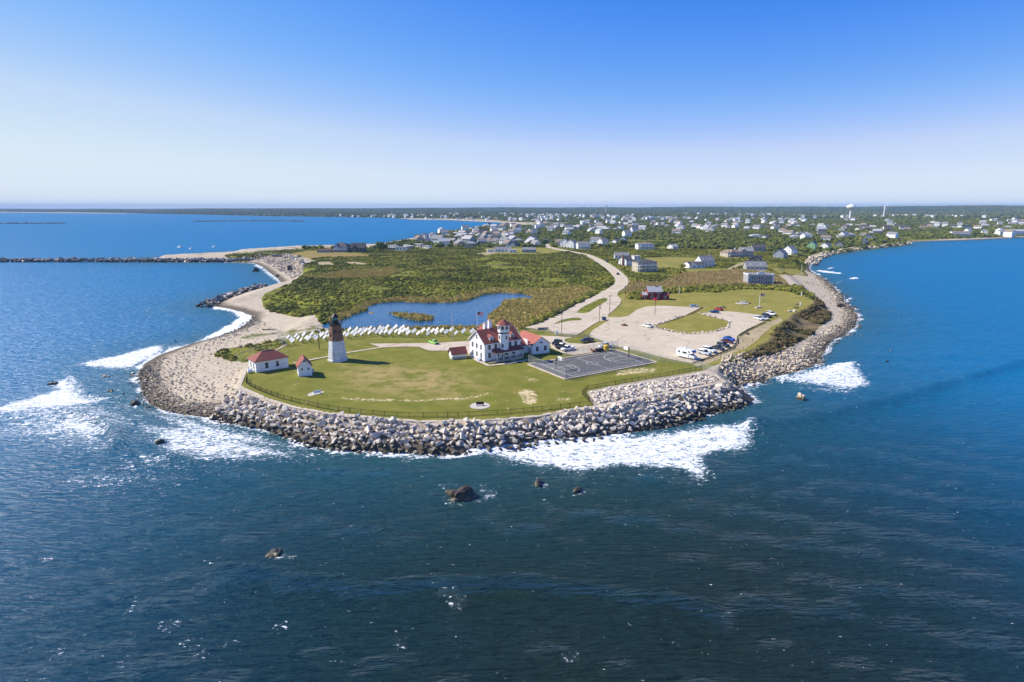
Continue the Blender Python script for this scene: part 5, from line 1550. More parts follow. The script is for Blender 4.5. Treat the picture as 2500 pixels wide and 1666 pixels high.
for outline, cnt, sp, phrase in VILLAGES:
    P_ = np.array(outline, float)
    got, tries = [], 0
    while len(got) < cnt and tries < cnt * 60:
        tries += 1
        px, py = g_.uniform(P_[:, 0].min(), P_[:, 0].max()), g_.uniform(P_[:, 1].min(), P_[:, 1].max())
        if sdpoly(np.array([px]), np.array([py]), P_, 1)[0] < 0:
            continue
        q = GT(px, py)
        d, i, _ = coast(np.array([q.x]), np.array([q.y]))
        if not i[0] or d[0] < 8 or polyline_d(np.array([q.x]), np.array([q.y]), ROADW)[0] < 10:
            continue
        if any(math.hypot(q.x - a[0], q.y - a[1]) < max(sp, a[2]) for a in HOUSE_SPOTS):
            continue
        got.append((px, q))
        HOUSE_SPOTS.append((q.x, q.y, 8.0))
    got.sort(key=lambda t: t[0])
    GENERIC += [(q, phrase) for _, q in got]
for q in [(1599, 732), (1856, 694)]:
    p_ = G(*q)
    HOUSE_SPOTS.append((p_.x, p_.y, 9.0))

CLEAR = np.array(HOUSE_SPOTS)                      # x, y, clearing radius


def open_ground(X_, Y_, grow=1.0):
    """where shrubs and trees may stand"""
    cvx = cover(X_, Y_)
    d, i, _ = coast(X_, Y_)
    k = i & (d > 3) & (cvx['veg'] > .6) & (cvx['lawn'] < .2) & (cvx['park'] < .3) & (cvx['reed'] < .45) & (cvx['dirt'] < .2) & (cvx['pave'] < .1) & (cvx['pond'] < .05) & (cvx['bank'] < .3)
    k &= polyline_d(X_, Y_, ROADW) > 6.5
    for cx_, cy_, r_ in CLEAR:
        ln_ = math.hypot(cx_, cy_)
        fx, fy = cx_ - cx_ / ln_ * r_ * .8, cy_ - cy_ / ln_ * r_ * .8
        k &= ((X_ - cx_) ** 2 + (Y_ - cy_) ** 2 > (r_ * grow) ** 2) & ((X_ - fx) ** 2 + (Y_ - fy) ** 2 > (r_ * grow * .9) ** 2)
    return k


def fan(r0, r1, n, seed):
    g = np.random.default_rng(seed)
    r = np.sqrt(g.uniform(r0 * r0, r1 * r1, n))
    a = g.uniform(R(-46), R(46), n)
    return r * np.sin(a), r * np.cos(a)


def thin(X_, Y_, r):
    grid, out = {}, []
    for t, (x, y) in enumerate(zip(X_, Y_)):
        i, j = int(x // r), int(y // r)
        if any((x - q[0]) ** 2 + (y - q[1]) ** 2 < r * r for a in (-1, 0, 1) for b_ in (-1, 0, 1) for q in grid.get((i + a, j + b_), ())):
            continue
        grid.setdefault((i, j), []).append((x, y))
        out.append(t)
    return np.array(out, int)


def field(X_, Y_, s):
    return np.array([mnoise.noise(Vector((x * s, y * s, 3.7))) + .5 * mnoise.noise(Vector((x * s * 2.3, y * s * 2.3, 9.1))) for x, y in zip(X_, Y_)])


# near shrubland
x_, y_ = fan(215, 760, 90000, 41)
k = open_ground(x_, y_, .9)
x_, y_ = x_[k], y_[k]
f = field(x_, y_, .022)
k = f > -.42
x_, y_, f = x_[k], y_[k], f[k]
k = thin(x_, y_, 1.75)
shr = np.column_stack([x_[k], y_[k]])
siz = .85 + 1.0 * 1.5 * np.clip(f[k] + .2, 0, 1) ** 1.7 + rng.uniform(0, .8, len(k)) ** 3
shr = np.column_stack([shr, height(shr[:, 0], shr[:, 1]) - .1])
vis = np.abs(shr[:, 0]) < shr[:, 1] * .84
rank = np.argsort(np.where(vis, np.hypot(shr[:, 0], shr[:, 1]) / siz, 1e9))
near300 = rank[:300]
rest = rank[300:]
src_sh = [o.data for o in SRC['shrub'].objects]
sh0 = link('shrub', src_sh[0])
tag(sh0, 'rounded green coastal shrub standing at the near edge of the thicket', 'shrub', 'shrubs at the near edge of the thicket')
for n_, i in enumerate(near300):
    o = sh0 if n_ == 0 else sh0.copy()
    if n_:
        col.objects.link(o)
        o.data = src_sh[n_ % 6]
    o.location = shr[i]
    o.rotation_euler = (0, 0, rng.uniform(0, 6.28))
    s = siz[i]
    o.scale = (s * rng.uniform(.9, 1.2), s * rng.uniform(.9, 1.2), s * rng.uniform(.8, 1.1))
scatter('shrub_thicket', shr[rest], SRC['shrub'], 1, 1, (.7, 1.05), 'dense dark green shrub thicket covering the land behind the pond', 'shrubs', 42, siz[rest], M['shrub'])

# woods between the houses and beyond
x_, y_ = fan(760, 2600, 90000, 43)
k = open_ground(x_, y_, 1.15)
x_, y_ = x_[k], y_[k]
f = field(x_, y_, .006)
k = f > -.38
x_, y_, f = x_[k], y_[k], f[k]
k = thin(x_, y_, 5.0)
wd = with_z(np.column_stack([x_[k], y_[k]]), -.2)
sz_w = 2.6 + 1.9 * np.clip(f[k] + .3, 0, 1) + rng.uniform(0, 1.5, len(k)) ** 2
x_, y_ = fan(2600, 8800, 60000, 44)
k = open_ground(x_, y_, 1.0)
x_, y_ = x_[k], y_[k]
f = field(x_, y_, .002)
k = thin(x_, y_, 17)
k = k[f[k] > -.3]
wf = with_z(np.column_stack([x_[k], y_[k]]), -1.0)
sz_f = rng.uniform(5.5, 9.5, len(k))
scatter('woods', np.concatenate([wd, wf]), SRC['woods'], 1, 1, (.7, 1.1), 'low dark green woods spreading inland among the far houses', 'woods', 45, np.concatenate([sz_w, sz_f]), M['woods'])

# reeds round the pond and on the strip by the road
x_, y_ = fan(200, 620, 150000, 46)
cvx = cover(x_, y_)
k = (cvx['reed'] > .5) & (cvx['pond'] < .2) & (cvx['pave'] < .1) | ((sdpoly(x_, y_, ISLET) > .3))
for cx_, cy_, r_ in CLEAR:
    k &= (x_ - cx_) ** 2 + (y_ - cy_) ** 2 > (r_ * .75) ** 2
x_, y_ = x_[k], y_[k]
k = thin(x_, y_, .95)
x_, y_ = x_[k], y_[k]
br = (sdpoly(x_, y_, REED3, 9) > -8) | (sdpoly(x_, y_, REED4, 9) > -8)
scatter('dry_reeds', with_z(np.column_stack([x_[br], y_[br]])), SRC['dry'], .8, 1.4, (.8, 1.2), 'rusty brown dry reeds behind the park and the red cottage', 'reeds', 57, None, M['brown_reed'])
scatter('reeds', with_z(np.column_stack([x_[~br], y_[~br]])), SRC['reed'], .9, 1.4, (.65, 1.1), 'tan and green reeds standing round the pond and beside the road', 'reeds', 47, None, M['reed'])

# brush on the eroded bluff and dark hedge along the road by the reeds
q = dart(*bbox(BANKS), 1.25, lambda X_, Y_: (sdpoly(X_, Y_, BANKS, 1) > .2), seed=48)
f = field(q[:, 0], q[:, 1], .06)
q = q[f > -.22]
scatter('bluff_brush', with_z(q, -.1), SRC['bank'], .8, 1.7, (.6, 1.1), 'rusty brown and green brush clinging to the eroded bluff', 'brush', 49, None, M['bank'])
HEDGE = poly([(1282, 801), (1303, 795), (1346, 776), (1374, 764), (1400, 748), (1430, 732), (1460, 717), (1448, 708), (1425, 725), (1395, 741), (1370, 755), (1340, 768), (1300, 787)])
HEDGE2 = poly([(1530, 728), (1640, 716), (1704, 711), (1755, 711), (1780, 706), (1826, 703), (1913, 707), (1945, 712), (1930, 700), (1830, 697), (1700, 699), (1620, 704), (1535, 715)])
q1 = dart(*bbox(HEDGE), 1.5, lambda X_, Y_: (sdpoly(X_, Y_, HEDGE, 1) > 0), seed=50)
q2 = dart(*bbox(HEDGE2), 2.0, lambda X_, Y_: (sdpoly(X_, Y_, HEDGE2, 1) > 0), seed=51)
scatter('roadside_brush', with_z(np.concatenate([q1, q2]), -.1), SRC['shrub'], 1.1, 2.0, (.8, 1.1), 'dark roadside brush along the reeds and behind the park lawn', 'brush', 52, None, M['shrub'])
q = dart(*bbox(LEFTGREEN), 1.3, lambda X_, Y_: (sdpoly(X_, Y_, LEFTGREEN, 1) > .5), seed=53)
f = field(q[:, 0], q[:, 1], .09)
scatter('beach_plants', with_z(q[f > -.12]), SRC['shrub'], .6, 1.1, (.35, .55), 'low green beach plants on the cobbles by the lawn wall', 'plants', 54, None, M['shrub'])


def tree(px, py, h, w, label):
    q = GT(px, py)
    t = thing('tree', label, 'tree', q)
    part('trunk', MB().tube((0, 0, -.2), (0, 0, h * .45), .28, 7, .16).tube((0, 0, h * .35), (w * .25, .2, h * .65), .13, 5, .06).tube((0, 0, h * .3), (-w * .25, -.2, h * .6), .12, 5, .05), M['bark'], t)
    o = part('crown', bush_mesh('crown', int(px), M['woods'], 9, 420, 1.1), None, t, (0, 0, h * .22))
    o.scale = (w / 2.2, w / 2.2, h / 1.75)
    return t


tree(929, 612, 11, 9, 'lone tall green tree beside the beach cottages')
tree(938, 610, 7, 7, 'shorter bushy tree beside the lone tall tree')
tree(1519, 600, 9, 14, 'round dark tree in front of the white gabled house')
tree(1649, 575, 10, 12, 'dense dark tree in the middle of the woods')
tree(2165, 568, 9, 13, 'broad dark tree above the cove cottages')
tree(1720, 548, 12, 13, 'tall dark tree before the inland lagoon')
tree(1666, 655, 3.5, 5, 'small dark bush-like tree beside the white low house')

# ------------------------------------------------------------------ buildings
_wc = {}


def window(parent, x, y, z, w, h, face, frame=True, name='window'):
    """pane with its frame on a wall; face: 'f' front (-y), 'l' (-x), 'r' (+x), 'b' back"""
    key = (round(w, 2), round(h, 2))
    if key not in _wc:
        t = min(.12, w * .14)
        pm = MB().box(-w / 2, w / 2, -.03, .02, 0, h).mesh('window', M['glass'])
        fm = MB().box(-w / 2 - t, w / 2 + t, -.07, .02, -t, 0).box(-w / 2 - t, w / 2 + t, -.07, .02, h, h + t).box(-w / 2 - t, -w / 2, -.07, .02, 0, h).box(w / 2, w / 2 + t, -.07, .02, 0, h).box(-w / 2, w / 2, -.05, .02, h * .48, h * .48 + .05)
        _wc[key] = (pm, fm.mesh('window_frame', M['trim']))
    pm, fm = _wc[key]
    a = face if isinstance(face, (int, float)) else {'f': 0, 'l': -math.pi / 2, 'r': math.pi / 2, 'b': math.pi}[face]
    o = link(name, pm, parent, (x, y, z), a)
    if frame:
        link('window_frame', fm, o)
    return o


def house_parts(t, w, dp, eave, rise, roof, wall, roofm, extras='', frames=True):
    """a house in local axes: front wall along x at y=0, depth to +y"""
    storeys = max(1, round(eave / 2.8))
    if roof == 'gable':
        part('wall', MB().gable(-w / 2, w / 2, 0, dp, -.6, eave, eave + rise), M[wall], t)
        part('roof', MB().gable_roof(-w / 2, w / 2, 0, dp, eave, eave + rise), M[roofm], t)
    else:
        part('wall', MB().box(-w / 2, w / 2, 0, dp, -.6, eave), M[wall], t)
        part('roof', MB().hip_roof(-w / 2, w / 2, 0, dp, eave, eave + rise, .5, min(dp, w) * .48) if roof == 'hip' else MB().frustum(-w / 2 - .3, w / 2 + .3, -.3, dp + .3, eave, -w / 2 - .3, w / 2 + .3, -.3, dp + .3, eave + rise), M[roofm], t)
    n = max(2, int(w / 3.2))
    sh = eave / storeys
    for s in range(storeys):
        for i in range(n):
            window(t, -w / 2 + w * (i + .5) / n, -.005, s * sh + sh * .32, min(1.15, w / n * .5), sh * .46, 'f', frames)
        for i in range(2):
            window(t, -w / 2 - .005, dp * (i + .5) / 2, s * sh + sh * .32, 1.0, sh * .46, 'l', frames)
    if roof == 'gable' and rise > 2.4:
        window(t, -w / 2 - .005, dp / 2, eave + rise * .22, .8, 1.0, 'l', frames)
    if 'chim' in extras and 'brick' not in extras:
        part('chimney', MB().box(w * .18, w * .18 + .9, dp * .45, dp * .45 + .8, eave, eave + rise + 1.3), M['white'], t)
    if 'brickchim' in extras:
        part('chimney', MB().box(-w / 2 - .85, -w / 2 - .03, dp * .35, dp * .35 + 1.3, -.3, eave + rise + 1.4), M['rust'], t)
    if 'deck' in extras:
        for s in range(1, storeys) if storeys > 1 else (0,):
            z = s * sh + .15
            part('deck', MB().box(-w * .48, w * .48, -2.2, -.02, z - .2, z), M['trim'], t)
            mb = MB().box(-w * .48, w * .48, -2.2, -2.12, z + .9, z + 1.0)
            for i in range(int(w / 1.2) + 1):
                mb.box(-w * .48 + i * w * .96 / int(w / 1.2 + .001) - .03, -w * .48 + i * w * .96 / int(w / 1.2 + .001) + .03, -2.19, -2.13, z, z + .9)
            part('railing', mb, M['trim'], t)
        for x in (-.47, -.16, .16, .47):
            part('deck_post', MB().box(w * x - .1, w * x + .1, -2.15, -1.95, -.3, (max(1, storeys - 1) * sh if storeys > 1 else .1)), M['trim'], t)
    if 'gable' in extras:
        gw = w * .34
        e2 = eave + .05
        mb = MB().gable(-.6, dp * .55, -gw / 2, gw / 2, 0, e2, e2 + min(rise * .8, gw * .55))
        o = part('gable_wing', mb, M[wall], t, (-w * .22, 0, 0), math.pi / 2)
        o2 = part('roof', MB().gable_roof(-.6, dp * .55, -gw / 2, gw / 2, e2, e2 + min(rise * .8, gw * .55)), M[roofm], t, (-w * .22, 0, 0), math.pi / 2)
        window(t, -w * .22, -.61, eave * .25, 1.2, 1.5, 'f', frames)
    if 'sky' in extras:
        for x in (-.28, .22):
            k = rise / (dp / 2)
            o = part('skylight', MB().box(-.6, .6, -.6, .6, .05, .14), M['lamp'], t, (w * x, dp * .22, eave + k * dp * .22 + .16))
            o.rotation_euler = (math.atan(k), 0, 0)


for (px, py, pw, eave, rise, dp, roof, wall, roofm, turn, label, ex), (q, w) in zip(NAMED, NAMED_AT):
    t = thing('house', label, 'house', q, R(turn), 'houses')
    w2 = w if abs(turn) < 30 else min(w, max(7, w * .8))
    house_parts(t, max(w2, 4.5), dp, eave, rise, roof, wall, roofm, ex)

WALLS = [('white', 'white'), ('white', 'white'), ('grey_wall', 'grey'), ('tan_wall', 'tan'), ('white', 'white'), ('blue_wall', 'blue-grey')]
ROOFS = [('grey_roof', 'grey'), ('dark_roof', 'dark'), ('tan_roof', 'tan'), ('light_roof', 'pale')]
protos = {}
gr = random.Random(77)
seen = {}
for q, phrase in GENERIC:
    wl_, wn_ = gr.choice(WALLS)
    rf_, rn_ = gr.choice(ROOFS)
    form = gr.choice([('gabled', 'gable', 3.2, 2.8), ('two-storey', 'gable', 5.6, 3.0), ('hip-roofed', 'hip', 3.4, 2.2)])
    if 'trailer' in phrase:
        form, rf_, rn_ = ('low', 'flat', 2.7, .4), 'light_roof', 'pale'
    key = (wl_, rf_, form[0])
    if key not in protos:
        t = thing('house', '', 'house', (0, 0, 0), 0, 'houses')
        house_parts(t, 11.5 if form[0] != 'low' else 10, 8.5 if form[0] != 'low' else 4, form[2], form[3], form[1], wl_, rf_, '', False)
        protos[key] = t
        o = t
    else:
        o = copy_tree(protos[key])
    o.location = q
    o.rotation_euler = (0, 0, R(gr.choice([-72, -60, -45, -30, -20, 15, 60]) + gr.uniform(-8, 8)))
    s = gr.uniform(.95, 1.3)
    o.scale = (s, s, s * gr.uniform(.9, 1.15))
    lk = (wn_, rn_, form[0], phrase)
    seen.setdefault(lk, []).append(o)
for (wn_, rn_, fm_, phrase), os_ in seen.items():
    for i, o in enumerate(os_):
        base = f'{wn_} {fm_} house with {rn_} roof {phrase}'
        o['label'] = base if len(os_) == 1 else f'{base}, {nth(i)} from the bay end'
        o['group'] = 'houses ' + phrase


# past those, the rest of the far town as one mass
far_mb = MB()
fr = random.Random(123)
fx, fy = fan(1000, 3700, 14000, 71)
fk = open_ground(fx, fy, .8)
fx, fy = fx[fk], fy[fk]
ff = field(fx, fy, .0016) + .25 * (np.hypot(fx, fy) < 2600)
fk = thin(fx[ff > -.02], fy[ff > -.02], 30)
fx, fy = fx[ff > -.02][fk][:300], fy[ff > -.02][fk][:300]
fz = height(fx, fy)
for x, y, z in zip(fx, fy, fz):
    w, d, e, rs_ = fr.uniform(10, 16), fr.uniform(8, 11), fr.uniform(6, 9.5), fr.uniform(2.6, 4)
    sub_ = MB().gable(-w / 2, w / 2, -d / 2, d / 2, -1, e, e + rs_)
    n0 = len(sub_.f)
    sub_.gable_roof(-w / 2, w / 2, -d / 2, d / 2, e, e + rs_, .2, .4)
    a = R(fr.choice([-65, -45, -30, 20]) + fr.uniform(-8, 8))
    o_ = len(far_mb.v)
    far_mb.v += [(x + vx * math.cos(a) - vy * math.sin(a), y + vx * math.sin(a) + vy * math.cos(a), z + vz) for vx, vy, vz in sub_.v]
    far_mb.f += [tuple(o_ + i for i in f_) for f_ in sub_.f]
    c_ = fr.choice([1, 2, 3])
    far_mb.mi += [0] * n0 + [c_] * (len(sub_.f) - n0)
tag(link('far_houses', far_mb.mesh('far_houses', M['white'], M['grey_roof'], M['light_roof'], M['tan_roof'])), 'scattered white houses of the distant town among the woods', 'houses', None, 'stuff')


def prism_x(t, name, prof, x0, x1, mat):
    n = len(prof)
    vs = [(x0, y, z) for y, z in prof] + [(x1, y, z) for y, z in prof]
    return part(name, MB().add(vs, [tuple(range(n)), tuple(range(2 * n - 1, n - 1, -1))] + [(i + n, (i + 1) % n + n, (i + 1) % n, i) for i in range(n)]), mat, t)


# lighthouse
lc = G(824.5, 879.5)
L = thing('lighthouse', 'octagonal stone lighthouse, white below and brown above, with a black lantern', 'lighthouse', (lc.x, lc.y, GZ))
ph = R(29.5)
k8 = 1 / math.cos(R(22.5))
part('base', MB().ring(8, [(3.72 * k8, -.3), (3.72 * k8, .5), (3.5 * k8, .62)], ph), M['white_brick'], L)
part('lower_tower', MB().ring(8, [(3.46 * k8, .5), (2.78 * k8, 6.55)], ph), M['white_brick'], L)
part('upper_tower', MB().ring(8, [(2.775 * k8, 6.5), (2.1 * k8, 11.75)], ph), M['brown_brick'], L)
part('gallery', MB().ring(8, [(2.15 * k8, 11.55), (2.6 * k8, 11.75), (2.6 * k8, 11.92), (1.5, 11.93)], ph), M['black'], L)
mb = MB()
for i in range(8):
    a, b_ = ph + i * math.pi / 4, ph + (i + 1) * math.pi / 4
    A_, B_ = [Vector((2.5 * k8 * math.cos(t_), 2.5 * k8 * math.sin(t_), 11.9)) for t_ in (a, b_)]
    for z in (.45, .95):
        mb.tube(A_ + Vector((0, 0, z)), B_ + Vector((0, 0, z)), .03, 4)
    for f in (0, .5):
        q = A_.lerp(B_, f)
        mb.tube(q, q + Vector((0, 0, .98)), .035, 4)
part('railing', mb, M['dark_metal'], L)
part('lantern_wall', MB().ring(10, [(1.28, 11.9), (1.28, 13.05)], 0), M['black'], L)
part('lantern_glass', MB().ring(10, [(1.2, 13.05), (1.2, 14.0)], 0), M['lens'], L)
mb = MB()
for i in range(10):
    a = i * math.pi / 5
    mb.tube((1.24 * math.cos(a), 1.24 * math.sin(a), 13.0), (1.24 * math.cos(a), 1.24 * math.sin(a), 14.05), .055, 4)
part('mullion', mb, M['black'], L)
part('roof', MB().ring(10, [(1.5, 13.95), (1.45, 14.1), (.75, 14.75), (.2, 15.15), (.12, 15.2)], 0), M['black'], L)
part('finial', MB().ring(8, [(.08, 15.15), (.1, 15.4), (.24, 15.55), (.24, 15.75), (.08, 15.9)], 0), M['black'], L)
part('equipment_box', MB().box(1.9, 2.5, -1.2, -.5, 11.93, 13.0), M['blue_wall'], L)
fa = R(232)
for z in (1.2, 8.0):
    r = 3.46 - (z - .5) * .112
    d = part('window' if z > 5 else 'door', MB().box(-.4, .4, -.05, .15, 0, 1.2 if z > 5 else 2.0), M['dark_metal'], L, ((r - .02) * math.cos(fa), (r - .02) * math.sin(fa), z - (.6 if z < 5 else 0)), fa + math.pi / 2)
    d.rotation_euler = (-math.atan(.112), 0, fa + math.pi / 2)
    if z < 5:
        f = part('door_frame', MB().box(-.62, -.4, -.12, .2, 0, 2.2).box(.4, .62, -.12, .2, 0, 2.2).frustum(-.62, .62, -.12, .2, 2.2, -.25, .25, -.12, .2, 2.75), M['white_brick'], d)
for a_ in (277, 322):
    r = 3.46 - (9.2 - .5) * .112
    a = R(a_)
    part('window', MB().box(-.3, .3, -.05, .1, 0, .8), M['dark_metal'], L, (r * math.cos(a), r * math.sin(a), 9.2), a + math.pi / 2)

L.scale = (.83, .83, 1.05)

# station house
HA = R(35)
hc = G(1183.3, 885.3)
H = thing('station_house', 'white two-storey lifesaving station with red roofs, porch and octagonal lookout tower', 'building', hc, HA)
W_, D_, E_, RG = 14.6, 9.6, 6.3, 9.9
part('wall', MB().gable(0, W_, 0, D_, .35, E_, RG), M['white'], H)
part('foundation', MB().box(.06, W_ - .06, .06, D_ - .06, -.4, .36), M['concrete'], H)
part('roof', MB().gable_roof(0, W_, 0, D_, E_, RG, .18, .45), M['red_roof'], H)
mb = MB()
for x0 in (-.47, W_ + .33):
    for s in (0, 1):
        ya, yb = (-.45, D_ / 2) if s == 0 else (D_ + .45, D_ / 2)
        za = E_ - (RG - E_) / (D_ / 2) * .45
        mb.add([(x0, ya, za - .1), (x0 + .14, ya, za - .1), (x0 + .14, yb, RG - .1), (x0, yb, RG - .1), (x0, ya, za + .2), (x0 + .14, ya, za + .2), (x0 + .14, yb, RG + .21), (x0, yb, RG + .21)], [(3, 2, 1, 0), (4, 5, 6, 7), (0, 1, 5, 4), (1, 2, 6, 5), (2, 3, 7, 6), (3, 0, 4, 7)])
mb.box(-.4, W_ + .4, -.5, -.3, E_ - .5, E_ - .22)
part('eaves_trim', mb, M['trim'], H)
for u in (.13, .30, .70, .86):
    window(H, W_ * u, -.005, 4.1, .95, 1.55, 'f')
window(H, W_ * .13, -.005, 1.3, .95, 1.7, 'f')
for v in (.22, .5, .78):
    window(H, -.005, D_ * v, 4.0, .85, 1.6, 'l')
    window(H, -.005, D_ * v, 1.2, .85, 1.6, 'l')
window(H, -.005, D_ * .5, 7.2, .7, 1.3, 'l')
for v in (.3, .7):
    window(H, W_ + .005, D_ * v, 4.0, .85, 1.6, 'r')
# porch
p0, p1 = W_ * .22, W_ * .95
part('porch_floor', MB().box(p0, p1, -2.5, -.02, -.3, .7), M['concrete'], H)
part('porch_roof', MB().add([(p0 - .3, -2.9, 3.25), (p1 + .3, -2.9, 3.25), (p1 + .3, -.02, 4.15), (p0 - .3, -.02, 4.15), (p0 - .3, -2.9, 3.1), (p1 + .3, -2.9, 3.1), (p1 + .3, -.02, 3.1), (p0 - .3, -.02, 3.1)],
     [(0, 1, 2, 3), (7, 6, 5, 4), (0, 4, 5, 1), (1, 5, 6, 2), (3, 2, 6, 7), (0, 3, 7, 4)]), M['red_roof'], H)
part('porch_beam', MB().box(p0 - .1, p1 + .1, -2.65, -2.4, 2.8, 3.09), M['trim'], H)
pm = MB().box(-.12, .12, -.12, .12, .7, 2.8).mesh('porch_post', M['trim'])
for i in range(5):
    link('porch_post', pm, H, (p0 + .1 + (p1 - p0 - .2) * i / 4, -2.52, 0))
link('porch_post', pm, H, (p0 + .1, -1.0, 0))
link('porch_post', pm, H, (p1 - .1, -1.0, 0))
for u in (.36, .6, .8):
    window(H, W_ * u, -.006, 1.3, .9, 1.6, 'f')
part('door', MB().box(W_ * .48, W_ * .48 + 1, -.06, .02, .7, 2.8), M['dark_metal'], H)
st = MB()
for i in range(4):
    st.box(W_ * .58, W_ * .58 + 2.2, -2.5 - .32 * (i + 1), -2.5 - .32 * i, -.3, .56 - .16 * i)
part('steps', st, M['concrete'], H)
# lookout tower
tx, r1, r2 = W_ * .51, 1.75, 2.0
part('tower_wall', MB().ring(8, [(r1, 3.5), (r1, 9.3)], R(22.5), tx, -.2), M['white'], H)
part('tower_cornice', MB().ring(8, [(r1 + .02, 9.05), (r2 + .12, 9.35), (r2 + .12, 9.5)], R(22.5), tx, -.2), M['dark_roof'], H)
part('lookout', MB().ring(8, [(r2, 9.5), (r2, 12.0)], R(22.5), tx, -.2), M['white'], H)
part('tower_roof', MB().ring(8, [(r2 + .55, 11.9), (r2 + .55, 12.05), (.12, 13.9)], R(22.5), tx, -.2), M['red_roof'], H)
part('tower_trim', MB().ring(8, [(r2 + .6, 11.78), (r2 + .6, 11.98)], R(22.5), tx, -.2), M['trim'], H)
for i in range(8):
    a = R(45 * i)
    rr_ = r2 * math.cos(R(22.5)) + .006
    ux, uy = -math.sin(a), math.cos(a)
    window(H, tx + rr_ * math.cos(a), -.2 + rr_ * math.sin(a), 10.55, .95, 1.1, a + math.pi / 2)
for a_, z in ((270, 7.2), (225, 4.4), (315, 4.4), (180, 7.2)):
    a = R(a_)
    rr_ = r1 * math.cos(R(22.5)) + .006
    window(H, tx + rr_ * math.cos(a), -.2 + rr_ * math.sin(a), z, .6, 1.25, a + math.pi / 2)
# dormers and chimneys
for u in (.22, .79):
    x = W_ * u
    d = part('dormer', MB().gable(0, 3.4, -.75, .75, 6.2, 8.0, 8.7), M['white'], H, (x, .7, 0), math.pi / 2)
    part('dormer_roof', MB().gable_roof(0, 3.4, -.75, .75, 8.0, 8.7, .1, .2), M['red_roof'], d)
    window(d, -.006, 0, 6.75, .7, .95, 'l')
for x, y, z in ((W_ * .30, D_ * .66, 11.6), (W_ * .45, D_ * .72, 12.2)):
    c_ = part('chimney', MB().box(-.6, .6, -.5, .5, 6, z), M['white'], H, (x, y, 0))
    part('chimney_cap', MB().box(-.68, .68, -.58, .58, z, z + .15).ring(8, [(.28, z + .15), (.28, z + .6)], 0, 0, 0), M['concrete'], c_)
part('back_wing', MB().gable(0, 7, -2.8, 2.8, .3, 6.2, 9.2), M['white'], H, (W_ * .5, D_ - 2.5, 0), math.pi / 2)
part('back_wing_roof', MB().gable_roof(0, 7, -2.8, 2.8, 6.2, 9.2, .16, .35), M['red_roof'], H, (W_ * .5, D_ - 2.5, 0), math.pi / 2)
part('bulkhead_door', MB().frustum(-1.6, -.02, 1.9, 3.3, -.2, -.3, -.02, 1.9, 3.3, 1.1), M['blue_wall'], H)

# annex with its link
ax = G(1300, 866)
AX = thing('annex', 'single-storey white annex with a salmon red gable roof and half-round attic vent', 'building', ax, HA - R(6))
AW, AL_ = 7.0, 12.5
# ridge runs back from the gable end: build along local y
mb = MB().gable(0, AL_, -AW / 2, AW / 2, -.2, 3.4, 5.9)
part('wall', mb, M['white'], AX, (AW / 2, 0, 0), math.pi / 2)
part('roof', MB().gable_roof(0, AL_, -AW / 2, AW / 2, 3.4, 5.9, .16, .35), simple('salmon_shingles', (.36, .115, .085), .8, .18, 1.5), AX, (AW / 2, 0, 0), math.pi / 2)
for x in (1.9, 5.2):
    window(AX, x, -.006, 1.0, 1.0, 1.6, 'f')
part('attic_vent', MB().add([(AW / 2 + .6 * math.cos(R(t_)), y, 3.7 + .6 * math.sin(R(t_))) for y in (-.06, .03) for t_ in range(0, 181, 30)], [(0, 1, 2, 3, 4, 5, 6), (13, 12, 11, 10, 9, 8, 7)] + [(i, i + 7, i + 8, i + 1) for i in range(6)]), M['dark_metal'], AX)
part('link_wall', MB().box(-4.6, 0, 3.2, 8.6, -.2, 2.9), M['white'], AX)
part('link_roof', MB().gable_roof(-4.9, .1, 3.2, 8.6, 2.9, 4.4, .14, .3), M['red_roof'], AX)
part('fire_wall', MB().box(-.45, -.2, 2.7, 5.8, 2.9, 4.75), M['trim'], AX)
window(AX, -3.6, 3.19, .9, .9, 1.5, 'f')
window(AX, -2.2, 3.19, .9, .9, 1.5, 'f')
window(AX, -.006, 1.8, 0, .8, 2.1, 'l', True, 'door')

# oil house with hipped roof
q = G(626, 911)
O = thing('oil_house', 'long white brick signal house with a hipped red roof by the beach wall', 'building', q, R(41))
part('wall', MB().box(0, 10, 0, 6.6, -.4, 3.4), M['white'], O)
part('roof', MB().hip_roof(0, 10, 0, 6.6, 3.4, 5.9, .45), M['red_roof'], O)
part('ridge_cap', MB().tube((3.3, 3.3, 5.93), (6.7, 3.3, 5.93), .09, 5), M['concrete'], O)
for x in (3.3, 6.6):
    window(O, x, -.006, 1.0, .95, 1.7, 'f')
for x in (1.4, 8.4):
    part('downpipe', MB().tube((x, -.06, 0), (x, -.06, 3.3), .06, 5), M['trim'], O)
for y in (2, 4.5):
    window(O, -.006, y, 1.0, .9, 1.6, 'l')
for i, (x, y, lb) in enumerate(((-1.6, .8, 'white propane tank lying beside the signal house'), (-1.1, 2.4, 'second white tank behind the first by the signal house'))):
    o = thing('gas_tank', lb, 'tank', q + Vector((math.cos(R(41)) * x - math.sin(R(41)) * y, math.sin(R(41)) * x + math.cos(R(41)) * y, 0)), R(41), 'tanks beside the signal house')
    part('tank_shell', MB().tube((-.7, 0, .75), (.7, 0, .75), .45, 10), M['white'], o)
    part('cradle', MB().box(-.5, -.35, -.4, .4, 0, .4).box(.35, .5, -.4, .4, 0, .4), M['dark_metal'], o)

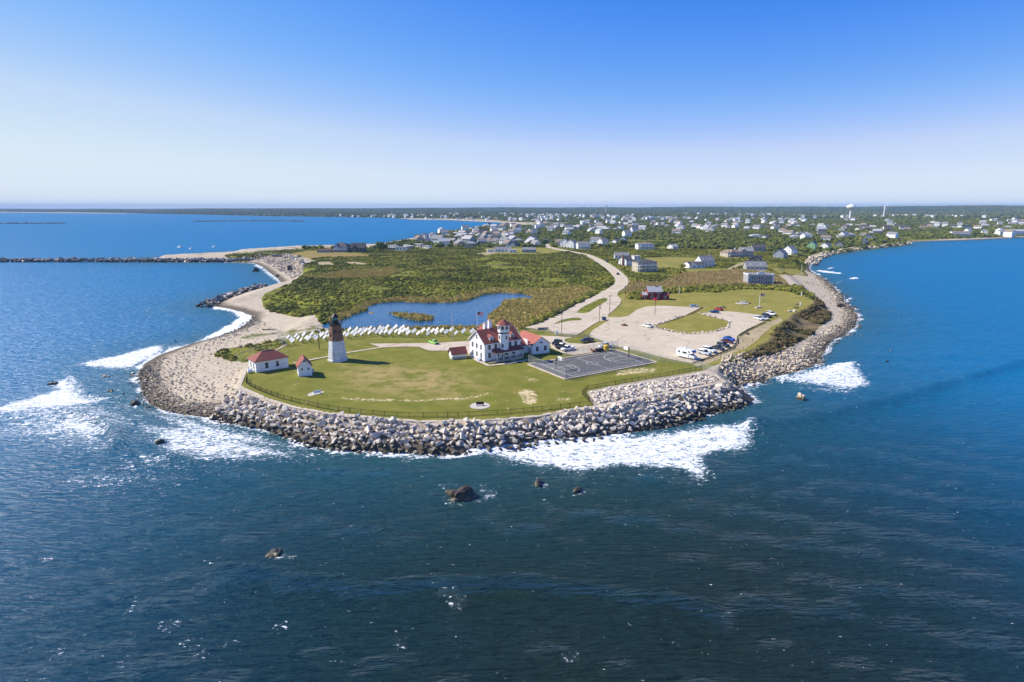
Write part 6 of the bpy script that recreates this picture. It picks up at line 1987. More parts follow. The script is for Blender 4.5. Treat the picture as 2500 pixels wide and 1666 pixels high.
# small gabled brick house
q = G(729.5, 921)
Gh = thing('oil_shed', 'small white brick gabled shed with a steep red roof and two little windows', 'shed', q, R(24))
part('wall', MB().gable(0, 5.4, -1.95, 1.95, -.3, 3.2, 5.5), M['white'], Gh, (1.95, 0, 0), math.pi / 2)
part('roof', MB().gable_roof(0, 5.4, -1.95, 1.95, 3.2, 5.5, .14, .3), M['red_roof'], Gh, (1.95, 0, 0), math.pi / 2)
for x in (1.05, 2.95):
    window(Gh, x, -.006, 2.0, .55, .6, 'f')
part('gable_vent', MB().add([(1.45, -.05, 4.5), (2.45, -.05, 4.5), (1.95, -.05, 5.15), (1.45, .02, 4.5), (2.45, .02, 4.5), (1.95, .02, 5.15)], [(0, 1, 2), (5, 4, 3), (0, 3, 4, 1), (1, 4, 5, 2), (2, 5, 3, 0)]), M['dark_roof'], Gh)
part('utility_box', MB().box(3.95, 4.6, 1.0, 2.0, .6, 1.7), M['galv'], Gh)
for v in (1.5, 3.8):
    window(Gh, -.006, v, 1.4, .6, 1.0, 'l')

# garage shed beside the station
q = G(1104.5, 878.8)
SH = thing('garage_shed', 'low white shed with a deep red gable roof left of the station house', 'shed', q, R(24))
SH['label'] = 'low white shed with a deep red gable roof beside the station house gable'
part('wall', MB().gable(0, 5.0, 0, 3.6, -.3, 2.0, 3.7), M['white'], SH)
part('roof', MB().gable_roof(0, 5.0, 0, 3.6, 2.0, 3.7, .14, .4), M['red_roof'], SH)
part('base_band', MB().box(-.03, 5.03, -.03, 3.63, -.3, .75), M['grey_wall'], SH)
part('door', MB().box(-.08, .02, 1.2, 2.4, 0, 1.9), M['trim'], SH)

# red house by the road
q = G(1599, 732)
RH = thing('red_house', 'dark red cottage with grey roof and white windows above the parking lot', 'house', q, R(3))
k = q.y / FOC
part('wall', MB().gable(-3.9, 3.9, 0, 6.4, -.6, 4.4, 6.9), M['red_wall'], RH)
part('roof', MB().gable_roof(-3.9, 3.9, 0, 6.4, 4.4, 6.9, .15, .3), M['light_roof'], RH)
part('side_wing', MB().gable(-6.6, -3.92, .5, 5.0, -.6, 2.6, 3.9), M['red_wall'], RH)
part('side_wing_roof', MB().gable_roof(-6.6, -4.3, .5, 5.0, 2.6, 3.9, .12, .3), M['light_roof'], RH)
part('garage_wing', MB().gable(3.92, 7.6, -.8, 4.5, -.6, 2.5, 3.9), M['red_wall'], RH)
part('garage_roof', MB().gable_roof(4.3, 7.6, -.8, 4.5, 2.5, 3.9, .12, .3), M['red_roof'], RH)
part('garage_door', MB().box(7.6, 7.68, .4, 3.3, 0, 2.2), M['trim'], RH)
part('chimney', MB().box(.6, 1.4, 3.0, 3.8, 4.5, 7.8), M['rust'], RH)
for x, z in ((-1.9, 3.3), (1.9, 3.3), (-1.7, 1.0), (1.7, 1.0), (-5.3, .9)):
    window(RH, x, -.006 if x > -4 else .494, z, 1.1, 1.1, 'f')
window(RH, 5.4, -.806, .9, 1.2, 1.0, 'f')

# grey pilastered house
q = G(1856, 695)
CH = thing('pilaster_house', 'grey shingled flat-topped house with white corner pilasters and a curved parapet', 'house', q, R(-4))
part('wall', MB().box(-8.2, 8.2, 0, 10, -.6, 6.2), M['grey_wall'], CH)
part('parapet', MB().box(-8.5, 8.5, -.3, 10.3, 6.2, 6.7).box(-8.4, -7.2, -.25, .9, 6.7, 7.3).box(7.2, 8.4, -.25, .9, 6.7, 7.3), M['trim'], CH)
part('roof', MB().box(-7.9, 7.9, .3, 9.7, 6.7, 6.85), M['grey_roof'], CH)
part('pediment', MB().add([(-2.6 * math.cos(R(t_)), y, 6.7 + 1.9 * math.sin(R(t_))) for y in (-.2, .4) for t_ in range(0, 181, 20)], [tuple(range(9, -1, -1)), tuple(range(10, 20))] + [(i, i + 1, i + 11, i + 10) for i in range(9)]), M['trim'], CH)
for x in (-8.0, 8.0):
    part('pilaster', MB().box(x - .45, x + .45, -.22, -.02, -.5, 6.2), M['trim'], CH)
for x in (-5.4, -3.9, -.8, .8, 3.9, 5.4):
    window(CH, x, -.006, 3.5, .9, 1.7, 'f')
    window(CH, x, -.006, .5, .9, 1.7, 'f')

# water tower and wind turbine
q = GT(2074, 541)
WT = thing('water_tower', 'white bulb-topped water tower rising above the far houses', 'water tower', q)
hgt_ = math.hypot(q.x, q.y) * 35 / FOC
part('pedestal', MB().ring(14, [(4.5, 0), (3.0, hgt_ * .2), (2.6, hgt_ * .62)], 0), M['white'], WT)
tp = part('tank', MB().ring(18, [(2.6, hgt_ * .62), (8, hgt_ * .70), (14.5, hgt_ * .82), (14.5, hgt_ * .86), (9, hgt_ * .96), (1, hgt_)], 0), M['white'], WT)
q = GT(2157, 533)
WTb = thing('wind_turbine', 'white wind turbine with three still blades above the far woods', 'wind turbine', q)
ht = math.hypot(q.x, q.y) * 26 / FOC
part('tower', MB().ring(12, [(3.2, 0), (2.0, ht * .86)], 0), M['white'], WTb)
part('nacelle', MB().box(-1.6, 1.6, -3, 4, ht * .86, ht * .86 + 3), M['white'], WTb)
part('hub', MB().ring(8, [(1.3, 0), (.6, 1.6)], 0), M['white'], WTb, (0, -3, ht * .86 + 1.5)).rotation_euler = (math.pi / 2, 0, 0)
for a_ in (35, 155, 275):
    a = R(a_)
    bl = part('blade', MB().frustum(-.3, .3, -1.3, 1.3, .8, -.08, .08, -.35, .35, 15), M['white'], WTb, (0, -3.6, ht * .86 + 1.5))
    bl.rotation_euler = (0, a, 0)
q = GT(1480, 520)
o = thing('radio_tower', 'thin pale tower standing alone on the distant ridge', 'tower', q)
part('mast', MB().ring(8, [(7, -5), (4, 52)], 0), M['concrete'], o)
part('mast_top', MB().ring(8, [(5, 52), (5, 58), (1, 62)], 0), M['concrete'], o)

# ------------------------------------------------------------------ tilted panels
pan_px = []
for x, y in ((125, 470), (185, 510), (225, 560), (300, 445), (345, 490), (410, 530), (470, 430), (525, 480), (580, 515), (645, 405), (705, 445), (750, 495), (815, 395), (870, 435), (935, 480), (975, 370), (1025, 420), (1365, 390), (1430, 420), (1475, 310), (1540, 365), (1600, 410), (1630, 300), (1700, 350), (1750, 390), (1780, 285), (1840, 330), (1920, 375)):
    pan_px.append((690 + x / 9.05, 770 + y / 9.05))
for x, y in ((30, 265), (105, 295), (225, 255), (165, 330), (250, 345), (285, 290), (380, 240), (350, 330), (445, 350), (470, 290), (550, 235), (560, 320), (640, 270), (640, 355), (700, 225), (720, 310), (790, 280), (810, 360), (930, 325), (1015, 360), (1115, 315), (1215, 360), (1310, 310), (1390, 345), (1500, 305), (1590, 340), (1700, 285), (1790, 345), (1945, 325), (2120, 325), (1220, 280), (1395, 285)):
    pan_px.append((900 + x / 8.404, 770 + y / 8.404))
n_ = Vector((-.45, -.75, .48)).normalized()
u_ = (Vector((.73, 0, .68)) - n_ * n_.dot(Vector((.73, 0, .68)))).normalized()
v_ = n_.cross(u_)
PR = Matrix((u_, v_, n_)).transposed().to_euler()
plate = MB().box(-.92, .92, -.55, .55, -.06, .06).mesh('plate', simple('panel_white', (.66, .66, .66), .6, .1, 2))
frame_m = MB().box(-.99, .99, -.62, -.55, -.1, .07).box(-.99, .99, .55, .62, -.1, .07).box(-.99, -.92, -.55, .55, -.1, .07).box(.92, .99, -.55, .55, -.1, .07).mesh('plate_frame', M['galv'])
leg_a = MB().tube((0, 0, 0), (0, 0, 1.75), .07, 5).mesh('post', M['wood'])
leg_b = MB().tube((0, 0, 0), (-.85, .25, 1.0), .06, 5).mesh('brace', M['wood'])
pan_px.sort(key=lambda t: t[0])
nl = sum(1 for p_ in pan_px if p_[0] < 815)
for i, (px, py) in enumerate(pan_px):
    q = G(px + .5, py + 10.5)
    side = f'{nth(nl - 1 - i)} from the lighthouse toward the beach' if i < nl else f'{nth(i - nl)} from the lighthouse toward the station house'
    t = thing('tilted_panel', f'white square panel tilted on posts, {side}', 'panel', q, R(random.uniform(-16, 16)), 'white tilted panels in rows behind the lawn')
    o = link('plate', plate, t, (0, 0, 1.75), tuple(PR))
    link('plate_frame', frame_m, o)
    link('post', leg_a, t, (.25, .2, 0))
    link('brace', leg_b, t, (.9, .3, 0))
    s = random.uniform(.85, 1.15)
    t.scale = (s, s, s)

# ------------------------------------------------------------------ poles and flags
def pole(px, py, top, label, mat='wood', arm=True, name='utility_pole', cat='utility pole', group='utility poles along the road and lots', box=False, r=.14):
    q = G(px, py)
    h = (py - top) * math.hypot(q.y, CAM_H - GZ) / FOC / math.cos(math.atan2(CAM_H, q.y))
    t = thing(name, label, cat, q, R(20), group)
    part('pole', MB().tube((0, 0, -.3), (0, 0, h), r, 7, r * .75), M[mat], t)
    if arm:
        a = part('crossarm', MB().box(-1.1, 1.1, -.08, .08, h - .75, h - .55), M[mat], t)
        for x in (-1, -.45, .45, 1):
            part('insulator', MB().ring(6, [(.06, h - .55), (.08, h - .4), (.03, h - .33)], 0, x, 0), M['galv'], a)
    if box:
        part('transformer', MB().tube((.35, 0, h - 2.3), (.35, 0, h - 1.3), .26, 8), M['galv'], t)
    return t, h


pole(780, 854, 800, 'dark utility pole on the lawn between lighthouse and tilted panels', 'timber', True, box=True)
pole(1104.5, 832, 765, 'tall pale pole beside the driveway by the station house', 'galv', False, 'mast', 'pole', None)
pole(1371, 816, 756, 'wooden utility pole at the gate beside the gravel turnaround')
pole(1463, 785, 742, 'wooden utility pole with transformer beside the blue bin', box=True)
pole(1488, 768, 720.5, 'wooden utility pole on the grass corner of the lot entrance')
pole(1526, 735, 698, 'wooden utility pole by the road near the red cottage')
pole(1532, 716, 680, 'wooden utility pole on the road bend above the cottage', arm=False)
pole(1540, 690, 652, 'wooden utility pole beside the tan three-storey house')
pole(1365, 752, 728, 'short bare pole standing in the brush by the reeds', arm=False)
t, h = pole(1598.5, 771, 733, 'dark lamp pole with a red box on top in the lot', 'wood', False, 'lamp_pole', 'pole', None)
part('red_box', MB().box(-.9, .9, -.35, .35, h - .2, h + .75), M['sign_red'], t)
pole(1658.5, 718, 699, 'white pole at the edge of the park lawn by the red cottage', 'trim', False, 'mast', 'pole', None)
pole(1956.5, 661, 645, 'white flagless pole on the small green by the cove', 'trim', False, 'mast', 'pole', None)
pole(1730.5, 632, 612, 'white pole behind the barn-like house', 'trim', False, 'mast', 'pole', None)
pole(1786, 648, 632, 'wooden pole by the sandy track', 'wood', False, 'mast', 'pole', None)
for px, py, tp_, lb in ((1174, 613, 600, 'thin pole in the mown field by the brown hut'), (1678, 604, 580, 'thin pole in the middle of the woods'), (1345, 618, 606, 'thin pole beside the road before the village'), (1455, 622, 604, 'thin pole by the veranda house')):
    z_ = pole(px, py, tp_, lb, 'wood', False, 'mast', 'pole', None, r=.16)


def flag(t, h, w=1.7):
    """striped flag with a blue canton, flying from the top of a pole"""
    me = MB()
    nseg, hh = 6, w * .55
    for s in range(7):
        for i in range(nseg):
            x0, x1 = w * i / nseg, w * (i + 1) / nseg
            y0, y1 = .12 * math.sin(x0 * 4), .12 * math.sin(x1 * 4)
            z0, z1 = h - .1 - hh * (s + 1) / 7, h - .1 - hh * s / 7
            cant = s < 4 and i < 3
            me.add([(x0, y0 + .012, z0), (x1, y1 + .012, z0), (x1, y1 + .012, z1), (x0, y0 + .012, z1), (x0, y0 - .012, z0), (x1, y1 - .012, z0), (x1, y1 - .012, z1), (x0, y0 - .012, z1)],
                   [(3, 2, 1, 0), (4, 5, 6, 7), (0, 1, 5, 4), (1, 2, 6, 5), (2, 3, 7, 6), (3, 0, 4, 7)], 2 if cant else s % 2)
    return part('flag', me, [M['sign_red'], M['trim'], M['car_navy']], t)


t, h = pole(1853, 752, 717, 'white flagpole with a striped flag on the park lawn', 'trim', False, 'flagpole', 'flagpole', None)
flag(t, h, 2.4).rotation_euler = (0, 0, R(-22))
part('stone_base', MB().box(-2.2, 1.4, -.6, .6, -.1, .55), M['sandstone'], t)
FP = thing('flagpole', 'flagpole with a striped flag rising behind the lookout tower', 'flagpole', hc + Vector((math.cos(HA) * W_ * .43 - math.sin(HA) * (D_ + 5), math.sin(HA) * W_ * .43 + math.cos(HA) * (D_ + 5), 0)), 0)
part('pole', MB().tube((0, 0, 0), (0, 0, 15.2), .09, 7, .06), M['trim'], FP)
flag(FP, 14.2, 2.2)

# ------------------------------------------------------------------ vehicles
def loft(stations, mi=0, mb=None):
    """closed body from (x, z0, z1, half width bottom, half width top) stations"""
    mb = mb or MB()
    vs, fs = [], []
    for x, z0, z1, wb, wt in stations:
        vs += [(x, -wb, z0), (x, wb, z0), (x, wb, z0 + (z1 - z0) * .55), (x, wt, z1), (x, -wt, z1), (x, -wb, z0 + (z1 - z0) * .55)]
    n = len(stations)
    for i in range(n - 1):
        for j in range(6):
            a, b_ = i * 6 + j, i * 6 + (j + 1) % 6
            fs.append((a, b_, b_ + 6, a + 6))
    fs += [(5, 4, 3, 2, 1, 0), tuple((n - 1) * 6 + j for j in range(6))]
    return mb.add(vs, fs, mi)


BODY = {  # stations of body, glasshouse, roof; wheelbase; radius
    'sedan': ([(-2.25, .45, .80, .80, .70), (-2.1, .28, .98, .88, .80), (-1.2, .24, 1.0, .90, .82), (.9, .24, .98, .90, .82), (1.9, .26, .86, .87, .76), (2.25, .40, .70, .76, .66)],
              [(-1.75, .94, 1.0, .80, .76), (-1.05, .95, 1.42, .82, .62), (.1, .95, 1.45, .82, .62), (1.0, .93, .98, .80, .76)], (-1.08, .12, 1.40, 1.49, .64), (-1.35, 1.35), .33),
    'suv': ([(-2.3, .5, 1.05, .84, .80), (-2.2, .34, 1.12, .92, .86), (-1.2, .3, 1.12, .94, .88), (.9, .3, 1.10, .94, .88), (2.1, .34, 1.02, .92, .82), (2.35, .5, .86, .82, .72)],
            [(-2.25, 1.08, 1.14, .86, .84), (-2.0, 1.08, 1.68, .86, .70), (.3, 1.08, 1.72, .86, .70), (1.15, 1.05, 1.1, .85, .80)], (-2.05, .35, 1.66, 1.78, .72), (-1.4, 1.42), .38),
    'pickup': ([(-2.8, .5, 1.05, .88, .86), (-2.75, .42, 1.10, .95, .92), (-1.0, .4, 1.10, .95, .92), (1.2, .4, 1.12, .95, .90), (2.5, .42, 1.06, .94, .84), (2.8, .55, .90, .84, .76)],
               [(-.75, 1.06, 1.12, .86, .84), (-.6, 1.06, 1.80, .86, .72), (.7, 1.06, 1.82, .86, .72), (1.5, 1.06, 1.1, .85, .80)], (-.65, .75, 1.77, 1.88, .73), (-1.7, 1.75), .42)}
_vc = {}


def vehicle(kind, paint, rear, front, label, name='parked_car', cat='car', z=GZ + .12, group='parked vehicles', length=None, scale=1.0, terrain=False):
    a, b_ = (GT(*rear), GT(*front)) if terrain else (G(*rear, z), G(*front, z))
    mid = (a + b_) / 2
    t = thing(name, label, cat, mid, math.atan2(b_.y - a.y, b_.x - a.x), group)
    if kind not in _vc:
        body, gl, rf, wb_, r = BODY[kind]
        bm_ = loft(body)
        if kind == 'pickup':
            bm_.box(-2.74, -.8, -.9, -.8, 1.08, 1.22).box(-2.74, -.8, .8, .9, 1.08, 1.22).box(-2.78, -2.68, -.9, .9, 1.08, 1.22)
        w_ = {}
        w_['body'] = bm_.mesh('body', M[paint])
        w_['glass'] = loft(gl).mesh('windows', M['glass'])
        w_['roof'] = MB().frustum(rf[0], rf[1], -rf[4], rf[4], rf[2], rf[0] + .08, rf[1] - .08, -rf[4] + .08, rf[4] - .08, rf[3]).mesh('roof', M[paint])
        w_['pillar'] = MB().box((gl[1][0] + gl[2][0]) / 2 - .05, (gl[1][0] + gl[2][0]) / 2 + .05, -gl[1][3] - .01, gl[1][3] + .01, gl[1][1], gl[1][1] + .35).mesh('pillar', M[paint])
        w_['tyre'] = MB().tube((0, -.11, 0), (0, .11, 0), r, 12).mesh('wheel', M['tyre'])
        w_['rim'] = MB().tube((0, -.125, 0), (0, .125, 0), r * .6, 8).mesh('rim', M['rim'])
        x0, x1, hw, zz = body[0][0], body[-1][0], body[-1][3], (body[-1][1] + body[-1][2]) / 2
        w_['hl'] = MB().box(x1 - .12, x1 + .02, -.14, .14, zz, zz + .14).mesh('headlight', M['lamp'])
        w_['tl'] = MB().box(x0 - .02, x0 + .12, -.12, .12, body[0][2] - .2, body[0][2] - .02).mesh('tail_light', M['tail'])
        w_['bp'] = MB().box(x0 - .06, x0 + .1, -hw, hw, .36, .5).mesh('bumper', M['dark_metal'])
        _vc[kind] = (w_, wb_, r, hw)
    w_, wb_, r, hw = _vc[kind]
    for nm_, key in (('body', 'body'), ('roof', 'roof'), ('pillar', 'pillar')):
        o = link(nm_, w_[key], t)
        o.material_slots[0].link = 'OBJECT'
        o.material_slots[0].material = M[paint]
    link('windows', w_['glass'], t)
    for x in wb_:
        for s in (-1, 1):
            o = link('wheel', w_['tyre'], t, (x, s * (hw + .04), r))
            link('rim', w_['rim'], o)
    for s in (-1, 1):
        link('headlight', w_['hl'], t, (0, s * (hw - .18), 0))
        link('tail_light', w_['tl'], t, (0, s * (hw - .14), 0))
    link('bumper', w_['bp'], t)
    if scale != 1.0:
        t.scale = (scale,) * 3
    return t


vehicle('sedan', 'car_green', (1066, 841), (1051, 837), 'lime green sports car on the lighthouse driveway')
vehicle('pickup', 'car_black', (1370, 836), (1349, 845), 'black pickup truck against the annex corner', 'pickup_truck', 'truck')
vehicle('pickup', 'car_dark', (1356, 854), (1388, 846), 'dark grey pickup between the annex and the white pickup', 'pickup_truck', 'truck')
vehicle('pickup', 'car_white', (1402, 852), (1369, 859), 'white pickup truck in the yard by the annex', 'pickup_truck', 'truck')
vehicle('pickup', 'car_navy', (1449, 833), (1417, 838), 'dark blue pickup alone beside the grass strip', 'pickup_truck', 'truck')
vehicle('pickup', 'car_white', (1462, 851), (1492, 847), 'white work truck behind the yellow tank', 'pickup_truck', 'truck')
vehicle('sedan', 'car_white', (1591, 801), (1570, 797), 'white sedan parked at the tip of the grass island')
vehicle('sedan', 'car_lightblue', (1684, 750), (1706, 750.5), 'light blue sedan at the back edge of the lot')
vehicle('sedan', 'car_red', (1766, 759), (1742, 755), 'bright red car at the far lot corner')
vehicle('sedan', 'car_blue', (1755, 765), (1733, 763.5), 'dark blue coupe beside the red car')
vehicle('suv', 'car_white', (1840, 778), (1864, 784), 'white SUV first in the row by the picnic stones')
vehicle('sedan', 'car_silver', (1853, 778), (1877, 783), 'silver hatchback second in the row by the picnic stones')
vehicle('suv', 'car_navy', (1860, 772), (1884, 777), 'navy SUV third in the row by the picnic stones')
vehicle('suv', 'car_white', (1871, 767), (1895, 772), 'white SUV fourth in the row by the picnic stones')
vehicle('sedan', 'car_brightblue', (1767, 828), (1792, 833), 'bright blue car at the far end of the guard rail row')
vehicle('sedan', 'car_maroon', (1762, 834), (1789, 839.5), 'maroon car next to the bright blue one')
vehicle('suv', 'car_navy', (1750, 842), (1781, 850), 'navy SUV in the middle of the guard rail row')
vehicle('sedan', 'car_dark', (1739, 850), (1768, 857), 'charcoal sedan beside the long white wagon')
vehicle('suv', 'car_white', (1715, 855), (1749, 864), 'long white wagon in the guard rail row', scale=1.08)
vehicle('suv', 'car_silver', (1705, 862), (1735, 869.5), 'silver SUV parked next to the white camper')
vehicle('sedan', 'car_black', (1504, 668), (1513, 674), 'black car driving on the road bend', 'car', 'car')
vehicle('suv', 'car_black', (1484, 641.5), (1479, 638.5), 'dark car further up the coast road', 'car', 'car')
for i, (px, py, pt, kd, lb) in enumerate(((671, 627, 'car_navy', 'suv', 'dark blue SUV at the spit end of the beach car row'), (679, 627, 'car_black', 'suv', 'black SUV second in the beach car row'), (688, 627.5, 'car_dark', 'suv', 'grey SUV third in the beach car row'), (700, 630, 'car_black', 'sedan', 'black car below the beach car row'),
                                          (716, 632.5, 'car_white', 'suv', 'white van on the beach parking spit'), (724, 636, 'car_silver', 'sedan', 'grey car near the beach white van'), (735, 641, 'car_blue', 'sedan', 'blue car at the beach boulders'), (742, 644, 'car_brightblue', 'sedan', 'bright blue car among the beach boulders'), (731, 627, 'car_black', 'suv', 'black SUV at the head of the beach track'))):
    vehicle(kd, pt, (px - 4, py + .8), (px + 4, py), lb, z=GZ, group='cars parked on the beach spit', terrain=True)

# camper van
a, b_ = G(1653, 869, GZ + .12), G(1700, 880, GZ + .12)
CV_ = thing('camper_van', 'white motorhome camper with a cab overhang parked by the fence', 'camper', (a + b_) / 2, math.atan2(b_.y - a.y, b_.x - a.x), 'parked vehicles')
part('body', MB().add([(-3.5, -1.15, .5), (1.5, -1.15, .5), (1.5, -1.15, 2.0), (2.9, -1.15, 2.1), (3.0, -1.15, 2.55), (2.4, -1.15, 3.15), (-3.5, -1.15, 3.15), (-3.5, 1.15, .5), (1.5, 1.15, .5), (1.5, 1.15, 2.0), (2.9, 1.15, 2.1), (3.0, 1.15, 2.55), (2.4, 1.15, 3.15), (-3.5, 1.15, 3.15)],
     [(0, 1, 2, 3, 4, 5, 6), (13, 12, 11, 10, 9, 8, 7)] + [(i, i + 7, (i + 1) % 7 + 7, (i + 1) % 7) for i in range(7)]), M['car_white'], CV_)
part('cab', loft([(1.52, .5, 1.98, 1.0, .85), (2.2, .5, 1.5, 1.0, .9), (3.3, .5, 1.2, .98, .85), (3.6, .6, 1.05, .88, .75)]), M['car_white'], CV_)
part('windscreen', MB().add([(1.7, -.8, 1.97), (1.7, .8, 1.97), (2.4, .85, 1.5), (2.4, -.85, 1.5), (1.6, -.8, 1.7), (1.6, .8, 1.7)], [(0, 3, 2, 1), (0, 1, 5, 4), (0, 4, 3), (1, 2, 5), (3, 4, 5, 2)]), M['glass'], CV_)
part('window', MB().add([(2.62, -.8, 2.98), (2.62, .8, 2.98), (3.02, .8, 2.6), (3.02, -.8, 2.6), (2.5, -.8, 2.9), (2.5, .8, 2.9), (2.9, .8, 2.5), (2.9, -.8, 2.5)], [(0, 3, 2, 1), (4, 5, 6, 7), (0, 1, 5, 4), (2, 3, 7, 6), (1, 2, 6, 5), (3, 0, 4, 7)]), M['car_blue'], CV_)
for x0, x1, z0, z1 in ((-.9, .7, 1.75, 2.3), (-2.7, -2.0, 1.8, 2.35), (1.3, 1.95, 2.35, 2.75)):
    part('window', MB().box(x0, x1, -1.19, -1.14, z0, z1), M['glass'], CV_)
part('door', MB().box(-1.7, -1.05, -1.18, -1.14, .65, 2.45), M['trim'], CV_)
part('stripe', MB().box(-3.45, 1.4, -1.165, -1.14, 1.3, 1.38), M['car_silver'], CV_)
part('roof_vent', MB().box(-1.2, -.4, -.4, .4, 3.15, 3.4), M['trim'], CV_)
tm, rm = MB().tube((0, -.14, 0), (0, .14, 0), .42, 12).mesh('wheel', M['tyre']), MB().tube((0, -.15, 0), (0, .15, 0), .24, 8).mesh('rim', M['rim'])
for x in (-2.0, 2.7):
    for s in (-1, 1):
        link('rim', rm, link('wheel', tm, CV_, (x, s * .98, .42)))
for s in (-1, 1):
    part('headlight', MB().box(3.55, 3.63, s * .6 - .14, s * .6 + .14, .75, .92), M['lamp'], CV_)

# boats at anchor in the bay
for i, (px, py, ln_, ang, lb) in enumerate(((440, 605, 13, -38, 'white fishing boat with a wheelhouse, largest of the boats in the bay'), (466, 608.5, 9, -42, 'small white motorboat just behind the fishing boat'), (523, 604, 10, -35, 'white cabin boat apart from the other two'))):
    q = G(px, py, 0)
    t = thing('boat', lb, 'boat', q, R(ang), 'boats in the bay')
    h_ = ln_ / 12
    part('hull', loft([(-6 * h_, -.3, 1.1 * h_, 1.5 * h_, 1.8 * h_), (2 * h_, -.3, 1.3 * h_, 1.6 * h_, 1.9 * h_), (5 * h_, -.1, 1.7 * h_, .8 * h_, 1.1 * h_), (6.4 * h_, .4, 2.0 * h_, .1, .2)]), M['white'], t)
    part('cabin', MB().frustum(-.5 * h_, 2.6 * h_, -1.2 * h_, 1.2 * h_, 1.25 * h_, -.3 * h_, 2.0 * h_, -1.0 * h_, 1.0 * h_, 3.0 * h_), M['trim'], t)
    part('cabin_windows', MB().box(-.1 * h_, 2.45 * h_, -1.22 * h_, 1.22 * h_, 2.1 * h_, 2.6 * h_), M['glass'], t)
    part('mast', MB().tube((0, 0, 3 * h_), (0, 0, 4.8 * h_), .06, 5), M['galv'], t)

# ------------------------------------------------------------------ people
def figure(name, bones, radii, bands):
    me = bpy.data.meshes.new(name)
    vs = [b_[0] for b_ in bones]
    me.from_pydata(vs, [(i, b_[1]) for i, b_ in enumerate(bones) if b_[1] is not None], [])
    o = bpy.data.objects.new(name, me)
    col.objects.link(o)
    md = o.modifiers.new('skin', 'SKIN')
    for i, r in enumerate(radii):
        sv = me.skin_vertices[0].data[i]
        sv.radius = (r, r * .85)
        sv.use_root = i == 0
    o.modifiers.new('sub', 'SUBSURF').levels = 1
    dg = bpy.context.evaluated_depsgraph_get()
    m2 = bpy.data.meshes.new_from_object(o.evaluated_get(dg))
    bpy.data.objects.remove(o)
    m2.name = name
    m2.materials.clear()
    for b_ in bands:
        m2.materials.append(b_[1])
    for p_ in m2.polygons:
        z = sum(m2.vertices[v].co.z for v in p_.vertices) / len(p_.vertices)
        p_.material_index = next(i for i, b_ in enumerate(bands) if z < b_[0])
    return m2


M['skin'] = simple('skin', (.45, .28, .20), .6, .05, 3)
M['shirt'] = simple('pale_shirt', (.62, .62, .62), .85, .08, 3)
M['red_shirt'] = simple('red_shirt', (.50, .05, .05), .85, .08, 3)
M['jeans'] = simple('dark_trousers', (.035, .04, .06), .85, .1, 3)
M['hair'] = simple('dark_hair', (.03, .022, .018), .7, .1, 3)
ST = [((0, 0, .95), None), ((0, 0, 1.2), 0), ((0, 0, 1.42), 1), ((0, .01, 1.53), 2), ((0, .02, 1.64), 3), ((0, .02, 1.73), 4), ((.1, 0, .88), 0), ((.11, .03, .5), 6), ((.12, 0, .09), 7), ((.12, .14, .05), 8), ((-.1, 0, .88), 0), ((-.11, -.03, .5), 10), ((-.12, -.05, .09), 11), ((-.12, .09, .05), 12),
      ((.19, 0, 1.40), 2), ((.25, .02, 1.12), 14), ((.24, .12, .90), 15), ((.24, .16, .80), 16), ((-.19, 0, 1.40), 2), ((-.25, .02, 1.12), 18), ((-.24, .08, .88), 19), ((-.24, .11, .78), 20)]
SR = [.15, .14, .15, .06, .10, .085, .10, .07, .05, .04, .10, .07, .05, .04, .06, .045, .035, .03, .06, .045, .035, .03]
SI = [((0, 0, .18), None), ((0, -.02, .42), 0), ((0, 0, .66), 1), ((0, .02, .77), 2), ((0, .04, .88), 3), ((0, .04, .97), 4), ((.1, .08, .17), 0), ((.14, .42, .42), 6), ((.14, .55, .08), 7), ((.14, .66, .05), 8), ((-.1, .08, .17), 0), ((-.14, .42, .40), 10), ((-.14, .56, .08), 11), ((-.14, .66, .05), 12),
      ((.19, 0, .64), 2), ((.25, .14, .44), 14), ((.18, .36, .44), 15), ((.15, .42, .42), 16), ((-.19, 0, .64), 2), ((-.25, .14, .44), 18), ((-.18, .36, .44), 19), ((-.15, .42, .42), 20)]
stand_w = figure('person', ST, SR, [(.10, M['hair']), (.92, M['jeans']), (1.47, M['shirt']), (1.68, M['skin']), (9, M['hair'])])
stand_r = stand_w.copy()
stand_r.materials[2] = M['red_shirt']
sit_w = figure('person', SI, SR, [(.07, M['hair']), (.36, M['jeans']), (.71, M['shirt']), (.92, M['skin']), (9, M['hair'])])
for px, py, me, rz, lb in ((1863.5, 736, stand_w, 200, 'person in a pale shirt and dark trousers standing beyond the flagpole'), (1812.5, 834, sit_w, 190, 'person in a pale top sitting on the bare ground past the guard rail'), (1896, 776, stand_r, 20, 'person in a red shirt standing at the end of the car row'),
                           (1762, 852, stand_w, 60, 'person in a pale shirt standing beside the navy SUV'), (1874, 785, stand_w, 300, 'person in a pale shirt by the silver hatchback'), (732, 826, stand_r, 30, 'person in a red shirt among the tilted panels'), (934, 823, stand_w, 30, 'lone person in a pale shirt on the lawn below the tilted panels')):
    q = G(px, py)
    tag(link('person', me, None, (q.x, q.y, q.z + (.12 if px in (1762, 1874) else .02)), R(rz)), lb, 'person', 'people out on the grass and lot')
for px, py, lb in ((721, 606.5, 'dark figure of a person standing on the spit skyline'), (753.5, 606, 'second dark figure standing on the spit skyline near the shack')):
    q = GT(px, py + 1)
    o = link('person', stand_r, None, q, 1)
    o.scale = (1.3, 1.3, 1.3)
    tag(o, lb, 'person', 'people on the spit skyline')

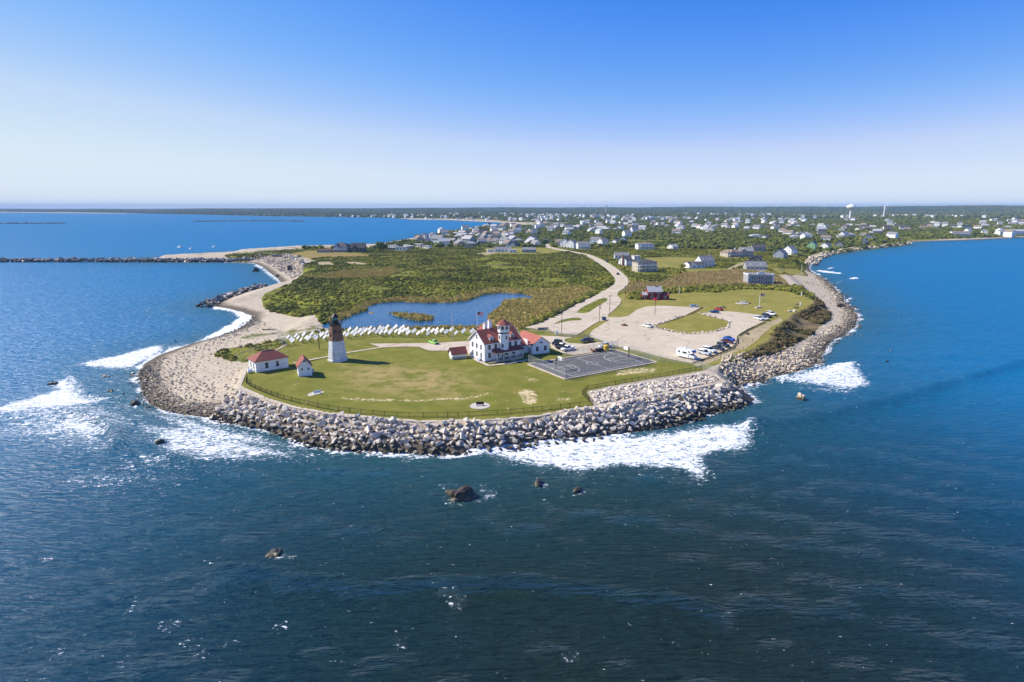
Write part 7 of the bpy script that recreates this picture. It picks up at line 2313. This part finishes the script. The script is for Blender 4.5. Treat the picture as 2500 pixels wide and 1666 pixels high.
# ------------------------------------------------------------------ small things on the grass and in the yard
def bench(px, py, rot, label, pad=True, mat='concrete'):
    q = G(px, py)
    t = thing('bench', label, 'bench', q, R(rot), 'benches on stone pads')
    if pad:
        part('pad', MB().ring(16, [(2.6, -.1), (2.6, .05)], 0), M['sandstone'], t)
    part('seat', MB().box(-1.0, 1.0, -.25, .25, .42, .52), M[mat], t)
    part('backrest', MB().box(-1.0, 1.0, .22, .32, .52, 1.0), M[mat], t)
    for x in (-.8, .8):
        part('leg', MB().box(x - .08, x + .08, -.22, .25, .05, .42), M[mat], t)


bench(775, 963, 30, 'white bench on a broken stone pad below the small brick shed', True, 'trim')
bench(1172, 991, 5, 'dark bench on an oval stone pad near the seawall fence', True, 'dark_metal')
q = G(1205, 888)
t = thing('bench', 'long pale plank bench in front of the station porch', 'bench', q, R(20), 'benches on stone pads')
part('seat', MB().box(-1.6, 1.6, -.25, .25, .42, .5), M['tan_wall'], t)
for x in (-1.3, 1.3):
    part('leg', MB().box(x - .08, x + .08, -.2, .2, -.05, .42), M['wood'], t)
q = G(1326, 811)
t = thing('notice_board', 'dark slate board on two posts beside the gate', 'sign', q, R(8))
part('board', MB().box(-2.2, 2.2, -.05, .05, .8, 1.9), M['sign_blue'], t)
for x in (-2.1, 2.1):
    part('post', MB().box(x - .08, x + .08, .06, .2, -.1, 1.95), M['wood'], t)
for px, py, lb in ((1341.5, 812, 'yellow bollard next to the slate board'), (1338.5, 811.5, 'shorter yellow bollard against the slate board')):
    t = thing('bollard', lb, 'bollard', G(px, py), 0, 'yellow bollards by the board')
    part('post', MB().ring(8, [(.22, -.1), (.22, 1.2), (.1, 1.32)], 0), M['yellow'], t)
t = thing('gate_box', 'white cabinet at the gate beside the utility pole', 'cabinet', G(1359.5, 818), R(10))
part('body', MB().box(-.5, .5, -.4, .4, 0, 1.4), M['trim'], t)
part('lid', MB().box(-.55, .55, -.45, .45, 1.4, 1.5), M['galv'], t)
t = thing('waste_bin', 'blue waste bin on the kerb beside the transformer pole', 'bin', G(1474, 782), R(15))
part('body', MB().frustum(-.7, .7, -.6, .6, .1, -.9, .9, -.75, .75, 1.3), M['car_blue'], t)
part('lid', MB().box(-.95, .95, -.8, .8, 1.3, 1.42), M['dark_metal'], t)
t = thing('fuel_tank', 'yellow upright tank beside the white work truck', 'tank', G(1480, 857), 0)
part('tank_shell', MB().ring(14, [(1.0, 0), (1.0, 2.0), (.6, 2.3)], 0), M['yellow'], t)
part('cap', MB().ring(8, [(.25, 2.3), (.25, 2.5)], 0), M['dark_metal'], t)
t = thing('trailer', 'rusty flat trailer with dark load beside the yellow tank', 'trailer', G(1459, 860), R(18))
part('bed', MB().box(-2.4, 2.4, -.9, .9, .5, .7), M['rust'], t)
part('load', MB().frustum(-1.0, 2.2, -.7, .7, .7, -.8, 2.0, -.5, .5, 1.3), M['dark_metal'], t)
part('front_board', MB().box(-2.45, -2.3, -.9, .9, .7, 1.4), M['rust'], t)
for s in (-1, 1):
    part('wheel', MB().tube((.2, s * .95, .35), (.2, s * 1.1, .35), .35, 10), M['tyre'], t)
# motorbike-like heap on the lot
q = G(1524, 795, GZ + .13)
t = thing('planter_heap', 'weedy stone planter heap standing alone on the lot', 'planter', q, R(10))
part('rim', MB().ring(12, [(1.5, 0), (1.3, .4), (1.0, .35)], 0), M['rust'], t)
o = part('weeds', bush_mesh('weeds', 5, M['bank'], 3, 120), None, t, (0, 0, .25))
o.scale = (.9, .9, .6)
# memorial bed in the park
q = G(1812, 741)
t = thing('memorial_bed', 'oval planted bed with small white memorial stones on the park lawn', 'memorial', q)
part('kerb', MB().ring(18, [(3.4, -.1), (3.4, .3), (3.0, .3)], 0), M['sandstone'], t)
for i, x in enumerate((-.8, .3, 1.3)):
    part('memorial_stone', MB().box(x - .35, x + .35, -.1, .1, .2, 1.2), M['trim'], t)
for i, (x, y) in enumerate(((-2.4, .9), (-1.0, 1.5), (1.2, 1.6), (2.6, .6), (3.6, -.6))):
    o = part('plant', bush_mesh('plant', 300 + i, M['bank'], 3, 90), None, t, (x, y, .1))
    o.scale = (.9, .9, .6)
for px, py, lb in ((1957, 722, 'white marker post at the back edge of the bluff lawn'), (1954, 747, 'white marker post in front of the other on the bluff lawn')):
    t = thing('marker_post', lb, 'post', G(px, py), 0, 'white posts on the bluff lawn')
    part('post', MB().box(-.25, .25, -.25, .25, -.1, 1.5), M['trim'], t)
    part('cap', MB().frustum(-.3, .3, -.3, .3, 1.5, -.05, .05, -.05, .05, 1.7), M['trim'], t)
for px, py, lb in ((1948, 745.5, 'dark picnic table farther out on the bluff lawn'), (1943, 753, 'dark picnic table closer to the pale boulders'), (1822, 816, 'dark picnic table beside the guard rail corner'), (1766, 752, 'grey picnic table behind the red car')):
    t = thing('picnic_table', lb, 'picnic table', G(px, py), R(30), 'picnic tables on the grass')
    part('table_top', MB().box(-.95, .95, -.4, .4, .7, .78), M['wood'], t)
    for s in (-1, 1):
        part('seat', MB().box(-.95, .95, s * .75 - .14, s * .75 + .14, .42, .48), M['wood'], t)
    for x in (-.7, .7):
        part('leg', MB().bar((x, -.8, 0), (x, -.3, 0), .08, .42).bar((x, .3, 0), (x, .8, 0), .08, .42).box(x - .05, x + .05, -.35, .35, .38, .7), M['wood'], t)
for px, py, s, lb in ((1929, 762, 1.5, 'pale boulder at the lighthouse end of the pair on the bluff edge'), (1940, 761.5, 1.7, 'bigger pale boulder of the pair on the bluff edge')):
    q = G(px, py)
    tag(link('boulder', hull_cache(3, M['granite']), None, (q.x, q.y, q.z + .3), (0, 0, px), (s * 1.7, s, s * .8)), lb, 'boulder', 'pale boulders on the bluff edge')
t = thing('driftwood', 'dark driftwood and rubble heap on the upper cobble beach', 'driftwood', G(652, 806, 4.6))
for i in range(7):
    a = random.uniform(-.6, .6)
    part('log', MB().tube((-2 + i * .4, random.uniform(-1, 1), .25), (1 + i * .5, random.uniform(-1, 1), .35), .22, 6, .12), M['timber'], t)
# thin rope posts along the bluff path
rp = [(1714, 891), (1745, 883), (1781, 873), (1805, 862), (1824, 846), (1837, 834), (1856, 826), (1870, 815), (1886, 806)]
t = thing('rope_fence', 'line of thin posts along the bluff path', 'fence', G(*rp[0]))
pm = MB().box(-.06, .06, -.06, .06, -.1, 1.1).mesh('post', M['wood'])
rp = subdiv([G(*q) - t.location for q in rp], 5)
for i, q in enumerate(rp):
    link('post', pm, t, q)
    if i:
        part('rope', MB().tube(Vector(rp[i - 1]) + Vector((0, 0, .9)), Vector(q) + Vector((0, 0, .9)), .02, 4), M['wood'], t)

# ------------------------------------------------------------------ haze
m = bpy.data.materials.new('haze')
m.use_nodes = True
nd, ln = m.node_tree.nodes, m.node_tree.links
nd.clear()
out = nd.new('ShaderNodeOutputMaterial')
pv = nd.new('ShaderNodeVolumePrincipled')
pv.inputs['Color'].default_value = (.38, .60, .92, 1)
pv.inputs['Density'].default_value = .00007
pv.inputs['Anisotropy'].default_value = 0.0
ln.new(pv.outputs[0], out.inputs['Volume'])
hz = link('haze', MB().box(-15500, 15500, -400, 16500, -4.5, 108).mesh('haze', m))
tag(hz, kind='stuff')
hz.display_type = 'WIRE'
